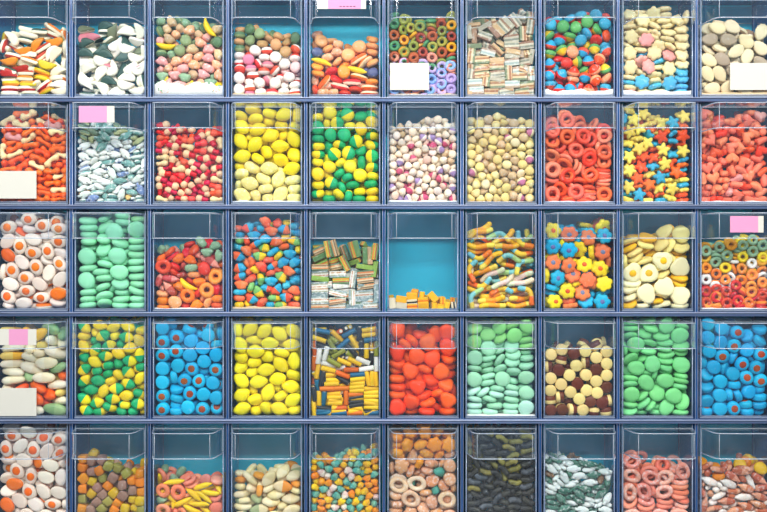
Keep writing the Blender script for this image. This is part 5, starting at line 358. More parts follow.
(2,7): (0,27,10,20,475,0,22,38,9,990,2,67,21,7,998,1,107,75,9,991,1,145,8,20,494,1,150,74,9,5,0,22,36,24,1,1,60,61,9,0,2,64,28,23,7,1,89,76,28,95,2,151,38,23,996,0,150,34,7,995,0,58,8,46,476,2,22,75,14,31,2,107,40,12,39,1,124,41,40,489,0,21,74,31,986,2,51,72,32,789,1,106,17,18,186,0,94,37,45,620,1,152,34,40,981,1,21,34,40,36,2,21,85,58,575,2,97,14,41,349,0,152,39,56,46,0,51,40,59,262,2,21,70,62,575,2,121,24,70,313,1,22,21,55,18,0,20,54,69,611,0,82,28,74,186,0,151,8,65,576,1,34,8,79,530,1,45,36,74,117,2,110,8,74,558,2,35,36,89,62,0,8,23,85,526,0,140,8,103,476,2,20,73,94,909,1,33,36,106,44,1,106,28,105,241,0,152,42,89,64,2,21,74,111,965,2,73,17,87,276,0,102,13,113,440,2,22,8,118,476,1,20,50,126,132,2,62,8,110,548,0,71,35,118,984,0,135,36,112,418,2,19,80,147,438,2,88,52,138,61,2,98,61,128,97,2,146,35,130,308,0,21,23,127,603,0,89,18,151,623,2,147,8,144,458,1,120,48,138,436,1,22,8,158,585,0,23,48,145,940,0,56,36,134,26,0,122,20,146,536,2,164,29,124,553,0,56,27,160,747,1,62,8,149,585,1,54,75,145,22,2,111,8,181,476,2,151,35,157,34,1,89,34,165,179,2,153,60,170,970,0,22,42,159,95,2,63,8,189,585,1,151,8,185,476,1,8,51,190,553,1,113,51,166,14,1,113,51,182,984,1,21,23,179,512,1,39,46,203,186,1,59,30,188,229,1,115,23,188,585,0,150,21,207,765,1,151,36,182,39,0,22,8,198,494,1,75,51,195,605,1,113,60,197,17,0,113,60,213,989,0,151,73,221,43,2,150,44,214,568),
(2,8): (0,54,27,7,998,0,103,27,11,26,0,148,26,7,999,0,24,67,10,17,2,150,36,22,15,2,21,21,14,97,0,126,70,10,994,0,61,40,25,12,2,90,22,21,7,0,146,7,35,594,0,24,70,23,990,0,99,37,39,36,0,145,68,27,981,0,107,7,57,576,0,23,27,32,44,0,61,8,40,539,0,55,36,57,514,0,24,70,54,4,0,23,27,55,921,0,24,70,72,22,2,151,36,55,74,1,22,58,85,40,2,99,38,60,4,2,149,29,69,76,0,27,23,74,186,2,109,34,77,42,1,21,58,100,6,2,151,22,81,40,2,150,36,102,994,0,27,7,92,585,0,68,13,91,458,1,150,61,96,111,1,105,26,89,941,0,147,7,107,394,2,21,65,117,22,0,102,7,123,530,1,119,26,125,432,1,90,33,102,960,0,24,69,132,22,2,24,87,162,485,2,151,36,131,995,1,81,32,120,169,2,148,36,146,974,1,21,59,147,865,1,141,50,181,61,1,36,33,108,865,1,8,25,120,544,1,58,21,124,25,1,24,62,167,920,2,85,39,148,868,1,151,16,159,830,2,99,58,179,96,1,38,21,130,924,1,34,21,145,942,2,65,39,155,905,1,119,22,162,297,2,20,23,154,63,1,20,23,172,28,2,44,53,176,866,1,100,19,165,206,1,62,20,166,901,1,152,34,195,849,1,149,8,188,503,2,66,20,181,938,2,123,35,197,188,1,110,21,196,170),
(2,9): (5,16,26,6,996,5,15,65,17,503,5,46,16,6,11,4,103,15,6,11,5,129,27,6,997,4,157,15,5,3,5,156,44,6,7,4,16,30,9,0,4,13,51,17,511,5,42,15,7,9,4,102,26,12,911,4,127,14,16,685,5,15,11,19,512,4,16,29,6,4,4,67,5,17,512,5,74,22,5,988,5,99,8,24,467,4,156,15,8,990,5,157,15,7,990,5,17,5,17,403,5,41,15,12,8,4,156,15,12,999,5,35,24,29,482,5,53,19,29,641,4,73,24,11,996,4,156,5,35,621,5,17,30,17,997,4,15,61,42,648,5,40,6,32,431,5,56,21,32,659,4,104,26,26,993,5,157,16,18,995,5,16,30,20,6,5,15,54,46,366,4,74,26,16,983,4,60,23,35,550,4,132,12,33,721,5,129,14,21,240,4,157,19,22,995,4,16,5,17,539,5,15,49,46,293,5,63,24,36,342,4,94,5,23,585,5,122,6,17,449,4,42,5,31,530,4,16,29,26,990,5,64,5,75,439,5,66,26,38,732,4,105,15,41,126,5,106,17,44,162,4,157,5,40,449,5,16,26,34,991,4,15,30,29,12,4,42,10,53,766,5,91,22,52,263,4,85,15,34,138,5,129,9,59,712,4,15,6,46,603,4,15,26,39,998,3,69,13,60,512,5,104,9,74,395,5,129,5,44,585,5,110,20,50,108,3,15,6,75,503,5,15,25,43,996,5,40,5,90,485,4,66,5,46,485,4,130,28,54,33,5,15,24,49,2,5,14,46,59,611,3,39,11,60,766,5,41,15,63,267,3,14,41,67,665,3,57,29,74,118,4,131,27,60,13,5,157,13,56,467,5,157,24,38,1,4,15,5,46,548,3,15,33,67,611,5,105,28,69,823,5,131,24,67,15,5,156,5,68,512,3,16,10,76,485,4,15,29,67,593,3,43,12,90,512,0,66,15,107,476,4,90,5,61,539,3,104,27,76,143,5,130,5,87,567,3,37,31,80,716,3,31,28,75,680,3,57,30,80,835,5,88,14,102,681,3,104,28,82,896,5,131,24,79,30,3,157,11,83,194,3,132,24,74,986,5,15,5,104,503,3,15,23,67,330,3,78,13,82,750,1,108,13,102,512,5,131,6,87,440,5,157,12,97,212,4,15,19,67,312,4,15,59,69,821,5,104,5,103,494,1,131,23,91,985,1,132,23,85,985,5,15,17,95,675,5,15,65,87,567,3,79,32,94,949,3,106,31,100,143,3,157,35,71,975,5,15,46,87,8,3,53,31,88,100,5,76,34,101,50,2,68,33,109,967,1,133,23,97,30,1,15,25,98,730,3,14,42,103,740,2,39,7,119,639,3,50,31,95,155,3,14,38,114,224,1,118,44,110,702,1,157,5,131,467,0,39,19,112,621,1,15,61,109,720,3,87,15,121,992,1,107,5,132,576,3,129,25,110,13,3,157,35,85,25,3,14,33,123,187,1,15,59,126,684,1,64,5,105,576,2,64,32,120,15,0,94,35,123,150,1,113,28,122,599,3,157,37,94,5,1,15,20,124,758,0,93,23,132,40,1,72,63,161,549,0,130,26,117,10,0,15,42,149,503,1,15,52,139,348,0,67,55,160,431,2,68,5,135,512,0,98,23,140,973,0,132,25,125,983,1,157,14,121,403,2,15,5,147,503,0,15,65,153,567,2,42,14,133,912,3,130,6,116,421,3,157,21,113,330,2,15,33,148,412,2,38,21,140,930,1,118,23,143,200,0,156,5,123,440,0,16,14,156,512,0,15,13,130,722,2,49,5,157,449,0,44,21,155,893,0,67,20,141,467,2,132,5,146,467,2,129,24,143,163,1,167,22,146,562,0,16,24,156,458,1,156,39,131,997,1,157,53,174,504,2,40,40,161,39,1,73,33,166,32,2,94,19,149,20,0,147,14,147,548,1,69,13,139,512,1,129,23,162,978,0,148,23,148,585,1,104,14,167,503,2,106,37,175,203,1,131,50,182,919,2,157,5,161,467,0,103,23,168,503,0,78,5,162,494,2,156,24,166,0,2,107,5,161,412,0,157,23,175,1,0,76,14,167,539,2,132,5,175,594),
(3,0): (0,150,46,18,904,0,16,31,10,2,0,143,78,16,777,0,21,27,30,0,0,84,48,10,997,1,49,25,16,528,2,140,11,16,603,3,161,63,44,507,2,56,29,41,38,0,146,27,35,32,0,81,11,16,521,1,97,35,30,1,1,86,11,47,458,0,26,44,50,13,3,140,57,62,382,1,44,16,61,118,0,31,60,66,67,0,74,38,60,93,3,155,29,62,978,1,92,21,73,37,1,119,23,53,741,0,142,17,78,24,0,17,27,72,94,3,157,67,102,722,0,36,66,89,932,0,110,11,96,585,0,31,16,90,6,3,131,50,97,218,1,42,54,122,907,0,30,17,111,1,0,60,49,99,201,0,99,41,99,259,2,68,30,107,828,1,155,30,103,991,0,79,18,120,220,2,144,20,120,905,0,30,18,131,3,0,98,84,211,566,0,56,52,150,91,1,156,60,133,76,2,29,55,139,890,1,121,48,133,593,0,151,84,171,566,0,116,11,133,585,0,142,35,147,276,0,25,61,166,412,0,80,24,145,36,0,142,16,159,865,3,25,41,167,412,3,30,17,151,3,0,130,30,187,454,0,102,30,158,972,0,155,62,174,576,0,31,16,172,11,3,29,20,192,14,0,156,29,186,938,3,105,31,178,990,0,63,48,173,183,0,75,27,178,183,2,156,29,209,938,3,28,56,197,959,2,111,53,197,15,3,61,29,205,137,3,93,11,202,394,3,69,62,209,179,0,136,80,210,349,3,25,24,212,983,0,127,57,216,182,2,123,24,218,269),
(3,1): (0,22,10,14,440,0,57,15,10,994,0,82,43,14,542,2,109,17,10,4,2,138,19,10,990,1,125,41,15,556,0,38,35,15,698,0,80,15,22,953,0,117,15,28,992,0,98,53,15,433,0,153,10,30,521,1,162,31,14,471,1,58,38,26,4,0,89,11,43,603,0,82,34,39,970,0,112,34,44,158,2,162,46,40,517,1,154,56,14,511,1,15,34,29,972,0,63,54,46,3,1,123,10,51,585,2,141,30,34,675,0,155,80,21,824,0,49,10,33,567,0,93,36,60,599,0,133,32,61,142,0,156,15,54,87,0,16,36,48,989,0,69,38,63,7,0,137,36,84,46,1,157,28,71,142,0,17,10,43,485,1,45,29,46,765,0,157,59,66,939,1,162,76,47,535,0,41,40,63,892,0,98,10,69,539,1,112,33,79,462,0,162,49,87,489,2,35,12,66,475,1,66,10,63,558,2,87,49,80,962,1,85,17,88,890,1,157,10,95,430,0,153,85,74,503,0,63,35,81,979,0,128,10,81,440,2,152,57,112,411,1,154,80,97,998,0,16,29,73,593,2,52,10,89,521,1,104,15,103,790,1,157,34,106,867,1,129,36,103,28,0,17,10,88,412,0,47,15,112,9,1,103,43,106,779,0,127,10,110,458,0,148,80,116,3,1,18,31,100,930,1,50,37,101,40,0,75,17,105,45,0,162,72,137,471,0,17,44,121,829,1,49,35,126,912,0,91,37,121,851,1,126,32,128,776,0,17,10,117,394,1,44,10,136,485,0,131,10,138,603,0,75,15,126,9,1,155,33,133,893,0,155,15,120,928,1,16,46,155,820,1,17,30,135,59,0,71,11,150,521,2,103,18,133,845,1,162,45,153,553,0,15,17,149,921,0,46,34,148,13,0,75,37,140,896,1,157,65,166,176,1,140,33,153,208,1,16,10,175,476,1,103,11,157,440,0,153,85,177,539,1,17,34,182,8,0,36,61,175,8,0,45,10,166,430,0,79,10,177,376,0,157,10,153,484,0,162,65,194,471,1,16,16,200,989,0,39,34,167,983,1,68,33,165,46,1,132,11,171,457,1,120,32,158,225,0,157,35,175,22,2,43,28,189,56,1,63,51,181,979,0,64,10,201,394,0,87,34,179,90,2,108,25,181,681,0,136,32,188,98,0,162,35,199,444,0,18,10,223,458,0,123,10,198,603,1,156,10,189,467,2,17,45,201,948,1,65,39,201,2,1,92,20,201,25,1,125,34,206,26,1,17,53,219,32,0,69,33,220,37,1,127,10,225,503,0,157,17,216,939,1,156,59,218,983,0,43,26,212,76,0,86,56,216,845,0,108,54,218,308,1,156,84,217,430,0,74,61,237,981,1,34,79,219,37,1,91,10,223,376,0,129,59,228,367,0,128,34,228,42,0,155,40,235,957,1,57,10,228,521,0,94,80,230,876,2,99,30,228,531),
(3,2): (0,65,61,17,479,0,52,18,10,999,0,121,39,17,571,0,123,76,9,997,0,119,11,18,494,0,162,53,17,489,0,19,10,17,585,0,51,27,24,989,0,88,75,29,7,0,93,37,9,1,0,123,77,29,994,0,154,21,19,258,0,83,11,22,503,0,93,38,29,3,0,118,37,44,999,0,154,37,50,757,0,154,65,41,51,0,19,31,38,712,0,54,19,43,971,0,121,10,55,430,0,154,10,46,449,0,161,76,65,517,0,19,10,51,585,0,19,46,52,340,0,52,54,44,22,0,87,11,57,548,0,86,29,59,548,0,153,29,75,294,0,120,39,63,993,0,11,38,86,535,0,127,35,90,563,0,152,54,82,149,0,19,10,85,503,0,53,20,67,920,0,110,10,88,403,0,153,78,96,85,0,19,10,119,521,0,31,38,87,553,0,74,12,90,621,0,75,29,97,584,0,121,26,117,131,0,145,10,83,521,0,153,75,121,998,0,19,30,120,358,0,46,19,97,571,0,58,10,127,449,0,154,37,102,2,0,149,77,139,999,0,19,44,140,304,0,59,54,95,995,0,93,10,119,476,0,153,10,116,476,0,154,70,158,990,0,19,10,153,585,0,52,38,137,10,0,86,37,127,955,0,118,76,117,174,0,153,42,139,9,0,154,39,120,2,0,19,29,173,485,0,48,37,158,26,0,84,37,149,953,0,123,10,137,521,0,154,10,154,449,0,153,84,186,476,0,18,50,174,676,0,53,10,163,494,0,88,10,153,521,0,119,38,142,2,0,143,36,159,999,0,160,56,183,580,0,73,31,176,864,0,107,35,163,989,0,120,10,171,521,0,19,10,187,585,0,101,45,185,35,0,154,20,180,12,0,55,10,198,585,0,10,35,207,462,0,90,12,188,575,0,76,71,216,389,0,133,10,203,521,0,162,29,205,535,0,133,36,186,210,0,19,10,221,503,0,43,29,198,485,0,74,36,205,74,0,48,75,214,25,0,128,32,225,297,0,110,38,203,35,0,142,50,210,193,0,131,68,213,837,0,34,32,229,267,0,85,19,218,55,0,98,76,204,46,0,19,58,223,766,0,106,77,227,982),
(3,3): (0,23,40,12,994,0,57,25,11,996,0,59,72,12,991,0,154,23,12,10,0,23,12,18,376,0,85,19,19,627,0,90,59,17,280,0,122,40,11,994,0,154,67,11,2,0,57,19,40,837,0,49,53,36,616,0,116,12,18,503,0,151,12,40,394,0,151,41,32,983,0,22,12,53,549,0,20,39,38,939,0,78,42,60,922,0,75,53,34,153,0,111,46,39,684,0,154,40,58,45,0,48,35,66,589,0,19,42,64,22,0,121,21,49,890,0,145,12,74,521,0,19,42,87,4,0,88,12,59,558,0,107,38,71,752,0,135,41,79,823,0,49,59,97,43,0,73,43,83,960,0,152,19,101,69,0,47,26,110,978,0,64,12,86,539,0,105,42,99,0,0,112,12,93,567,0,160,76,41,508,0,21,12,89,458,0,160,60,100,408,0,153,74,74,991,0,19,20,123,902,0,20,49,111,0,0,112,40,121,8,0,55,57,129,730,0,150,36,125,737,0,138,62,100,344,0,53,22,134,5,0,83,12,116,539,0,87,74,130,680,0,120,12,129,467,0,154,72,126,980,0,19,19,148,939,0,84,22,150,723,0,154,13,138,594,0,56,12,162,585,0,23,48,146,422,0,121,19,159,969,0,160,40,158,508,0,104,43,142,2,0,19,12,178,494,0,93,53,166,170,0,148,12,178,521,0,149,76,148,14,0,134,48,154,442,0,26,42,175,77,0,55,45,163,652,0,92,12,182,585,0,121,34,187,440,0,154,72,172,0,0,52,24,190,16,0,92,40,211,24,0,84,41,183,97,0,156,40,195,707,0,79,12,214,412,0,117,13,207,458,0,97,75,212,998,0,152,12,213,467,0,132,77,199,232,0,12,20,219,435,0,19,41,200,97,0,131,41,214,969,0,160,75,203,435,0,43,12,219,412,0,80,40,232,9,0,54,41,211,968,0,65,73,214,560,0,27,83,232,603),
(3,4): (4,7,90,120,562,2,69,20,209,962,1,95,20,205,368,2,46,63,208,845,0,165,32,208,862,3,7,88,187,491,2,93,36,207,44,0,44,88,208,783,1,127,7,170,530,1,122,12,206,395,5,128,26,213,963,3,165,7,169,537,1,25,48,215,131,0,91,29,220,45,0,147,7,204,929,4,140,20,106,445,0,57,48,207,301,0,147,7,217,85,4,165,7,131,523,0,66,7,201,256,4,140,7,119,85,4,131,7,139,330,5,30,7,213,603,3,58,28,195,585,1,20,16,179,251,5,152,7,192,976,2,7,7,171,413,0,108,7,186,384,1,82,20,216,606,3,70,7,157,783,1,165,20,180,498,0,21,23,215,649,0,102,19,180,701,0,165,20,143,530,0,140,7,164,498,4,38,7,157,406,3,55,14,195,806,5,82,7,181,302,0,152,18,181,420,1,21,15,204,312,3,41,19,163,684,2,7,10,133,374,0,68,21,183,987,5,96,7,208,394,4,20,7,150,466,3,54,7,177,384,1,136,20,189,622,3,95,34,194,258,4,130,28,107,463,0,21,7,193,684,4,20,32,150,766,0,110,7,137,935,1,152,14,144,711,4,18,20,137,108,3,20,29,175,113,0,109,29,185,605,3,165,41,146,324,1,30,20,188,684,1,103,7,165,467,1,60,23,171,340,4,20,20,154,467,3,104,16,151,87,0,84,7,136,621,4,107,20,120,467,3,20,32,162,539,5,91,29,155,627,0,121,32,169,915,1,153,7,10,294,0,54,14,103,3,3,45,30,152,815,0,122,30,183,943,0,129,20,152,621,3,152,77,154,294,4,102,26,141,401,1,165,57,138,534,1,71,23,156,788,1,165,64,100,555,0,6,76,80,452,0,34,7,8,422,0,7,80,19,562,5,33,7,14,766,0,152,7,32,521,5,32,7,9,830,2,110,7,8,358,2,97,36,133,895,5,153,7,7,358,4,70,23,142,882,5,79,33,160,424,0,113,7,13,539,4,63,32,135,988,0,71,8,13,113,1,165,43,89,484,1,8,7,56,569,2,7,31,93,572,0,165,58,51,452,0,165,56,26,7,0,7,7,19,420,1,165,32,82,491,1,33,7,20,521,4,127,19,132,830,0,152,7,22,993,2,73,8,20,929,1,114,7,36,67,0,165,48,52,505,0,7,18,56,498,2,112,8,7,358,0,70,7,20,21,1,115,7,28,85,0,31,19,29,539,5,71,10,7,521,5,72,7,8,358,0,111,7,21,894,1,165,33,44,523,0,21,7,45,498,0,31,19,37,85,2,69,16,25,67,0,79,27,110,98,0,151,7,8,976,2,165,19,106,498,0,60,7,47,358,5,33,7,44,601,5,17,14,74,583,0,61,9,32,999,0,61,7,34,539,2,89,7,46,459,1,114,7,47,976,2,43,17,61,404,1,69,18,47,11,0,92,19,102,358,0,152,7,39,894,0,17,7,112,576,1,31,18,49,830,0,63,8,40,294,0,114,7,45,67,2,113,8,54,67,0,58,7,56,177,0,152,7,50,999,2,41,6,69,766,0,56,13,90,21,2,78,7,70,113,2,80,29,65,43,0,116,7,64,830,1,139,20,68,537,0,165,7,94,452,0,53,7,81,830,1,29,7,94,406,1,80,6,90,167,0,80,18,75,11,0,152,7,59,358,0,153,7,69,67,5,28,17,99,555,0,15,20,96,437,4,71,19,118,946,2,80,7,104,621,0,118,6,82,585,5,102,19,90,85,0,116,7,73,929,0,153,19,106,498,4,45,12,129,220,0,44,7,117,912,3,59,7,134,877,2,102,7,116,585,5,118,7,104,830,0,118,7,93,11,0,154,6,94,498,0,143,7,94,381),
(3,5): (0,58,40,10,995,0,96,20,10,2,0,93,64,10,999,0,150,20,10,998,0,152,73,13,24,0,22,11,21,512,0,20,48,19,114,0,121,44,18,90,0,67,46,29,989,0,152,11,40,467,0,152,58,28,60,0,57,15,34,377,0,23,39,37,113,0,98,20,33,25,0,127,30,56,28,0,134,56,44,98,0,20,22,54,22,0,88,24,50,44,0,100,75,35,93,0,146,19,78,130,0,116,69,59,64,0,54,44,55,919,0,20,74,52,964,0,73,11,74,503,0,112,38,74,993,0,162,41,57,480,0,48,35,86,442,0,20,22,73,4,0,22,20,93,3,0,22,74,75,8,0,83,34,97,574,0,152,37,105,20,0,20,32,116,974,0,20,64,94,997,0,107,19,92,883,0,152,37,125,22,0,119,56,108,155,0,55,13,114,648,0,22,71,114,996,0,132,10,112,521,0,20,22,132,40,0,32,58,142,735,0,92,22,120,955,0,49,37,146,200,0,152,22,142,20,0,153,75,90,805,0,22,10,159,594,0,10,71,141,535,0,71,10,150,521,0,41,20,178,824,0,11,40,167,426,0,110,11,144,403,0,86,38,144,981,0,151,10,172,467,0,21,40,197,11,0,72,40,162,13,0,109,73,148,49,0,113,35,164,88,0,152,66,153,612,0,60,20,188,144,0,21,76,179,874,0,99,10,185,403,0,152,30,175,467,0,149,49,169,594,0,31,76,210,58,0,121,28,204,566,0,80,54,186,974,0,150,14,210,657,0,20,10,218,403,0,57,58,212,619,0,80,39,202,20,0,113,57,186,753,0,148,53,218,999,0,114,58,212,917,0,97,85,206,585,0,152,84,209,558),
(3,6): (2,21,20,10,1,2,21,56,12,14,2,61,20,10,1,2,53,75,10,4,2,113,20,10,1,2,150,36,10,1,2,21,20,25,999,2,19,75,21,68,1,73,19,25,999,2,85,49,10,4,1,113,20,25,994,2,150,8,21,585,1,130,52,35,447,2,21,19,41,987,2,21,85,45,521,2,44,46,27,912,1,115,19,40,988,2,94,46,33,837,1,152,33,40,4,2,151,35,25,3,1,20,57,43,0,1,20,57,59,985,1,58,21,42,17,2,114,20,56,986,2,43,21,60,81,2,20,69,72,984,2,76,19,53,988,1,89,54,62,961,1,108,60,54,7,1,151,8,59,503,2,19,19,63,62,1,21,77,88,930,1,78,20,68,986,1,55,52,50,30,1,114,20,71,17,1,149,35,55,1,1,121,59,72,991,1,20,8,92,494,1,21,87,111,585,1,55,20,82,982,2,55,55,65,30,1,91,8,93,539,1,87,43,81,999,1,151,35,70,999,1,20,42,95,910,1,21,33,82,929,1,55,20,98,981,1,82,46,96,996,1,116,31,88,971,1,153,66,82,629,1,21,20,118,986,1,49,64,106,96,1,88,19,117,102,1,119,58,95,858,1,151,8,97,585,1,152,36,85,0,1,21,52,130,95,1,20,60,111,923,1,56,32,113,9,1,86,57,110,0,1,120,19,110,948,1,151,39,115,1,1,52,30,128,981,1,21,79,135,848,1,77,57,125,980,1,114,50,121,57,1,151,55,130,67,1,20,62,162,921,1,21,79,156,866,1,85,19,139,799,1,118,36,130,882,1,151,19,127,976,1,21,33,137,957,1,57,21,145,8,1,86,48,146,946,1,116,18,137,902,1,153,21,145,996,1,45,33,159,26,0,21,85,189,440,1,85,28,164,26,1,119,17,155,113,1,153,35,160,996,1,21,8,146,476,1,8,33,164,462,1,56,8,170,521,0,152,20,175,9,1,34,34,171,961,1,19,63,186,239,1,114,16,176,222,0,151,20,190,9,0,19,35,190,73,1,81,30,183,903,1,120,39,179,475,0,121,8,202,412,0,20,8,185,421,1,50,30,194,866,0,85,19,196,97,0,151,32,205,11,0,19,32,211,150,0,21,57,215,603,0,53,46,224,865,0,84,17,223,369,0,114,35,206,134,0,152,8,226,467,0,21,17,219,848,0,54,16,204,812,0,116,19,226,47,0,151,35,236,8,0,151,35,220,8,0,85,52,237,23,0,128,61,228,23),
(3,7): (0,45,11,15,430,0,71,16,15,498,0,126,16,10,3,0,156,16,10,997,0,16,11,15,485,0,11,36,15,499,0,64,30,36,85,0,96,11,15,530,0,160,18,38,435,0,161,57,42,453,0,15,16,40,999,0,11,79,15,499,0,36,36,10,2,0,116,10,36,576,0,144,11,34,485,0,40,16,48,553,0,11,58,35,471,0,67,56,75,483,0,94,31,35,603,0,132,11,59,512,0,156,11,73,430,0,16,11,65,585,0,16,28,65,549,0,65,11,61,530,0,88,10,43,476,0,106,11,65,494,0,42,11,80,494,0,36,42,34,985,0,45,31,77,485,0,102,35,66,834,0,16,36,90,994,0,63,11,103,494,0,87,36,80,245,0,156,11,103,530,0,16,11,95,494,0,104,11,104,530,0,39,52,57,384,0,130,11,88,512,0,36,11,116,485,0,11,52,65,435,0,100,58,85,250,0,130,11,118,467,0,161,36,110,435,0,16,40,115,458,0,104,32,105,430,0,105,16,134,517,0,126,31,85,585,0,156,11,132,530,0,11,16,124,517,0,11,80,73,553,0,84,11,82,449,0,132,51,110,316,0,16,11,154,421,0,16,70,96,21,0,42,55,97,830,0,80,11,127,512,0,130,11,147,494,0,16,61,122,458,0,44,16,141,989,0,84,38,140,896,0,103,11,163,476,0,158,62,179,399,0,43,11,166,421,0,16,37,143,985,0,66,36,120,995,0,83,55,113,551,0,74,11,157,521,0,79,64,142,594,0,156,11,162,530,0,140,36,134,91,0,16,69,146,997,0,58,36,155,950,0,41,36,115,526,0,130,16,176,943,0,40,79,116,444,0,156,31,154,585,0,95,37,157,914,0,139,40,178,512,0,106,41,177,878,0,69,70,167,172,0,41,67,166,798),
(3,8): (0,50,35,8,1,0,93,30,7,3,0,149,20,8,999,0,21,64,14,942,0,92,39,24,25,0,152,15,35,296,0,151,42,18,158,0,20,22,12,60,0,21,80,44,277,0,74,22,28,153,0,113,13,21,403,0,22,22,29,992,0,22,55,34,223,0,56,20,31,870,0,20,37,47,22,0,21,73,67,23,0,105,35,44,45,0,130,8,51,521,0,23,8,54,567,0,23,34,61,976,0,82,40,52,9,0,137,41,60,22,0,164,46,54,553,0,21,60,79,995,0,53,23,50,99,0,89,12,58,385,0,21,87,101,548,0,61,8,84,467,0,146,21,73,987,0,23,20,78,965,0,107,40,70,975,0,149,20,87,987,0,150,52,90,312,0,59,34,85,911,0,23,72,108,439,0,109,36,84,976,0,65,36,69,50,0,152,23,101,990,0,21,22,92,32,0,31,54,101,684,0,115,36,99,23,0,109,8,89,521,0,60,29,103,50,0,88,31,105,599,0,117,33,114,23,0,149,60,116,21,0,23,29,118,240,0,22,44,113,794,0,64,35,117,966,0,149,8,128,458,0,36,8,121,521,0,151,23,130,612,0,15,74,143,797,0,112,22,125,938,0,111,22,140,22,0,107,60,142,56,0,23,15,143,801,0,23,75,171,982,0,77,8,131,594,0,84,46,154,852,0,38,44,157,316,0,15,45,150,688,0,57,32,145,98,0,150,41,136,721,0,33,37,177,61,0,8,28,168,453,0,68,20,164,21,0,114,20,154,976,0,34,8,179,585,0,20,87,199,512,0,71,54,179,131,0,149,41,164,830,0,69,21,184,969,0,20,59,189,962,0,108,21,170,974,0,152,26,167,775,0,22,20,199,49,0,51,71,196,816,0,84,53,198,885,0,149,15,177,830,0,36,47,209,5,0,78,39,204,131,0,124,80,225,239,0,164,72,224,435,0,60,20,208,920,0,8,58,211,553,0,110,20,186,957,0,145,8,202,585,0,150,74,227,480,0,23,20,219,999,0,101,17,203,830,0,125,35,212,553,0,23,21,234,998,0,47,48,226,998,0,76,19,222,919,0,152,21,222,949,0,113,8,228,439,0,23,60,240,975,0,67,20,239,24,0,150,48,217,322,0,114,35,237,46),
(3,9): (0,51,37,9,1,0,18,76,11,2,0,85,10,19,512,0,121,18,9,1,0,154,33,9,996,0,18,19,9,2,0,50,10,18,503,0,118,18,29,8,0,154,19,26,995,0,137,50,28,0,0,18,16,37,267,0,20,43,23,212,0,50,10,52,503,0,62,35,29,14,0,97,45,30,25,0,153,18,46,994,0,127,39,49,28,0,10,39,57,444,0,20,62,34,928,0,78,20,53,454,0,98,20,52,308,0,154,28,69,23,0,29,37,57,444,0,11,76,55,535,0,88,18,79,3,0,123,11,61,448,0,19,16,72,866,0,19,77,83,999,0,55,32,74,131,0,153,10,89,585,0,122,33,76,284,0,51,10,87,503,0,37,50,87,102,0,73,48,96,973,0,82,10,106,539,0,117,10,97,476,0,11,44,93,462,0,10,76,110,462,0,43,43,112,973,0,86,52,122,636,0,142,10,122,585,0,19,18,102,738,0,17,59,132,808,0,66,25,118,392,0,37,76,103,862,0,109,48,96,684,0,35,10,123,485,0,89,24,145,727,0,99,29,106,412,0,162,34,120,562,0,134,34,110,59,0,10,24,135,471,0,19,83,144,621,0,107,10,131,585,0,118,58,129,722,0,136,30,149,239,0,57,10,150,567,0,38,29,137,494,0,86,10,176,567,0,66,37,155,886,0,119,10,165,576,0,153,10,155,458,0,20,31,167,394,0,56,32,172,169,0,137,30,183,846,0,113,42,137,740,0,162,37,164,444,0,45,37,193,851,0,12,55,177,525,0,104,35,168,360,0,153,17,189,773,0,128,51,168,873,0,23,10,163,521,0,19,85,178,476,0,86,34,192,836,0,121,18,200,759,0,118,58,184,963,0,153,45,210,294,0,19,10,197,503,0,19,76,204,991,0,52,10,185,430,0,154,85,201,449,0,54,10,220,503,0,94,10,210,494,0,75,34,210,173,0,154,20,216,939,0,126,76,212,344,0,37,37,221,198,0,18,29,203,412,0,66,45,222,872,0,95,63,224,522,0,19,10,232,503,0,12,52,224,435,0,55,74,230,90),
(4,0): (0,72,8,19,485,0,150,78,11,24,1,18,20,15,45,2,112,8,17,539,0,155,23,25,990,2,150,48,14,958,0,49,30,26,15,0,123,35,23,5,1,91,8,46,458,0,134,8,47,585,0,154,64,31,985,2,20,8,45,476,0,88,28,31,205,0,164,22,48,489,0,68,27,57,877,0,28,29,69,276,2,109,30,49,896,2,150,8,76,503,0,164,60,57,535,0,52,8,56,467,1,86,58,53,2,2,150,32,76,994,0,139,38,43,25,2,22,16,79,738,0,75,8,79,476,1,139,32,60,994,0,82,32,70,876,2,112,8,79,467,2,154,87,49,558,0,64,27,93,911,0,151,85,88,458,0,21,17,111,230,1,155,8,114,530,2,108,21,95,521,0,150,30,92,6,0,115,45,77,973,2,38,8,97,585,0,149,31,107,6,2,117,47,95,936,2,118,8,114,503,0,152,62,91,934,0,80,8,117,530,2,150,79,116,865,0,22,24,135,585,0,54,30,119,132,0,152,61,118,111,0,88,32,125,131,2,121,33,126,183,0,45,8,131,476,1,17,87,209,576,0,63,8,157,485,1,101,28,151,387,2,152,34,124,995,1,60,23,167,394,2,93,17,155,405,0,23,16,161,113,1,65,27,138,113,2,130,8,144,503,0,161,71,152,509,1,53,8,193,412,0,23,29,185,748,0,86,8,183,512,0,161,26,148,436,0,17,8,186,512,0,134,22,150,512,0,150,87,184,458,0,155,54,176,76,0,111,84,195,622,0,150,24,181,639,1,150,49,192,42,0,47,77,218,258,0,164,76,210,435,0,33,8,220,585,0,139,64,216,205,0,150,33,206,982,0,48,53,216,95,0,114,34,192,995,0,103,75,228,147,0,119,8,179,430,0,136,84,217,313,2,23,31,206,912,0,77,79,228,882,0,84,47,219,810,0,112,8,214,421,0,152,8,174,421,2,55,28,211,366,0,83,23,218,403,1,112,37,206,10,0,150,33,220,11,0,118,33,224,27,0,150,8,209,567,0,22,44,226,113,2,22,29,235,848,2,74,8,228,503),
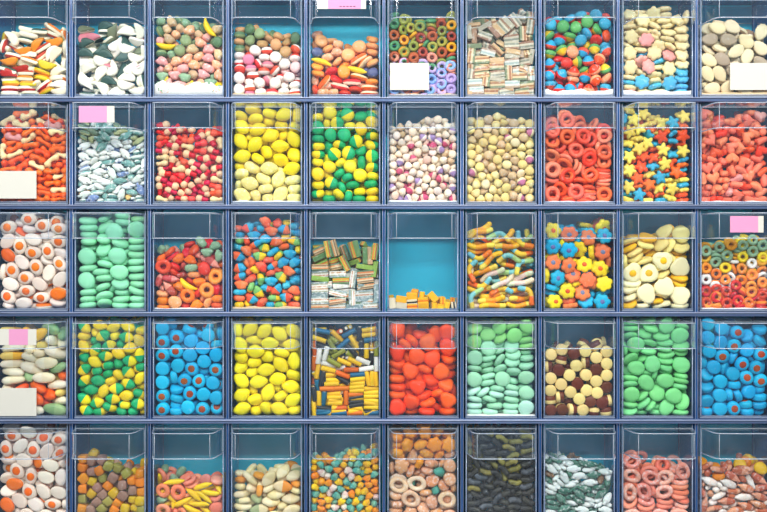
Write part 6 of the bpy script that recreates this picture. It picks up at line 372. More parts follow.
(4,1): (0,122,35,12,470,0,12,13,36,562,1,13,57,34,512,3,59,36,33,480,0,91,13,30,915,2,160,13,32,553,1,157,57,12,530,3,34,12,34,6,1,13,35,33,594,2,63,12,34,853,0,102,12,49,780,1,121,11,35,576,1,143,17,35,422,1,160,36,30,35,2,12,12,59,553,3,49,11,53,412,1,36,35,36,376,2,78,12,52,871,0,124,33,36,599,1,159,12,55,521,0,159,59,36,585,0,12,12,84,498,0,15,36,55,982,3,65,12,69,871,1,81,37,33,480,3,115,12,68,485,1,103,36,36,535,1,137,17,58,603,2,12,33,102,11,1,35,12,71,897,1,92,12,75,127,3,113,33,60,512,0,159,34,53,463,0,11,34,125,562,3,51,12,86,871,3,114,13,93,594,1,114,34,84,544,3,139,13,82,2,3,37,36,97,585,0,16,36,78,498,1,36,14,102,566,0,77,12,91,871,3,91,35,83,856,0,136,12,105,585,0,160,13,77,553,3,161,57,59,498,0,15,12,112,412,2,63,13,110,512,0,60,36,98,449,3,89,12,114,430,0,107,27,110,759,3,135,34,93,449,0,159,12,101,594,0,158,35,76,539,3,58,33,122,512,2,101,13,134,952,2,122,12,124,99,1,159,33,101,440,0,159,57,90,775,3,34,14,127,553,0,56,12,131,449,2,79,12,142,503,3,118,34,132,494,0,157,13,124,2,1,160,58,115,15,0,12,12,136,987,3,60,12,155,458,1,91,35,132,997,1,136,36,117,789,0,160,36,124,553,0,12,12,158,996,3,36,35,147,10,3,35,12,152,990,3,86,58,133,653,3,137,58,121,530,1,64,34,145,512,2,66,55,143,503,0,117,57,134,743,1,12,36,148,530,3,45,57,148,390,1,157,57,139,466,1,27,58,164,71),
(4,2): (2,155,77,12,869,2,154,86,40,558,2,140,86,92,430,1,41,12,19,650,1,20,87,104,621,3,158,69,37,476,1,115,20,18,684,0,157,42,26,73,0,164,81,92,481,1,152,70,66,285,0,49,29,20,133,1,89,71,90,204,1,69,69,97,795,0,86,16,21,162,0,93,6,33,900,0,128,11,27,829,1,25,63,93,548,0,121,22,40,485,2,20,75,96,521,1,90,32,35,68,1,153,55,56,575,2,119,43,58,846,0,52,24,37,368,2,154,8,37,521,1,152,26,44,748,0,7,23,24,669,0,27,35,31,867,3,10,64,120,471,0,111,6,46,993,1,152,34,50,212,0,98,17,56,959,3,158,40,69,213,1,63,12,19,541,2,66,53,97,831,0,130,36,63,408,1,20,6,31,585,1,152,16,68,186,0,31,23,42,447,0,67,6,51,62,2,149,61,95,92,1,78,27,62,946,2,17,37,56,677,0,133,33,78,156,3,50,72,112,225,0,166,41,92,938,3,14,18,55,659,3,42,36,100,437,0,120,10,65,882,0,49,20,58,275,0,99,39,79,272,0,153,21,87,542,2,60,26,88,310,0,96,6,71,108,0,34,18,67,111,2,92,29,86,867,2,122,32,100,513,0,37,29,80,162,0,139,7,76,131,2,15,40,98,723,0,117,6,91,29,2,154,17,104,39,1,58,6,77,539,0,22,18,83,421,1,88,23,97,77,1,20,6,81,467,1,84,18,105,61,1,15,17,118,678,0,49,6,103,11,0,9,15,104,300),
(4,3): (2,24,9,15,603,0,156,86,41,431,0,104,9,15,521,1,156,69,8,7,0,45,53,36,999,1,48,35,24,986,0,148,9,31,376,0,80,35,28,938,2,116,31,25,42,0,155,59,25,997,2,16,39,27,40,0,24,16,39,993,1,97,30,42,920,2,151,66,48,794,2,66,9,31,539,0,126,24,43,978,0,63,86,108,431,0,154,74,72,23,0,43,39,52,956,2,72,38,51,815,1,154,47,50,721,2,57,22,61,956,2,23,16,55,998,0,95,15,52,883,0,95,86,99,449,0,16,52,64,979,1,155,30,52,313,0,146,14,59,113,0,23,17,71,994,1,120,35,65,649,0,155,22,79,17,0,14,57,95,651,0,46,23,85,844,0,153,59,85,22,0,43,59,94,74,0,86,37,74,902,0,16,23,87,985,0,36,73,118,227,0,108,15,70,95,0,92,21,87,960,0,156,66,104,938,1,16,24,104,985,1,67,18,84,444,2,133,60,107,435,0,52,47,105,73,1,134,86,123,567,2,155,58,119,40,0,42,16,109,842,0,112,55,96,420,0,86,43,105,412,1,125,9,91,521,0,123,32,93,111,1,62,27,115,17,0,117,52,128,998,1,156,23,96,17,1,94,28,114,421,0,129,30,111,166,0,90,9,110,584,0,153,20,115,919,0,125,20,126,902,0,16,32,118,15),
(4,4): (0,10,10,22,994,1,112,10,22,27,1,130,13,23,46,2,53,10,24,969,2,72,16,24,949,0,88,8,23,539,0,118,25,32,283,1,146,8,34,584,0,34,17,22,886,1,38,32,38,651,3,41,43,23,461,2,123,8,39,584,0,163,10,28,711,0,26,8,35,621,3,61,8,38,521,0,71,26,37,912,3,83,11,39,979,1,136,29,27,639,2,101,9,36,458,2,159,10,47,17,3,164,27,31,535,2,8,13,39,453,2,59,19,51,857,1,77,8,53,394,1,140,8,50,412,0,163,29,49,839,1,14,29,62,4,1,44,15,40,932,1,107,24,45,245,1,113,8,53,566,1,9,13,56,991,0,27,8,51,521,3,86,8,69,576,2,91,30,41,482,2,147,24,57,276,3,164,10,63,517,2,12,9,71,999,1,29,17,66,31,1,45,9,57,521,2,65,8,68,603,2,114,24,63,145,2,128,14,62,319,3,126,26,49,352,0,147,10,67,439,1,10,10,88,87,2,8,27,79,380,3,55,28,66,825,2,96,15,54,262,0,143,27,73,507,0,162,8,82,549,2,164,61,53,562,2,9,34,93,967,1,24,26,80,507,1,67,24,76,879,2,75,9,84,485,0,103,8,72,594,0,128,25,78,407,1,136,8,79,412,1,14,17,102,419,3,46,15,74,405,3,56,8,87,394,1,92,19,87,684,2,107,9,93,593,1,119,9,78,381,1,161,26,87,32,0,163,25,72,967,2,32,8,84,521,3,60,23,103,651,1,71,8,102,603,0,82,26,69,408,3,144,24,91,594,0,146,9,95,521,0,82,26,102,54,0,100,26,99,671,2,112,25,85,417,1,125,13,94,53,0,28,9,103,562,0,45,8,100,549,0,74,29,90,825,1,146,28,112,698,0,161,26,103,33,0,10,10,118,8,3,92,29,116,458,2,90,9,102,200,2,132,25,106,344,0,142,8,111,557,1,8,10,135,517,1,26,25,115,372,0,43,26,107,204,2,60,8,115,412,3,102,8,116,576,1,119,8,110,539,2,130,19,122,11,0,161,8,102,467,3,163,60,104,453,0,10,31,133,803,3,28,8,125,467,3,43,12,117,390,0,79,12,118,99,2,116,8,131,603,2,161,8,121,439,1,8,19,150,472,1,24,24,134,626,0,64,24,122,340,1,98,25,133,480,2,114,26,136,838,0,110,25,119,81,1,131,21,137,989,1,144,8,130,567,1,162,24,121,330,2,46,8,135,585,1,34,39,121,695,0,67,8,132,521,2,59,38,115,184,3,94,8,131,567,0,78,25,132,728,2,119,8,147,539,1,162,12,138,30,2,25,10,145,648,2,62,8,148,585,1,83,10,145,816,1,142,8,147,585,0,160,33,142,41,1,147,32,129,844,1,19,32,155,660,0,36,21,148,565,1,51,25,137,759,2,72,25,151,579,2,101,13,147,990,2,129,24,152,997,1,144,28,148,443,0,162,8,156,394,0,164,42,129,444,2,8,50,159,553,0,32,55,158,723,1,39,38,153,411,1,91,31,151,631,1,55,25,153,986,1,106,10,161,989,0,112,30,155,781,2,146,8,165,549,2,162,8,177,558,0,46,8,157,585,0,89,12,160,372,0,132,28,168,489,1,162,26,156,937,2,62,41,150,965,2,90,59,168,927,1,99,26,169,295,2,127,8,165,549,0,148,27,167,616,1,164,25,174,480,2,65,59,155,959,2,78,45,161,261,1,111,11,176,19,2,107,53,171,500,0,162,41,171,548,2,114,30,174,361,1,146,46,170,454,2,131,48,178,576,1,159,55,181,376),
(4,5): (3,151,37,22,999,3,56,11,21,403,1,18,17,28,999,1,53,38,19,990,1,121,18,26,992,3,22,45,31,593,3,161,75,21,480,1,116,60,23,892,2,149,32,37,9,1,88,14,34,202,3,22,19,45,0,1,154,8,17,603,3,19,74,30,943,3,19,44,61,29,3,59,41,37,2,3,153,59,59,549,1,109,10,51,384,3,148,41,61,467,1,8,77,53,471,1,18,83,120,766,1,113,37,68,277,1,18,15,70,149,3,145,22,61,585,3,54,31,57,957,1,90,30,53,931,1,94,18,73,983,3,49,30,79,958,2,78,53,73,55,3,21,85,84,439,1,17,57,77,12,2,56,6,60,503,2,147,6,58,521,4,120,17,81,681,1,18,71,152,394,3,87,31,88,121,4,56,28,100,37,3,115,53,109,458,1,79,52,105,703,1,164,28,87,571,3,118,33,111,575,1,139,16,92,755,3,145,61,115,544,1,18,49,103,439,1,110,12,105,667,1,164,62,111,453,1,84,29,112,907,1,154,8,109,458,3,20,32,99,567,1,155,31,114,157,2,71,7,98,603,4,129,13,126,194,2,25,17,102,621,3,153,46,137,882,1,32,35,124,952,1,97,18,130,22,3,21,55,140,657,1,98,51,134,40,1,71,37,122,80,4,158,29,149,919,1,8,29,132,508,3,95,57,155,998,1,132,32,145,706,3,42,38,148,773,1,154,8,143,476,0,11,50,176,489,0,77,22,150,707,2,25,6,95,503,0,69,84,195,567,0,48,66,173,703,3,107,21,147,18,3,33,11,142,548,0,77,52,178,580,0,128,28,171,262,1,15,79,182,678,0,96,21,172,36,1,100,86,229,512,1,55,17,128,725,0,134,78,224,287,0,19,19,170,141,3,60,21,162,316,1,155,23,169,961,0,40,43,182,847,0,59,65,207,540,0,161,76,210,471,0,22,31,198,921,0,107,39,191,12,0,22,66,204,57,0,48,18,193,564,1,131,57,208,374,0,19,20,215,939,0,81,19,195,942,0,151,41,197,956,0,56,45,210,494,0,152,11,195,439,0,55,19,224,56,0,92,39,215,88,0,116,11,195,567,0,90,40,237,986,0,153,39,218,938,0,92,11,227,494,0,125,29,225,852,0,22,57,223,974),
(4,6): (1,130,39,22,780,1,13,48,22,965,1,52,8,23,747,1,153,14,20,49,1,85,11,21,31,1,122,8,24,894,1,80,22,32,812,2,135,47,43,426,1,19,16,33,585,1,111,25,30,918,1,53,34,35,946,1,118,8,39,684,1,20,8,32,567,2,18,32,35,16,1,51,20,36,667,1,82,8,37,276,1,81,33,47,329,1,138,24,33,18,1,37,30,47,716,2,50,8,41,258,1,152,8,35,929,2,8,62,89,448,1,51,34,50,984,1,93,14,50,968,2,8,18,58,193,2,117,26,45,953,1,22,31,50,553,2,123,8,56,748,1,154,20,44,929,1,8,47,58,616,1,135,29,50,772,1,37,27,62,0,1,20,8,49,730,1,51,8,58,946,2,77,11,58,742,1,8,39,71,408,2,73,24,71,736,1,155,8,54,312,1,27,8,69,585,1,96,20,65,467,1,126,15,69,103,1,61,26,62,825,1,59,39,71,820,1,156,8,76,649,2,137,26,65,916,1,8,58,190,498,2,164,31,63,867,1,19,32,85,105,1,20,20,77,123,1,70,42,83,252,1,105,8,75,981,2,164,20,71,206,1,74,8,78,584,2,113,26,79,946,1,89,25,84,560,2,151,19,84,26,0,75,28,101,810,2,46,17,77,652,1,118,14,89,957,0,11,60,218,388,1,85,8,98,567,2,150,8,91,521,0,18,33,102,882,2,93,30,103,461,0,122,9,101,276,1,9,62,123,384,1,51,8,91,21,1,119,21,108,49,0,19,8,85,567,0,59,28,104,277,1,26,21,92,485,0,19,48,105,95,1,42,26,106,868,2,19,8,103,666,2,64,38,128,919,2,82,24,114,735,1,154,8,109,730,1,19,45,119,95,0,17,22,114,648,1,63,14,111,924,0,154,20,101,26,1,14,62,155,621,0,44,30,124,325,1,76,8,122,603,2,153,34,118,882,2,37,8,114,666,0,96,18,118,399,1,153,18,118,911,0,48,8,127,39,0,107,27,142,135,0,20,31,126,776,0,49,25,137,223,1,121,8,117,503,1,158,24,132,784,1,70,28,139,307,0,17,47,154,67,1,47,11,144,934,0,116,26,131,738,1,26,31,160,828,0,19,21,136,258,1,93,8,132,330,2,154,8,129,521,0,47,38,156,81,0,133,23,131,278,1,15,8,125,376,0,37,42,170,152,0,123,8,135,783,1,81,25,148,271,1,8,8,151,551,1,58,56,228,534,1,153,8,148,602,0,12,23,161,568,0,66,15,147,149,1,125,26,149,150,0,18,35,182,44,0,30,20,169,312,1,97,24,163,274,1,142,62,220,590,1,60,8,161,975,1,164,31,147,984,1,25,8,153,647,1,122,23,166,800,1,62,22,170,340,0,86,14,158,111,1,156,55,221,84,0,48,30,181,184,0,8,17,182,832,1,140,20,154,184,0,8,40,205,444,1,96,62,229,685,1,121,35,179,358,0,153,23,167,194,1,132,18,190,796,0,112,8,150,358,1,155,8,165,340,1,58,8,178,521,1,91,8,175,49,0,21,27,201,399,0,113,22,182,813,1,69,21,186,276,1,90,28,190,126,1,107,43,219,849,0,153,32,179,748,1,27,8,182,458,0,69,44,210,75,1,77,8,197,431,1,120,32,212,239,1,156,22,193,667,0,8,16,202,699,0,116,9,167,358,1,50,8,192,730,0,107,8,188,294,0,154,8,180,8,1,43,21,199,194,0,99,29,202,70,0,124,8,203,49,0,142,31,215,976,0,155,22,208,958,0,29,54,227,264,0,90,8,210,603,1,106,22,219,241,0,70,27,205,215,1,125,17,222,188,1,34,28,222,310,1,87,29,221,426,1,153,8,195,521,1,47,39,218,236,1,51,13,208,92,0,153,8,215,503,0,57,15,222,70,0,150,23,227,847,1,18,30,222,978,0,64,36,225,864,1,104,8,227,340,1,27,8,214,760,1,75,24,230,221,1,101,20,235,748,1,50,9,236,67),
(4,7): (0,11,76,6,996,1,17,72,19,977,1,11,66,28,978,0,12,89,31,566,0,10,54,40,81,0,11,88,58,566,1,6,74,60,562,0,67,8,21,557,1,10,88,91,512,0,125,23,27,852,1,19,10,28,3,0,12,55,59,867,1,122,6,21,585,0,152,20,30,830,0,35,24,38,129,0,70,19,35,1,1,153,6,32,521,0,11,77,89,612,1,14,28,34,756,0,92,28,41,96,0,113,22,38,40,0,50,6,35,557,0,6,81,145,508,0,19,10,39,1,1,12,30,50,5,0,31,38,59,972,1,161,18,44,35,0,22,10,50,16,0,43,20,53,541,1,94,6,33,521,1,109,11,46,42,0,18,11,62,49,1,139,15,46,41,1,11,25,66,84,1,65,15,48,106,0,85,23,49,61,2,106,86,139,639,1,120,28,53,280,1,6,47,72,462,1,158,6,60,403,1,13,65,82,403,1,110,12,59,19,1,139,16,59,23,0,43,6,60,467,1,59,27,58,52,0,139,39,63,902,0,85,11,57,75,0,61,12,66,759,2,80,84,145,261,0,87,6,72,458,0,142,6,72,439,0,15,50,96,872,1,17,11,77,953,1,116,31,71,447,0,13,84,121,207,1,150,78,119,449,0,64,30,68,987,0,119,16,68,18,1,17,27,82,511,1,134,23,75,989,0,156,22,78,133,1,17,10,90,917,0,48,22,78,29,0,101,20,75,906,0,154,17,88,169,0,74,26,77,37,1,29,14,95,788,0,17,69,107,703,0,52,6,79,585,0,102,6,85,603,1,13,59,112,721,1,12,48,116,204,1,16,34,100,347,1,93,25,90,168,1,43,14,97,843,1,57,34,94,22,0,79,16,92,831,0,11,17,108,40,0,133,10,90,24,1,146,33,105,471,1,33,35,109,165,1,132,27,109,61,0,7,66,130,344,1,111,18,97,539,0,161,15,104,867,0,13,38,123,577,0,27,70,155,803,1,69,10,97,187,1,33,15,112,890,0,62,23,113,91,1,116,6,101,585,2,143,14,111,792,1,43,23,125,989,1,84,6,117,567,1,78,33,118,944,2,13,17,121,22,1,50,63,149,669,1,114,54,130,580,0,13,26,136,56,1,50,6,115,449,0,77,55,134,739,2,75,68,145,619,1,108,19,112,983,2,121,28,123,17,1,17,6,136,458,1,30,31,127,664,0,64,18,124,109,2,140,38,123,879,1,162,16,119,168,1,11,54,144,990,1,39,56,145,352,1,31,15,140,180,0,125,7,120,539,1,154,11,127,940,0,10,18,151,985,1,55,32,137,985,1,74,6,135,585,0,133,26,135,24,0,152,38,131,973,0,29,41,159,991,1,44,18,141,361,0,87,35,138,648,0,48,44,151,483,0,95,21,126,16,1,11,51,155,996,1,61,14,148,936,0,62,35,148,13,1,105,42,140,828,1,112,11,132,3,1,48,18,159,63,0,92,20,138,16,0,29,16,155,88,0,119,23,143,940,0,103,11,147,19),
(4,8): (0,22,35,17,997,1,148,30,20,485,1,7,72,23,508,0,37,63,40,60,0,23,33,29,998,0,28,48,45,958,0,103,31,29,994,1,62,23,31,76,0,147,22,19,503,1,28,88,43,521,0,98,7,18,603,1,25,79,62,113,0,25,7,18,585,1,110,19,41,3,1,66,88,145,567,1,64,18,41,77,1,25,30,50,848,0,63,55,59,32,0,151,24,44,22,0,21,73,73,884,1,112,18,53,21,1,68,31,84,549,0,64,18,54,901,1,21,17,53,222,1,70,55,72,981,1,153,24,56,991,0,25,46,70,376,0,106,7,77,567,0,106,52,64,23,0,35,88,116,521,1,25,18,85,521,0,145,12,18,603,1,26,78,135,649,0,104,30,70,77,1,147,18,66,21,0,25,30,89,603,1,147,19,78,975,0,120,88,129,467,0,111,51,89,927,1,20,70,85,902,1,147,18,90,6,1,67,19,84,586,0,152,72,116,221,1,15,58,102,201,1,56,44,122,700,1,107,55,99,137,0,40,51,105,754,0,147,7,18,603,0,48,47,113,274,0,153,73,137,132,0,25,67,137,667,0,84,54,115,382,0,147,19,102,993,1,19,57,143,739,1,96,52,128,519,0,147,30,116,976,1,25,46,148,667,1,74,30,125,467,0,108,13,112,368,0,106,24,98,459,0,147,31,128,994,1,24,26,120,813,0,55,7,79,449,0,24,26,139,187,1,120,50,130,756,1,70,18,124,567,1,22,27,159,151,1,111,38,139,756,0,19,7,76,530,0,153,7,129,431,0,73,7,113,503,0,25,7,154,539,0,25,7,118,621),
(4,9): (1,18,70,7,997,1,9,38,11,553,0,23,34,25,440,0,78,40,26,40,1,11,81,28,611,1,20,69,26,465,0,56,31,24,935,1,21,55,23,493,1,64,16,21,692,0,149,14,31,42,1,23,20,23,521,1,119,7,22,539,0,20,88,79,458,0,35,10,34,85,0,89,7,30,539,0,18,58,47,668,0,114,7,42,503,0,10,78,51,722,0,106,23,34,813,1,80,35,42,426,0,140,26,47,18,1,23,23,43,603,1,59,26,43,170,0,22,39,42,946,0,11,9,44,548,0,11,70,67,739,1,96,23,48,738,1,42,19,53,166,0,70,36,58,990,0,146,8,46,503,0,32,20,70,273,1,10,54,65,331,0,10,38,68,257,1,122,35,66,594,1,165,23,53,571,0,66,8,54,585,0,12,86,117,495,1,142,25,63,610,0,133,83,136,541,1,22,30,71,364,1,106,7,64,585,0,105,45,74,334,1,66,40,76,756,0,8,22,78,453,0,150,8,66,503,0,119,21,68,439,0,164,23,74,507,0,89,12,79,21,0,79,23,69,2,0,11,24,96,990,1,48,11,67,26,1,140,32,84,934,1,29,25,88,46,1,48,19,83,74,1,69,19,83,989,1,25,35,104,635,1,8,72,104,544,1,67,28,97,1,0,150,12,86,486,1,46,20,99,40,0,16,58,104,492,0,143,41,100,144,0,114,7,88,503,0,101,31,102,920,0,116,73,127,448,1,9,36,113,734,0,83,7,115,485,1,127,10,103,221,1,70,7,99,503,0,151,21,103,330,1,22,7,105,503,0,81,30,111,995,0,118,27,108,829,3,157,69,138,514,2,51,17,116,23,0,31,52,122,64,0,71,37,137,390,0,7,60,133,471,0,89,53,130,79,0,151,7,109,458,0,102,20,114,361,0,27,21,122,301,3,143,62,143,505,0,10,23,129,990,0,45,10,133,988,0,116,19,132,695,0,143,29,130,942,0,103,8,128,603,2,132,51,140,469,0,162,23,130,349,0,21,13,141,156,2,47,37,134,995,3,114,41,137,704,3,154,11,136,648,2,17,46,145,955),}
# ---------------------------------------------------------------- helpers
from mathutils import Vector, Quaternion, Matrix
S = bpy.context.scene
COL = S.collection
def link(name, me, parent=None, kind=None):
    o = bpy.data.objects.new(name, me); COL.objects.link(o)
    if parent: o.parent = parent
    if kind: o['kind'] = kind
    return o
def tag(o, label, cat, group=None, kind=None):
    o['label'] = label; o['category'] = cat
    if group: o['group'] = group
    if kind: o['kind'] = kind
    return o
def lin(c): return tuple((x / 12.92 if x <= .04045 else ((x + .055) / 1.055) ** 2.4) for x in c)
def newmat(name):
    m = bpy.data.materials.new(name); m.use_nodes = True
    nt = m.node_tree; nt.nodes.clear()
    return m, nt, nt.nodes.new, nt.links.new
_mc = {}
def candy_mat(hexcol, sugar=0., gloss=.4):
    k = (hexcol, sugar, gloss)
    if k in _mc: return _mc[k]
    m, nt, N, L = newmat('candy_' + hexcol)
    out = N('ShaderNodeOutputMaterial'); p = N('ShaderNodeBsdfPrincipled'); L(p.outputs[0], out.inputs[0])
    col = lin(h(hexcol))
    rgb = N('ShaderNodeRGB'); rgb.outputs[0].default_value = (*col, 1)
    info = N('ShaderNodeObjectInfo'); hsv = N('ShaderNodeHueSaturation')
    mr = N('ShaderNodeMapRange'); mr.inputs[3].default_value = .86; mr.inputs[4].default_value = 1.1
    L(info.outputs['Random'], mr.inputs[0]); L(mr.outputs[0], hsv.inputs['Value'])
    mh = N('ShaderNodeMath'); mh.operation = 'MULTIPLY_ADD'; mh.inputs[1].default_value = 7.13; mh.inputs[2].default_value = 0
    fr = N('ShaderNodeMath'); fr.operation = 'FRACT'; mr2 = N('ShaderNodeMapRange'); mr2.inputs[3].default_value = .49; mr2.inputs[4].default_value = .508
    L(info.outputs['Random'], mh.inputs[0]); L(mh.outputs[0], fr.inputs[0]); L(fr.outputs[0], mr2.inputs[0]); L(mr2.outputs[0], hsv.inputs['Hue'])
    hsv.inputs['Saturation'].default_value = 1.06
    L(rgb.outputs[0], hsv.inputs['Color'])
    tc = N('ShaderNodeTexCoord')
    no = N('ShaderNodeTexNoise'); no.inputs['Scale'].default_value = 140; no.inputs['Detail'].default_value = 3
    ad = N('ShaderNodeVectorMath'); ad.operation = 'ADD'
    L(tc.outputs['Object'], ad.inputs[0]); L(info.outputs['Random'], ad.inputs[1]); L(ad.outputs[0], no.inputs['Vector'])
    ramp = N('ShaderNodeMapRange'); ramp.inputs[1].default_value = .62 - .3 * sugar; ramp.inputs[2].default_value = .78 - .22 * sugar
    ramp.inputs[4].default_value = min(.9, .12 + 1.3 * sugar) if sugar else .05
    L(no.outputs[0], ramp.inputs[0])
    mx = N('ShaderNodeMix'); mx.data_type = 'RGBA'; mx.inputs[7].default_value = (.86, .85, .82, 1)
    L(ramp.outputs[0], mx.inputs[0]); L(hsv.outputs[0], mx.inputs[6]); L(mx.outputs[2], p.inputs['Base Color'])
    p.inputs['Roughness'].default_value = .72 - gloss * .55
    p.inputs['Specular IOR Level'].default_value = .35
    p.inputs['Subsurface Weight'].default_value = .12; p.inputs['Subsurface Scale'].default_value = .006
    p.inputs['Subsurface Radius'].default_value = (1, .6, .4)
    bp = N('ShaderNodeBump'); bp.inputs['Strength'].default_value = .25 + sugar * .7; bp.inputs['Distance'].default_value = .0012
    L(no.outputs[0], bp.inputs['Height']); L(bp.outputs[0], p.inputs['Normal'])
    _mc[k] = m; return m
def plain(name, c, rough=.5, spec=.5, metal=0, noise=0, nscale=20):
    m, nt, N, L = newmat(name)
    out = N('ShaderNodeOutputMaterial'); p = N('ShaderNodeBsdfPrincipled'); L(p.outputs[0], out.inputs[0])
    p.inputs['Base Color'].default_value = (*lin(c), 1); p.inputs['Roughness'].default_value = rough; p.inputs['Specular IOR Level'].default_value = spec
    p.inputs['Metallic'].default_value = metal
    if noise:
        tc = N('ShaderNodeTexCoord'); no = N('ShaderNodeTexNoise'); no.inputs['Scale'].default_value = nscale; no.inputs['Detail'].default_value = 4
        mr = N('ShaderNodeMapRange'); mr.inputs[3].default_value = 1 - noise; mr.inputs[4].default_value = 1 + noise
        hs = N('ShaderNodeHueSaturation'); hs.inputs['Color'].default_value = (*lin(c), 1)
        L(tc.outputs['Object'], no.inputs['Vector']); L(no.outputs[0], mr.inputs[0]); L(mr.outputs[0], hs.inputs['Value']); L(hs.outputs[0], p.inputs['Base Color'])
    return m
def acrylic(name, tint, haze, hazecol, rough=.06, ior=1.45, scuff=True):
    """thin clear plastic: see-through, mirror-like at a slant, a little milky with scuffs"""
    m, nt, N, L = newmat(name)
    out = N('ShaderNodeOutputMaterial'); tr = N('ShaderNodeBsdfTransparent'); tr.inputs[0].default_value = (*tint, 1)
    gl = N('ShaderNodeBsdfGlossy'); gl.inputs['Roughness'].default_value = rough; gl.inputs[0].default_value = (1, 1, 1, 1)
    fr = N('ShaderNodeFresnel'); fr.inputs[0].default_value = ior
    df = N('ShaderNodeBsdfDiffuse'); df.inputs[0].default_value = (*hazecol, 1)
    m1 = N('ShaderNodeMixShader'); m2 = N('ShaderNodeMixShader')
    L(tr.outputs[0], m1.inputs[1]); L(df.outputs[0], m1.inputs[2])
    if scuff:
        tc = N('ShaderNodeTexCoord'); no = N('ShaderNodeTexNoise'); no.inputs['Scale'].default_value = 9; no.inputs['Detail'].default_value = 5; no.inputs['Distortion'].default_value = .6
        info = N('ShaderNodeObjectInfo'); ad = N('ShaderNodeVectorMath'); ad.operation = 'ADD'
        sc = N('ShaderNodeMath'); sc.operation = 'MULTIPLY'; sc.inputs[1].default_value = 40
        L(info.outputs['Random'], sc.inputs[0]); L(tc.outputs['Object'], ad.inputs[0]); L(sc.outputs[0], ad.inputs[1]); L(ad.outputs[0], no.inputs['Vector'])
        mr = N('ShaderNodeMapRange'); mr.inputs[1].default_value = .35; mr.inputs[2].default_value = .75; mr.inputs[3].default_value = haze * .3; mr.inputs[4].default_value = haze * 1.9
        L(no.outputs[0], mr.inputs[0]); L(mr.outputs[0], m1.inputs[0])
    else: m1.inputs[0].default_value = haze
    ge = N('ShaderNodeNewGeometry'); im = N('ShaderNodeMapRange'); im.inputs[3].default_value = ior; im.inputs[4].default_value = 1 / ior
    L(ge.outputs['Backfacing'], im.inputs[0]); L(im.outputs[0], fr.inputs[0])      # a thin sheet does not bend the ray, so both faces mirror alike
    L(fr.outputs[0], m2.inputs[0]); L(m1.outputs[0], m2.inputs[1]); L(gl.outputs[0], m2.inputs[2]); L(m2.outputs[0], out.inputs[0])
    return m
M_CLEAR = acrylic('clear_acrylic', (.968, .986, .997), .010, (.42, .60, .85))
M_LID = acrylic('lid_acrylic', (.965, .982, .993), .013, (.4, .58, .85))
M_EDGE = acrylic('acrylic_edge', (.55, .66, .82), .42, (.55, .66, .84), .15, 1.5, False)  # pale tone paints in the light caught by sheet edges
M_LIDEDGE = acrylic('lid_edge', (.75, .82, .9), .42, (.72, .8, .9), .12, 1.5, False)  # paler still: the bright glint of lid edges put into the colour
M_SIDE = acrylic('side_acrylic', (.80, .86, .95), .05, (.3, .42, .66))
M_NAVY = plain('navy_plastic', h('235088'), .22, .7, noise=.25, nscale=14)
M_HIGHLIGHT = plain('lilac_highlight', h('98a4c2'), .2, .8, noise=.2, nscale=30)  # pale lilac paints in the highlight lines of rails and uprights
M_RAIL = plain('shelf_blue_plastic', h('60749c'), .18, .8, noise=.25, nscale=9)
M_TEAL = plain('teal_backing', h('2cdcf4'), .5, .4, noise=.22, nscale=7)
M_PINK = plain('pink_paper', h('d090b6'), .8, .1); M_WHITE = plain('white_paper', h('c6c6be'), .8, .1); M_INK = plain('ink', h('5a2a50'), .8, .1)
M_SUGAR = plain('loose_sugar', h('f2eee6'), .9, .1, noise=.08, nscale=220); M_SUGART = plain('loose_tan_sugar', h('d8bc94'), .9, .1, noise=.18, nscale=200)
M_WALL = plain('painted_wall', h('8d9aa6'), .8, .2, noise=.05); M_FLOOR = plain('floor_tiles', h('b4b2ac'), .5, .4, noise=.06, nscale=3)
M_CEIL = plain('ceiling_paint', h('8e9094'), .9, .1, noise=.03)

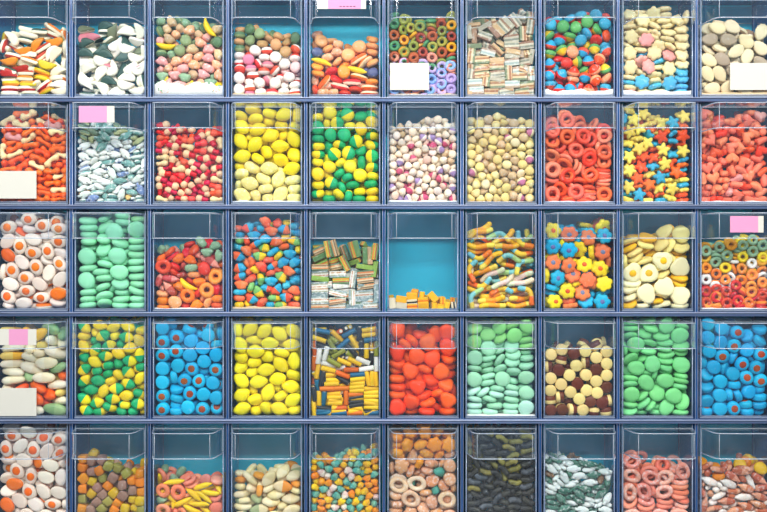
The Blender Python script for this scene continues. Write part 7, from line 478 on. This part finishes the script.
class MB:
    def __init__(s): s.v, s.f, s.m = [], [], []
    def add(s, V, F, mi=0):
        b = len(s.v); s.v += V; s.f += [tuple(i + b for i in f) for f in F]
        s.m += mi if isinstance(mi, list) else [mi] * len(F)
    def box(s, x0, x1, y0, y1, z0, z1, mi=0, edge=None, ch=0):
        """box; edge = slot for the faces round the rim of a sheet (all but its two largest); ch = chamfer of the long edges"""
        V = [(x, y, z) for x in (x0, x1) for y in (y0, y1) for z in (z0, z1)]
        F = [(0, 1, 3, 2), (4, 6, 7, 5), (0, 4, 5, 1), (2, 3, 7, 6), (0, 2, 6, 4), (1, 5, 7, 3)]
        mm = [mi] * 6
        if edge is not None:
            d = [x1 - x0, y1 - y0, z1 - z0]; a = d.index(min(d))
            mm = [mi if k // 2 == a else edge for k in range(6)]
        s.add(V, F, mm)
    def bar(s, x0, x1, y0, y1, z0, z1, mi=0, ax='x', n=8, p=4):
        """a bar along one axis with a rounded section"""
        A, B, C, D_ = {'x': (y0, y1, z0, z1), 'z': (x0, x1, y0, y1), 'y': (x0, x1, z0, z1)}[ax]
        lo, hi = {'x': (x0, x1), 'z': (z0, z1), 'y': (y0, y1)}[ax]
        sec = []
        N_ = n * 2
        for i in range(N_):
            t = 2 * math.pi * (i + .5) / N_; c, q = math.cos(t), math.sin(t)
            sec.append(((A + B) / 2 + (B - A) / 2 * abs(c) ** (2 / p) * (1 if c > 0 else -1), (C + D_) / 2 + (D_ - C) / 2 * abs(q) ** (2 / p) * (1 if q > 0 else -1)))
        mk = {'x': lambda a, u, v: (a, u, v), 'z': lambda a, u, v: (u, v, a), 'y': lambda a, u, v: (u, a, v)}[ax]
        V = [mk(lo, u, v) for u, v in sec] + [mk(hi, u, v) for u, v in sec]
        F = [(i, (i + 1) % N_, (i + 1) % N_ + N_, i + N_) for i in range(N_)] + [tuple(range(N_))[::-1], tuple(range(N_, 2 * N_))]
        s.add(V, F, mi)
    def wall(s, path, th, z0, z1, mi=0, edge=1):
        """upright sheet following a path in plan, thickness th (towards the left normal)"""
        n = len(path); off = []
        for i, p in enumerate(path):
            a = path[max(0, i - 1)]; b = path[min(n - 1, i + 1)]
            dx, dy = b[0] - a[0], b[1] - a[1]; l = math.hypot(dx, dy)
            off.append((p[0] - dy / l * th, p[1] + dx / l * th))
        V = [(x, y, z) for (x, y) in path for z in (z0, z1)] + [(x, y, z) for (x, y) in off for z in (z0, z1)]
        F, mm = [], []; k = 2 * n
        for i in range(n - 1):
            a, b = 2 * i, 2 * i + 2
            F += [(a, b, b + 1, a + 1), (k + a, k + a + 1, k + b + 1, k + b), (a, k + a, k + b, b), (a + 1, b + 1, k + b + 1, k + a + 1)]; mm += [mi, mi, edge, edge]
        F += [(0, 1, k + 1, k), (2 * n - 2, k + 2 * n - 2, k + 2 * n - 1, 2 * n - 1)]; mm += [edge, edge]
        s.add(V, F, mm)
    def mesh(s, name, mats, smooth=False):
        me = bpy.data.meshes.new(name); me.from_pydata(s.v, [], s.f)
        for m in mats: me.materials.append(m)
        me.polygons.foreach_set('material_index', s.m)
        if smooth: me.polygons.foreach_set('use_smooth', [True] * len(s.f))
        me.update()
        b = bmesh.new(); b.from_mesh(me); bmesh.ops.recalc_face_normals(b, faces=b.faces); b.to_mesh(me); b.free()
        return me

# ---------------------------------------------------------------- the room
ROWS, COLS = 5, 10
XL, XR = bin_x(0) - .098, bin_x(9) + .098
ZT, ZB = bin_z(0) + .2635, bin_z(4) - .016
b = MB(); b.box(-3.2, 3.2, -4.2, .26, -.1, 0); link('floor', b.mesh('floor', [M_FLOOR]), kind='structure')
b = MB(); b.box(-3.2, 3.2, .16, .26, 0, 3.0); link('wall_back', b.mesh('wall_back', [M_WALL]), kind='structure')
b = MB(); b.box(-3.2, 3.2, -4.2, .26, 3.0, 3.1); link('ceiling', b.mesh('ceiling', [M_CEIL]), kind='structure')

# ---------------------------------------------------------------- the rack: shelves, uprights, backing
rack = link('display_rack', None); rack.location = (0, 0, 0)
tag(rack, 'tall blue plastic display rack whose five shelves hold all the clear candy bins', 'rack')
b = MB(); b.box(XL, XR, .125, .155, ZB, ZT); link('back_board', b.mesh('back_board', [M_TEAL]), rack)
b = MB(); b.box(XL - .012, XR + .012, -.03, .155, 0, ZB - .0005); link('plinth', b.mesh('plinth', [M_NAVY]), rack)
for r in range(ROWS + 1):
    zt = bin_z(r) - .0035 if r < ROWS else None
    z1 = bin_z(r) - .0040 if r < ROWS else None
    if r == ROWS: z1 = ZT + .008
    b = MB(); b.box(XL, XR, .004, .1245, z1 - .009, z1)
    sh = link('shelf', b.mesh('shelf', [M_NAVY]), rack)
    b = MB()
    b.bar(XL, XR, -.012, .0035, z1 - .0125, z1 - .0005, 0, 'x', 8, 3.5)
    link('front_rail', b.mesh('front_rail', [M_RAIL], True), sh)
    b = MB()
    b.bar(XL, XR, -.0155, -.0115, z1 - .0042, z1 - .0012, 0, 'x', 6, 2.4)  # highlight line of the rail, built as a pale strip
    link('rail_highlight', b.mesh('rail_highlight', [M_HIGHLIGHT], True), sh)['label'] = 'pale lilac strip for the highlight along the rail'
for c in range(COLS + 1):
    xc = bin_x(c) - 78.1 * PX / 2 if c < COLS else bin_x(9) + 78.1 * PX / 2
    b = MB(); b.box(xc - .0042, xc + .0042, -.001, .1245, ZB, ZT)
    up = link('upright', b.mesh('upright', [M_NAVY]), rack)
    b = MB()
    b.bar(xc - .0040, xc - .0024, -.0035, -.0012, ZB, ZT, 0, 'z', 6, 2.4); b.bar(xc + .0024, xc + .0040, -.0035, -.0012, ZB, ZT, 0, 'z', 6, 2.4)  # two painted highlight lines down the upright, as thin pale strips
    link('upright_highlight', b.mesh('upright_highlight', [M_HIGHLIGHT], True), up)['label'] = 'pale lilac highlight strips on the front of the upright'

# ---------------------------------------------------------------- the bins
HW, T, HB, LZ = BW / 2, .003, .248, .181
def round_path(pts, r, k=5):
    out = [pts[0]]
    for a, p, c in zip(pts, pts[1:], pts[2:]):
        A, P, C_ = Vector(a), Vector(p), Vector(c)
        s = P + (A - P).normalized() * r; e = P + (C_ - P).normalized() * r
        for i in range(k + 1):
            t = i / k; q = s * (1 - t) ** 2 + P * 2 * t * (1 - t) + e * t * t
            out.append((q.x, q.y))
    return out + [pts[-1]]
def make_bin():
    root = link('candy_bin', None)
    b = MB(); b.box(-HW - T, HW + T, -T - .0002, -.0002, 0.0005, LZ, 0)
    fp = link('front_panel', b.mesh('front_panel', [M_CLEAR, M_EDGE]), root)
    b = MB()
    for sx in (-1, 1):
        x = sx * (HW - .0002); b.bar(min(x, x + sx * .0022), max(x, x + sx * .0022), -T - .0018, -T - .0002, 0.001, LZ - .0005, 0, 'z', 5, 2.5)
    b.bar(-HW, HW, -T - .0018, -T - .0002, .0008, .0032, 0, 'x', 5, 2.5)
    link('highlight_rib', b.mesh('highlight_rib', [M_EDGE], True), fp)  # pale bars painting the highlights on the front panel edges
    for sx in (-1, 1):
        b = MB(); x0, x1 = sorted((sx * (HW + .0002), sx * (HW + T))); b.box(x0, x1, 0, BD + T, .0005, HB, 0, 1)
        link('side_panel', b.mesh('side_panel', [M_SIDE, M_EDGE]), root)
    b = MB(); b.box(-HW, HW, BD + .0002, BD + T, .0005, HB, 0, 1); link('back_panel', b.mesh('back_panel', [M_CLEAR, M_EDGE]), root)
    b = MB(); b.box(-HW - T, HW + T, -T, BD + T, -.0032, 0, 0, 1); link('base_panel', b.mesh('base_panel', [M_SIDE, M_EDGE]), root)
    # the lid: a see-through hood that stands out in front, its back plate closing the bin mouth
    b = MB()
    b.box(-HW - T, HW + T, -T - .0002, -.0002, LZ + .0003, HB, 0)
    path = round_path([(-HW - .0005, -T - .0004), (-HW + .012, -.070), (HW - .012, -.070), (HW + .0005, -T - .0004)], .018)
    b.wall(path, .0022, LZ - .004, HB - .010, 0, 1)
    # top plate following the hood
    pl = [(x, y) for x, y in path]; n = len(pl)
    V = [(x, y, HB - .0102) for x, y in pl] + [(x, y, HB - .0082) for x, y in pl]
    b.add(V, [tuple(range(n)), tuple(range(n, 2 * n))[::-1]] , 0)
    b.add(V, [(i, (i + 1) % n, (i + 1) % n + n, i + n) for i in range(n)], 1)
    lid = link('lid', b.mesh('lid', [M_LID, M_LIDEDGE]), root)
    b = MB()
    outer = [(x * 1.006, y - .0012) for x, y in path]
    b.wall(outer, .0016, LZ - .0045, LZ - .0022, 0, 0); b.wall(outer, .0016, HB - .0100, HB - .0082, 0, 0)
    for sx in (-1, 1):
        b.bar(sx * (HW - .019) - .0007, sx * (HW - .019) + .0007, -.0718, -.0702, LZ - .003, HB - .011, 0, 'z', 5, 2.5)
    link('lid_rim', b.mesh('lid_rim', [M_LIDEDGE], True), lid)  # rim and bend lines, with their highlight painted in as pale colour
    return root
def copy_tree(o, parent=None):
    c = o.copy(); COL.objects.link(c)
    if parent: c.parent = parent
    for ch in list(o.children): copy_tree(ch, c)
    return c
ORD = ['', 'first', 'second', 'third', 'fourth', 'fifth', 'sixth', 'seventh', 'eighth', 'ninth', 'tenth', 'eleventh', 'twelfth', 'thirteenth', 'fourteenth', 'fifteenth', 'sixteenth', 'seventeenth', 'eighteenth', 'nineteenth', 'twentieth']
ORD += ['twenty-' + o for o in ORD[1:10]] + ['thirtieth'] + ['thirty-' + o for o in ORD[1:10]]
NUM = ['one', 'two', 'three', 'four', 'five', 'six', 'seven', 'eight', 'nine', 'ten']
WHAT = {
(0,0): 'two-thirds full of cream-backed dark gummies', (0,1): 'two-thirds full of white and dark green foam gummies', (0,2): 'holding banana candies over pink and sage gummies and white sugar',
(0,3): 'holding coral and white button candies', (0,4): 'holding orange slices and peach discs, half full', (0,5): 'of small olive and rust rings with a white front card',
(0,6): 'of brown and grey sour bricks', (0,7): 'of blue, red and yellow gummy drops over white sugar', (0,8): 'of cream and sky-blue flower candies', (0,9): 'of beige shell candies with a white front card',
(1,0): 'of orange-red gummy bones with a white front card', (1,1): 'of sugared white and teal fish gummies with a pink lid tag', (1,2): 'of crimson and cream gummy bones', (1,3): 'brimful of yellow lemon candies, paler below',
(1,4): 'brimful of half-yellow half-green round gummies', (1,5): 'of pale cream, pink and lilac drops', (1,6): 'of small cream-yellow drops', (1,7): 'of coral red candy rings', (1,8): 'of orange, yellow and blue candy stars', (1,9): 'of coral pink candy hearts',
(2,0): 'of white and orange foam eggs in the third row', (2,1): 'brimful of large mint foam discs', (2,2): 'of mixed rings, peach discs and a banana candy', (2,3): 'of orange, blue and yellow gummies', (2,4): 'of striped sour bricks, sugar-dusted below',
(2,5): 'nearly empty with a few yellow liquorice bricks', (2,6): 'of pastel striped gummy worms', (2,7): 'of yellow, turquoise and orange flower candies', (2,8): 'of fried-egg and cream foam candies', (2,9): 'of small candy rings with a pink lid tag',
(3,0): 'of large cream and orange ovals with two cards', (3,1): 'brimful of yellow and green pointed gummies', (3,2): 'of blue brown-centred discs beside the pointed gummies', (3,3): 'brimful of bright yellow lemon candies', (3,4): 'of yellow and black liquorice rods',
(3,5): 'brimful of orange-red foam candies', (3,6): 'of pale mint foam discs, lime at the top', (3,7): 'of cream-and-brown caramel buttons', (3,8): 'brimful of strong mint green foam discs', (3,9): 'of blue brown-centred discs at the right end',
(4,0): 'of white and orange foam eggs in the bottom row', (4,1): 'of orange and mauve gumdrops', (4,2): 'of yellow stick candies and pink rings', (4,3): 'of cream pointed oval candies', (4,4): 'of small orange, yellow and teal bits',
(4,5): 'of amber star gummies over sugar-crusted rings', (4,6): 'of black and olive liquorice twists', (4,7): 'of sugared dark green fish gummies', (4,8): 'of sugared coral oval rings', (4,9): 'of brown sugared bottles under orange discs',
}
proto = make_bin(); bins = {}
for r in range(ROWS):
    for c in range(COLS):
        o = proto if not bins else copy_tree(proto)
        o.location = (bin_x(c), 0, bin_z(r)); bins[(r, c)] = o
        tag(o, 'clear plastic bin ' + WHAT[(r, c)], 'bin', 'clear candy bins on the rack')

# ---------------------------------------------------------------- cards and tags taped on the bins (pixels of the frame -> metres)
def card(key, px0, px1, py0, py1, pink, mats=None, strip=None, line=False):
    o = bins[key]; r, c = key
    yf = -.0725 if pink else -.0055
    k = (2.2 + yf) / 2.2
    X = lambda p: (p - 383.5) * PX * k - bin_x(c); Z = lambda p: (256 - p) * PX * k + Z0 - bin_z(r)
    x0, x1, z0, z1 = X(px0), X(px1), Z(py1), Z(py0)
    b = MB(); b.box(x0, x1, yf - .0006, yf, z0, z1, 0)
    if strip: b.box(X(strip[0]), X(strip[1]), yf - .0009, yf - .0006, z0 + .0002, z1 - .0002, 1)
    if line:
        w = (x1 - x0)
        for q in range(5): b.box(x0 + w * (.46 + .07 * q), x0 + w * (.505 + .07 * q), yf - .0012, yf - .0009, z0 + .005, z0 + .0068, 2)
    par = [ch for ch in o.children if ch.name.startswith('lid' if pink else 'front_panel')][0]
    q = link('price_tag' if pink else 'front_card', b.mesh('card', [M_WHITE, M_PINK, M_INK]), par)
    q['label'] = 'pink and white paper tag' if pink else 'blank white card'
card((0,4), 317, 366, -9, 9, True, strip=(328, 361), line=True)
card((1,1), 79, 114.5, 106, 122.5, True, strip=(79, 107))
card((2,9), 730, 763.5, 216, 232.5, True, strip=(730, 758))
card((3,0), -4, 36.5, 329, 345, True, strip=(9, 28))
card((0,5), 390, 429, 63, 90, False); card((0,9), 730, 770, 63, 90, False)
card((1,0), -4, 36.5, 171, 198.5, False); card((3,0), -4, 36.5, 388, 416, False)

# ---------------------------------------------------------------- loose sugar on the bottom of some bins
def sugar(key, depth, mat, what):
    r, c = key; rnd = random.Random(r * 17 + c); hgt = depth * PX * .8
    nx, ny = 26, 10; V, F = [], []
    ph = [rnd.uniform(0, 6) for _ in range(6)]
    for i in range(nx + 1):
        for j in range(ny + 1):
            x = -HW + .0006 + (BW - .0012) * i / nx; y = .0006 + (BD - .0012) * j / ny
            z = hgt * (1 + .16 * math.sin(x * 70 + ph[0]) + .1 * math.sin(x * 151 + ph[1] + y * 40) + .12 * math.sin(y * 90 + ph[2]) + rnd.uniform(-.06, .06))
            V.append((x, y, z))
    nv = len(V); V += [(x, y, .0004) for x, y, z in V]
    g = lambda i, j: i * (ny + 1) + j
    for i in range(nx):
        for j in range(ny): F += [(g(i, j), g(i + 1, j), g(i + 1, j + 1), g(i, j + 1)), (nv + g(i, j), nv + g(i, j + 1), nv + g(i + 1, j + 1), nv + g(i + 1, j))]
    for i in range(nx): F += [(g(i, 0), nv + g(i, 0), nv + g(i + 1, 0), g(i + 1, 0)), (g(i, ny), g(i + 1, ny), nv + g(i + 1, ny), nv + g(i, ny))]
    for j in range(ny): F += [(g(0, j), g(0, j + 1), nv + g(0, j + 1), nv + g(0, j)), (g(nx, j), nv + g(nx, j), nv + g(nx, j + 1), g(nx, j + 1))]
    b = MB(); b.add(V, F, 0)
    o = link('loose_sugar', b.mesh('loose_sugar', [mat], True)); o.location = (bin_x(c), 0, bin_z(r))
    tag(o, '%s lying in the bottom of the bin in row %s bin %s' % (what, NUM[r], NUM[c]), 'sugar', None, 'stuff')
for k, v in BINS.items():
    if v[1]:
        tanned = k in ((0,3), (0,9), (2,3), (0,6), (1,6), (0,5))
        sugar(k, v[1], M_SUGART if tanned else M_SUGAR, 'loose tan sugar' if tanned else 'loose white sugar')

# ---------------------------------------------------------------- the sweets
_proto = {}
def mats_for(pal, n):
    cols, sg, gl, _ = PAL[pal]
    return [candy_mat(cols[min(i, len(cols) - 1)].lower(), sg, gl) for i in range(n)]
def candy(shape, pal, var=0):
    """the meshes of one sweet; var picks one of three slightly different casts"""
    k = (shape, pal, var)
    if k in _proto: return _proto[k]
    parts = SH[shape](); cols = PAL[pal][0]; out = []
    vr = random.Random(var * 7 + len(shape)); amp = .0 if shape in ('rod', 'tinybrick', 'cyl') else .035
    R = max(math.hypot(v[0], v[1]) for v in parts[0][1]); ph = [vr.uniform(0, 6.28) for _ in range(5)]; sx, sy = vr.uniform(.95, 1.04), vr.uniform(.93, 1.04)
    def warp(v):
        x, y, z = v; a = math.atan2(y, x); d = math.hypot(x, y) / R
        f = 1 + amp * d * (math.sin(2 * a + ph[0]) + .7 * math.sin(3 * a + ph[1]))
        return (x * f * sx, y * f * sy, z + amp * .9 * R * d * d * math.sin(a * 2 + ph[2]) + amp * .5 * R * math.sin(x / R * 3 + ph[3]) * (amp > 0))
    for i, (pn, V, F, M) in enumerate(parts):
        b = MB(); b.add([warp(v) for v in V] if amp else V, F, M)
        if i == 0: ms = mats_for(pal, max(M) + 1)
        elif pn == 'pale_ring': ms = [candy_mat('f0e0d0', .02, .4)]
        else: ms = [candy_mat(cols[-1].lower(), PAL[pal][1], PAL[pal][2])]
        out.append((pn, b.mesh(NOUN[shape][0], ms, not shape.startswith(('tinybrick', 'belt')))))
    _proto[k] = out; return out
def turns(count):
    """evenly spread turns along a spiral"""
    found = []
    for i in range(count):
        s = i + .5; near = math.sqrt(s / count); far = math.sqrt(1 - s / count)
        a = 2 * math.pi * s / math.sqrt(2); b = 2 * math.pi * s / 1.53375
        found.append(Quaternion((far * math.cos(b), near * math.sin(a), near * math.cos(a), far * math.sin(b))))
    return found
TQ = turns(1000)
tot = 0
for (r, c), flat in PLACES.items():
    rnd = random.Random(r * 100 + c)
    top, sug, types = BINS[(r, c)]
    items = []
    for i in range(0, len(flat), 5):
        t, x, y, z, q = flat[i:i + 5]
        items.append([t, (x - 86) * .001, y * .001, z * .001, TQ[q]])
    # tiers from the bottom and places from the left, for the labels
    size = {'ring22': .024, 'ring24': .024, 'drop21': .022, 'tooth': .023, 'bit': .023}.get(types[0][0], .033)
    hi = max(i[3] for i in items)
    nt_ = max(1, round(hi / size)); tiers = {}
    for it in items: tiers.setdefault(min(nt_ - 1, int(it[3] / hi * nt_ * .999)), []).append(it)
    for tk, lst in tiers.items():
        lst.sort(key=lambda a: a[1])
        for li, (t, x, y, z, q) in enumerate(lst):
            shape, pal = types[t][:2]
            nm, noun = NOUN[shape]
            parts = candy(shape, pal, rnd.randrange(3))
            o = link(nm, parts[0][1]); o.rotation_mode = 'QUATERNION'; o.rotation_quaternion = q
            o.location = (bin_x(c) + x, y, bin_z(r) + z)
            m3 = q.to_matrix(); ys = [(m3 @ v.co).y for v in parts[0][1].vertices]; zs = [(m3 @ v.co).z for v in parts[0][1].vertices]; xs = [(m3 @ v.co).x for v in parts[0][1].vertices]
            if min(ys) + y < .0003: o.location.y = .0003 - min(ys)               # keep it behind the front panel, above the base, between the sides
            if min(zs) + z < .0005: o.location.z = bin_z(r) + .0005 - min(zs)
            if max(xs) + x > HW - .0003: o.location.x = bin_x(c) + HW - .0003 - max(xs)
            if min(xs) + x < -HW + .0003: o.location.x = bin_x(c) - HW + .0003 - min(xs)
            for pn, me in parts[1:]: link(pn, me, o)
            look = PAL[pal][3]
            tr = ('bottom tier' if tk == 0 else 'top tier' if tk == nt_ - 1 else ORD[tk + 1] + ' tier up')
            tag(o, '%s %s, %s from left, %s, row %s bin %s' % (look, noun, ORD[li + 1] if li + 1 < len(ORD) else 'far', tr, NUM[r], NUM[c]), 'candy', '%s %s candies in row %s bin %s' % (look, noun, NUM[r], NUM[c]))
            tot += 1
print('sweets', tot)

# ---------------------------------------------------------------- light: rows of ceiling tubes in the shop, soft bluish ambient fill added through the world
def area(name, loc, rot, sx, sy, e, col=(1, 1, 1)):
    l = bpy.data.lights.new(name, 'AREA'); l.shape = 'RECTANGLE'; l.size = sx; l.size_y = sy; l.energy = e; l.color = col
    o = bpy.data.objects.new(name, l); COL.objects.link(o); o.location = loc; o.rotation_euler = rot; return o
area('ceiling_tube_light', (0, -1.5, 2.96), (math.radians(38), 0, 0), 5.5, .25, 100, (1, .97, .92))
area('ceiling_tube_light', (0, -2.45, 2.96), (math.radians(55), 0, 0), 5.5, .35, 200, (1, .98, .94))
w = bpy.data.worlds.new('shop'); S.world = w; w.use_nodes = True
bg = w.node_tree.nodes['Background']; bg.inputs[0].default_value = (.66, .80, 1, 1); bg.inputs[1].default_value = .27

cam = bpy.data.cameras.new('camera'); cam.sensor_width = 36; cam.lens = 36 * 2.2 / (767 * PX); cam.clip_start = .02
co = bpy.data.objects.new('camera', cam); COL.objects.link(co); co.location = (0, -2.2, Z0); co.rotation_euler = (math.pi / 2, 0, 0)
S.camera = co
vs = S.view_settings; vs.view_transform = 'Standard'; vs.look = 'None'; vs.gamma = 1; vs.exposure = 0.0; vs.use_curve_mapping = False
S.cycles.transparent_max_bounces = 40; S.cycles.max_bounces = 10; S.cycles.use_denoising = True
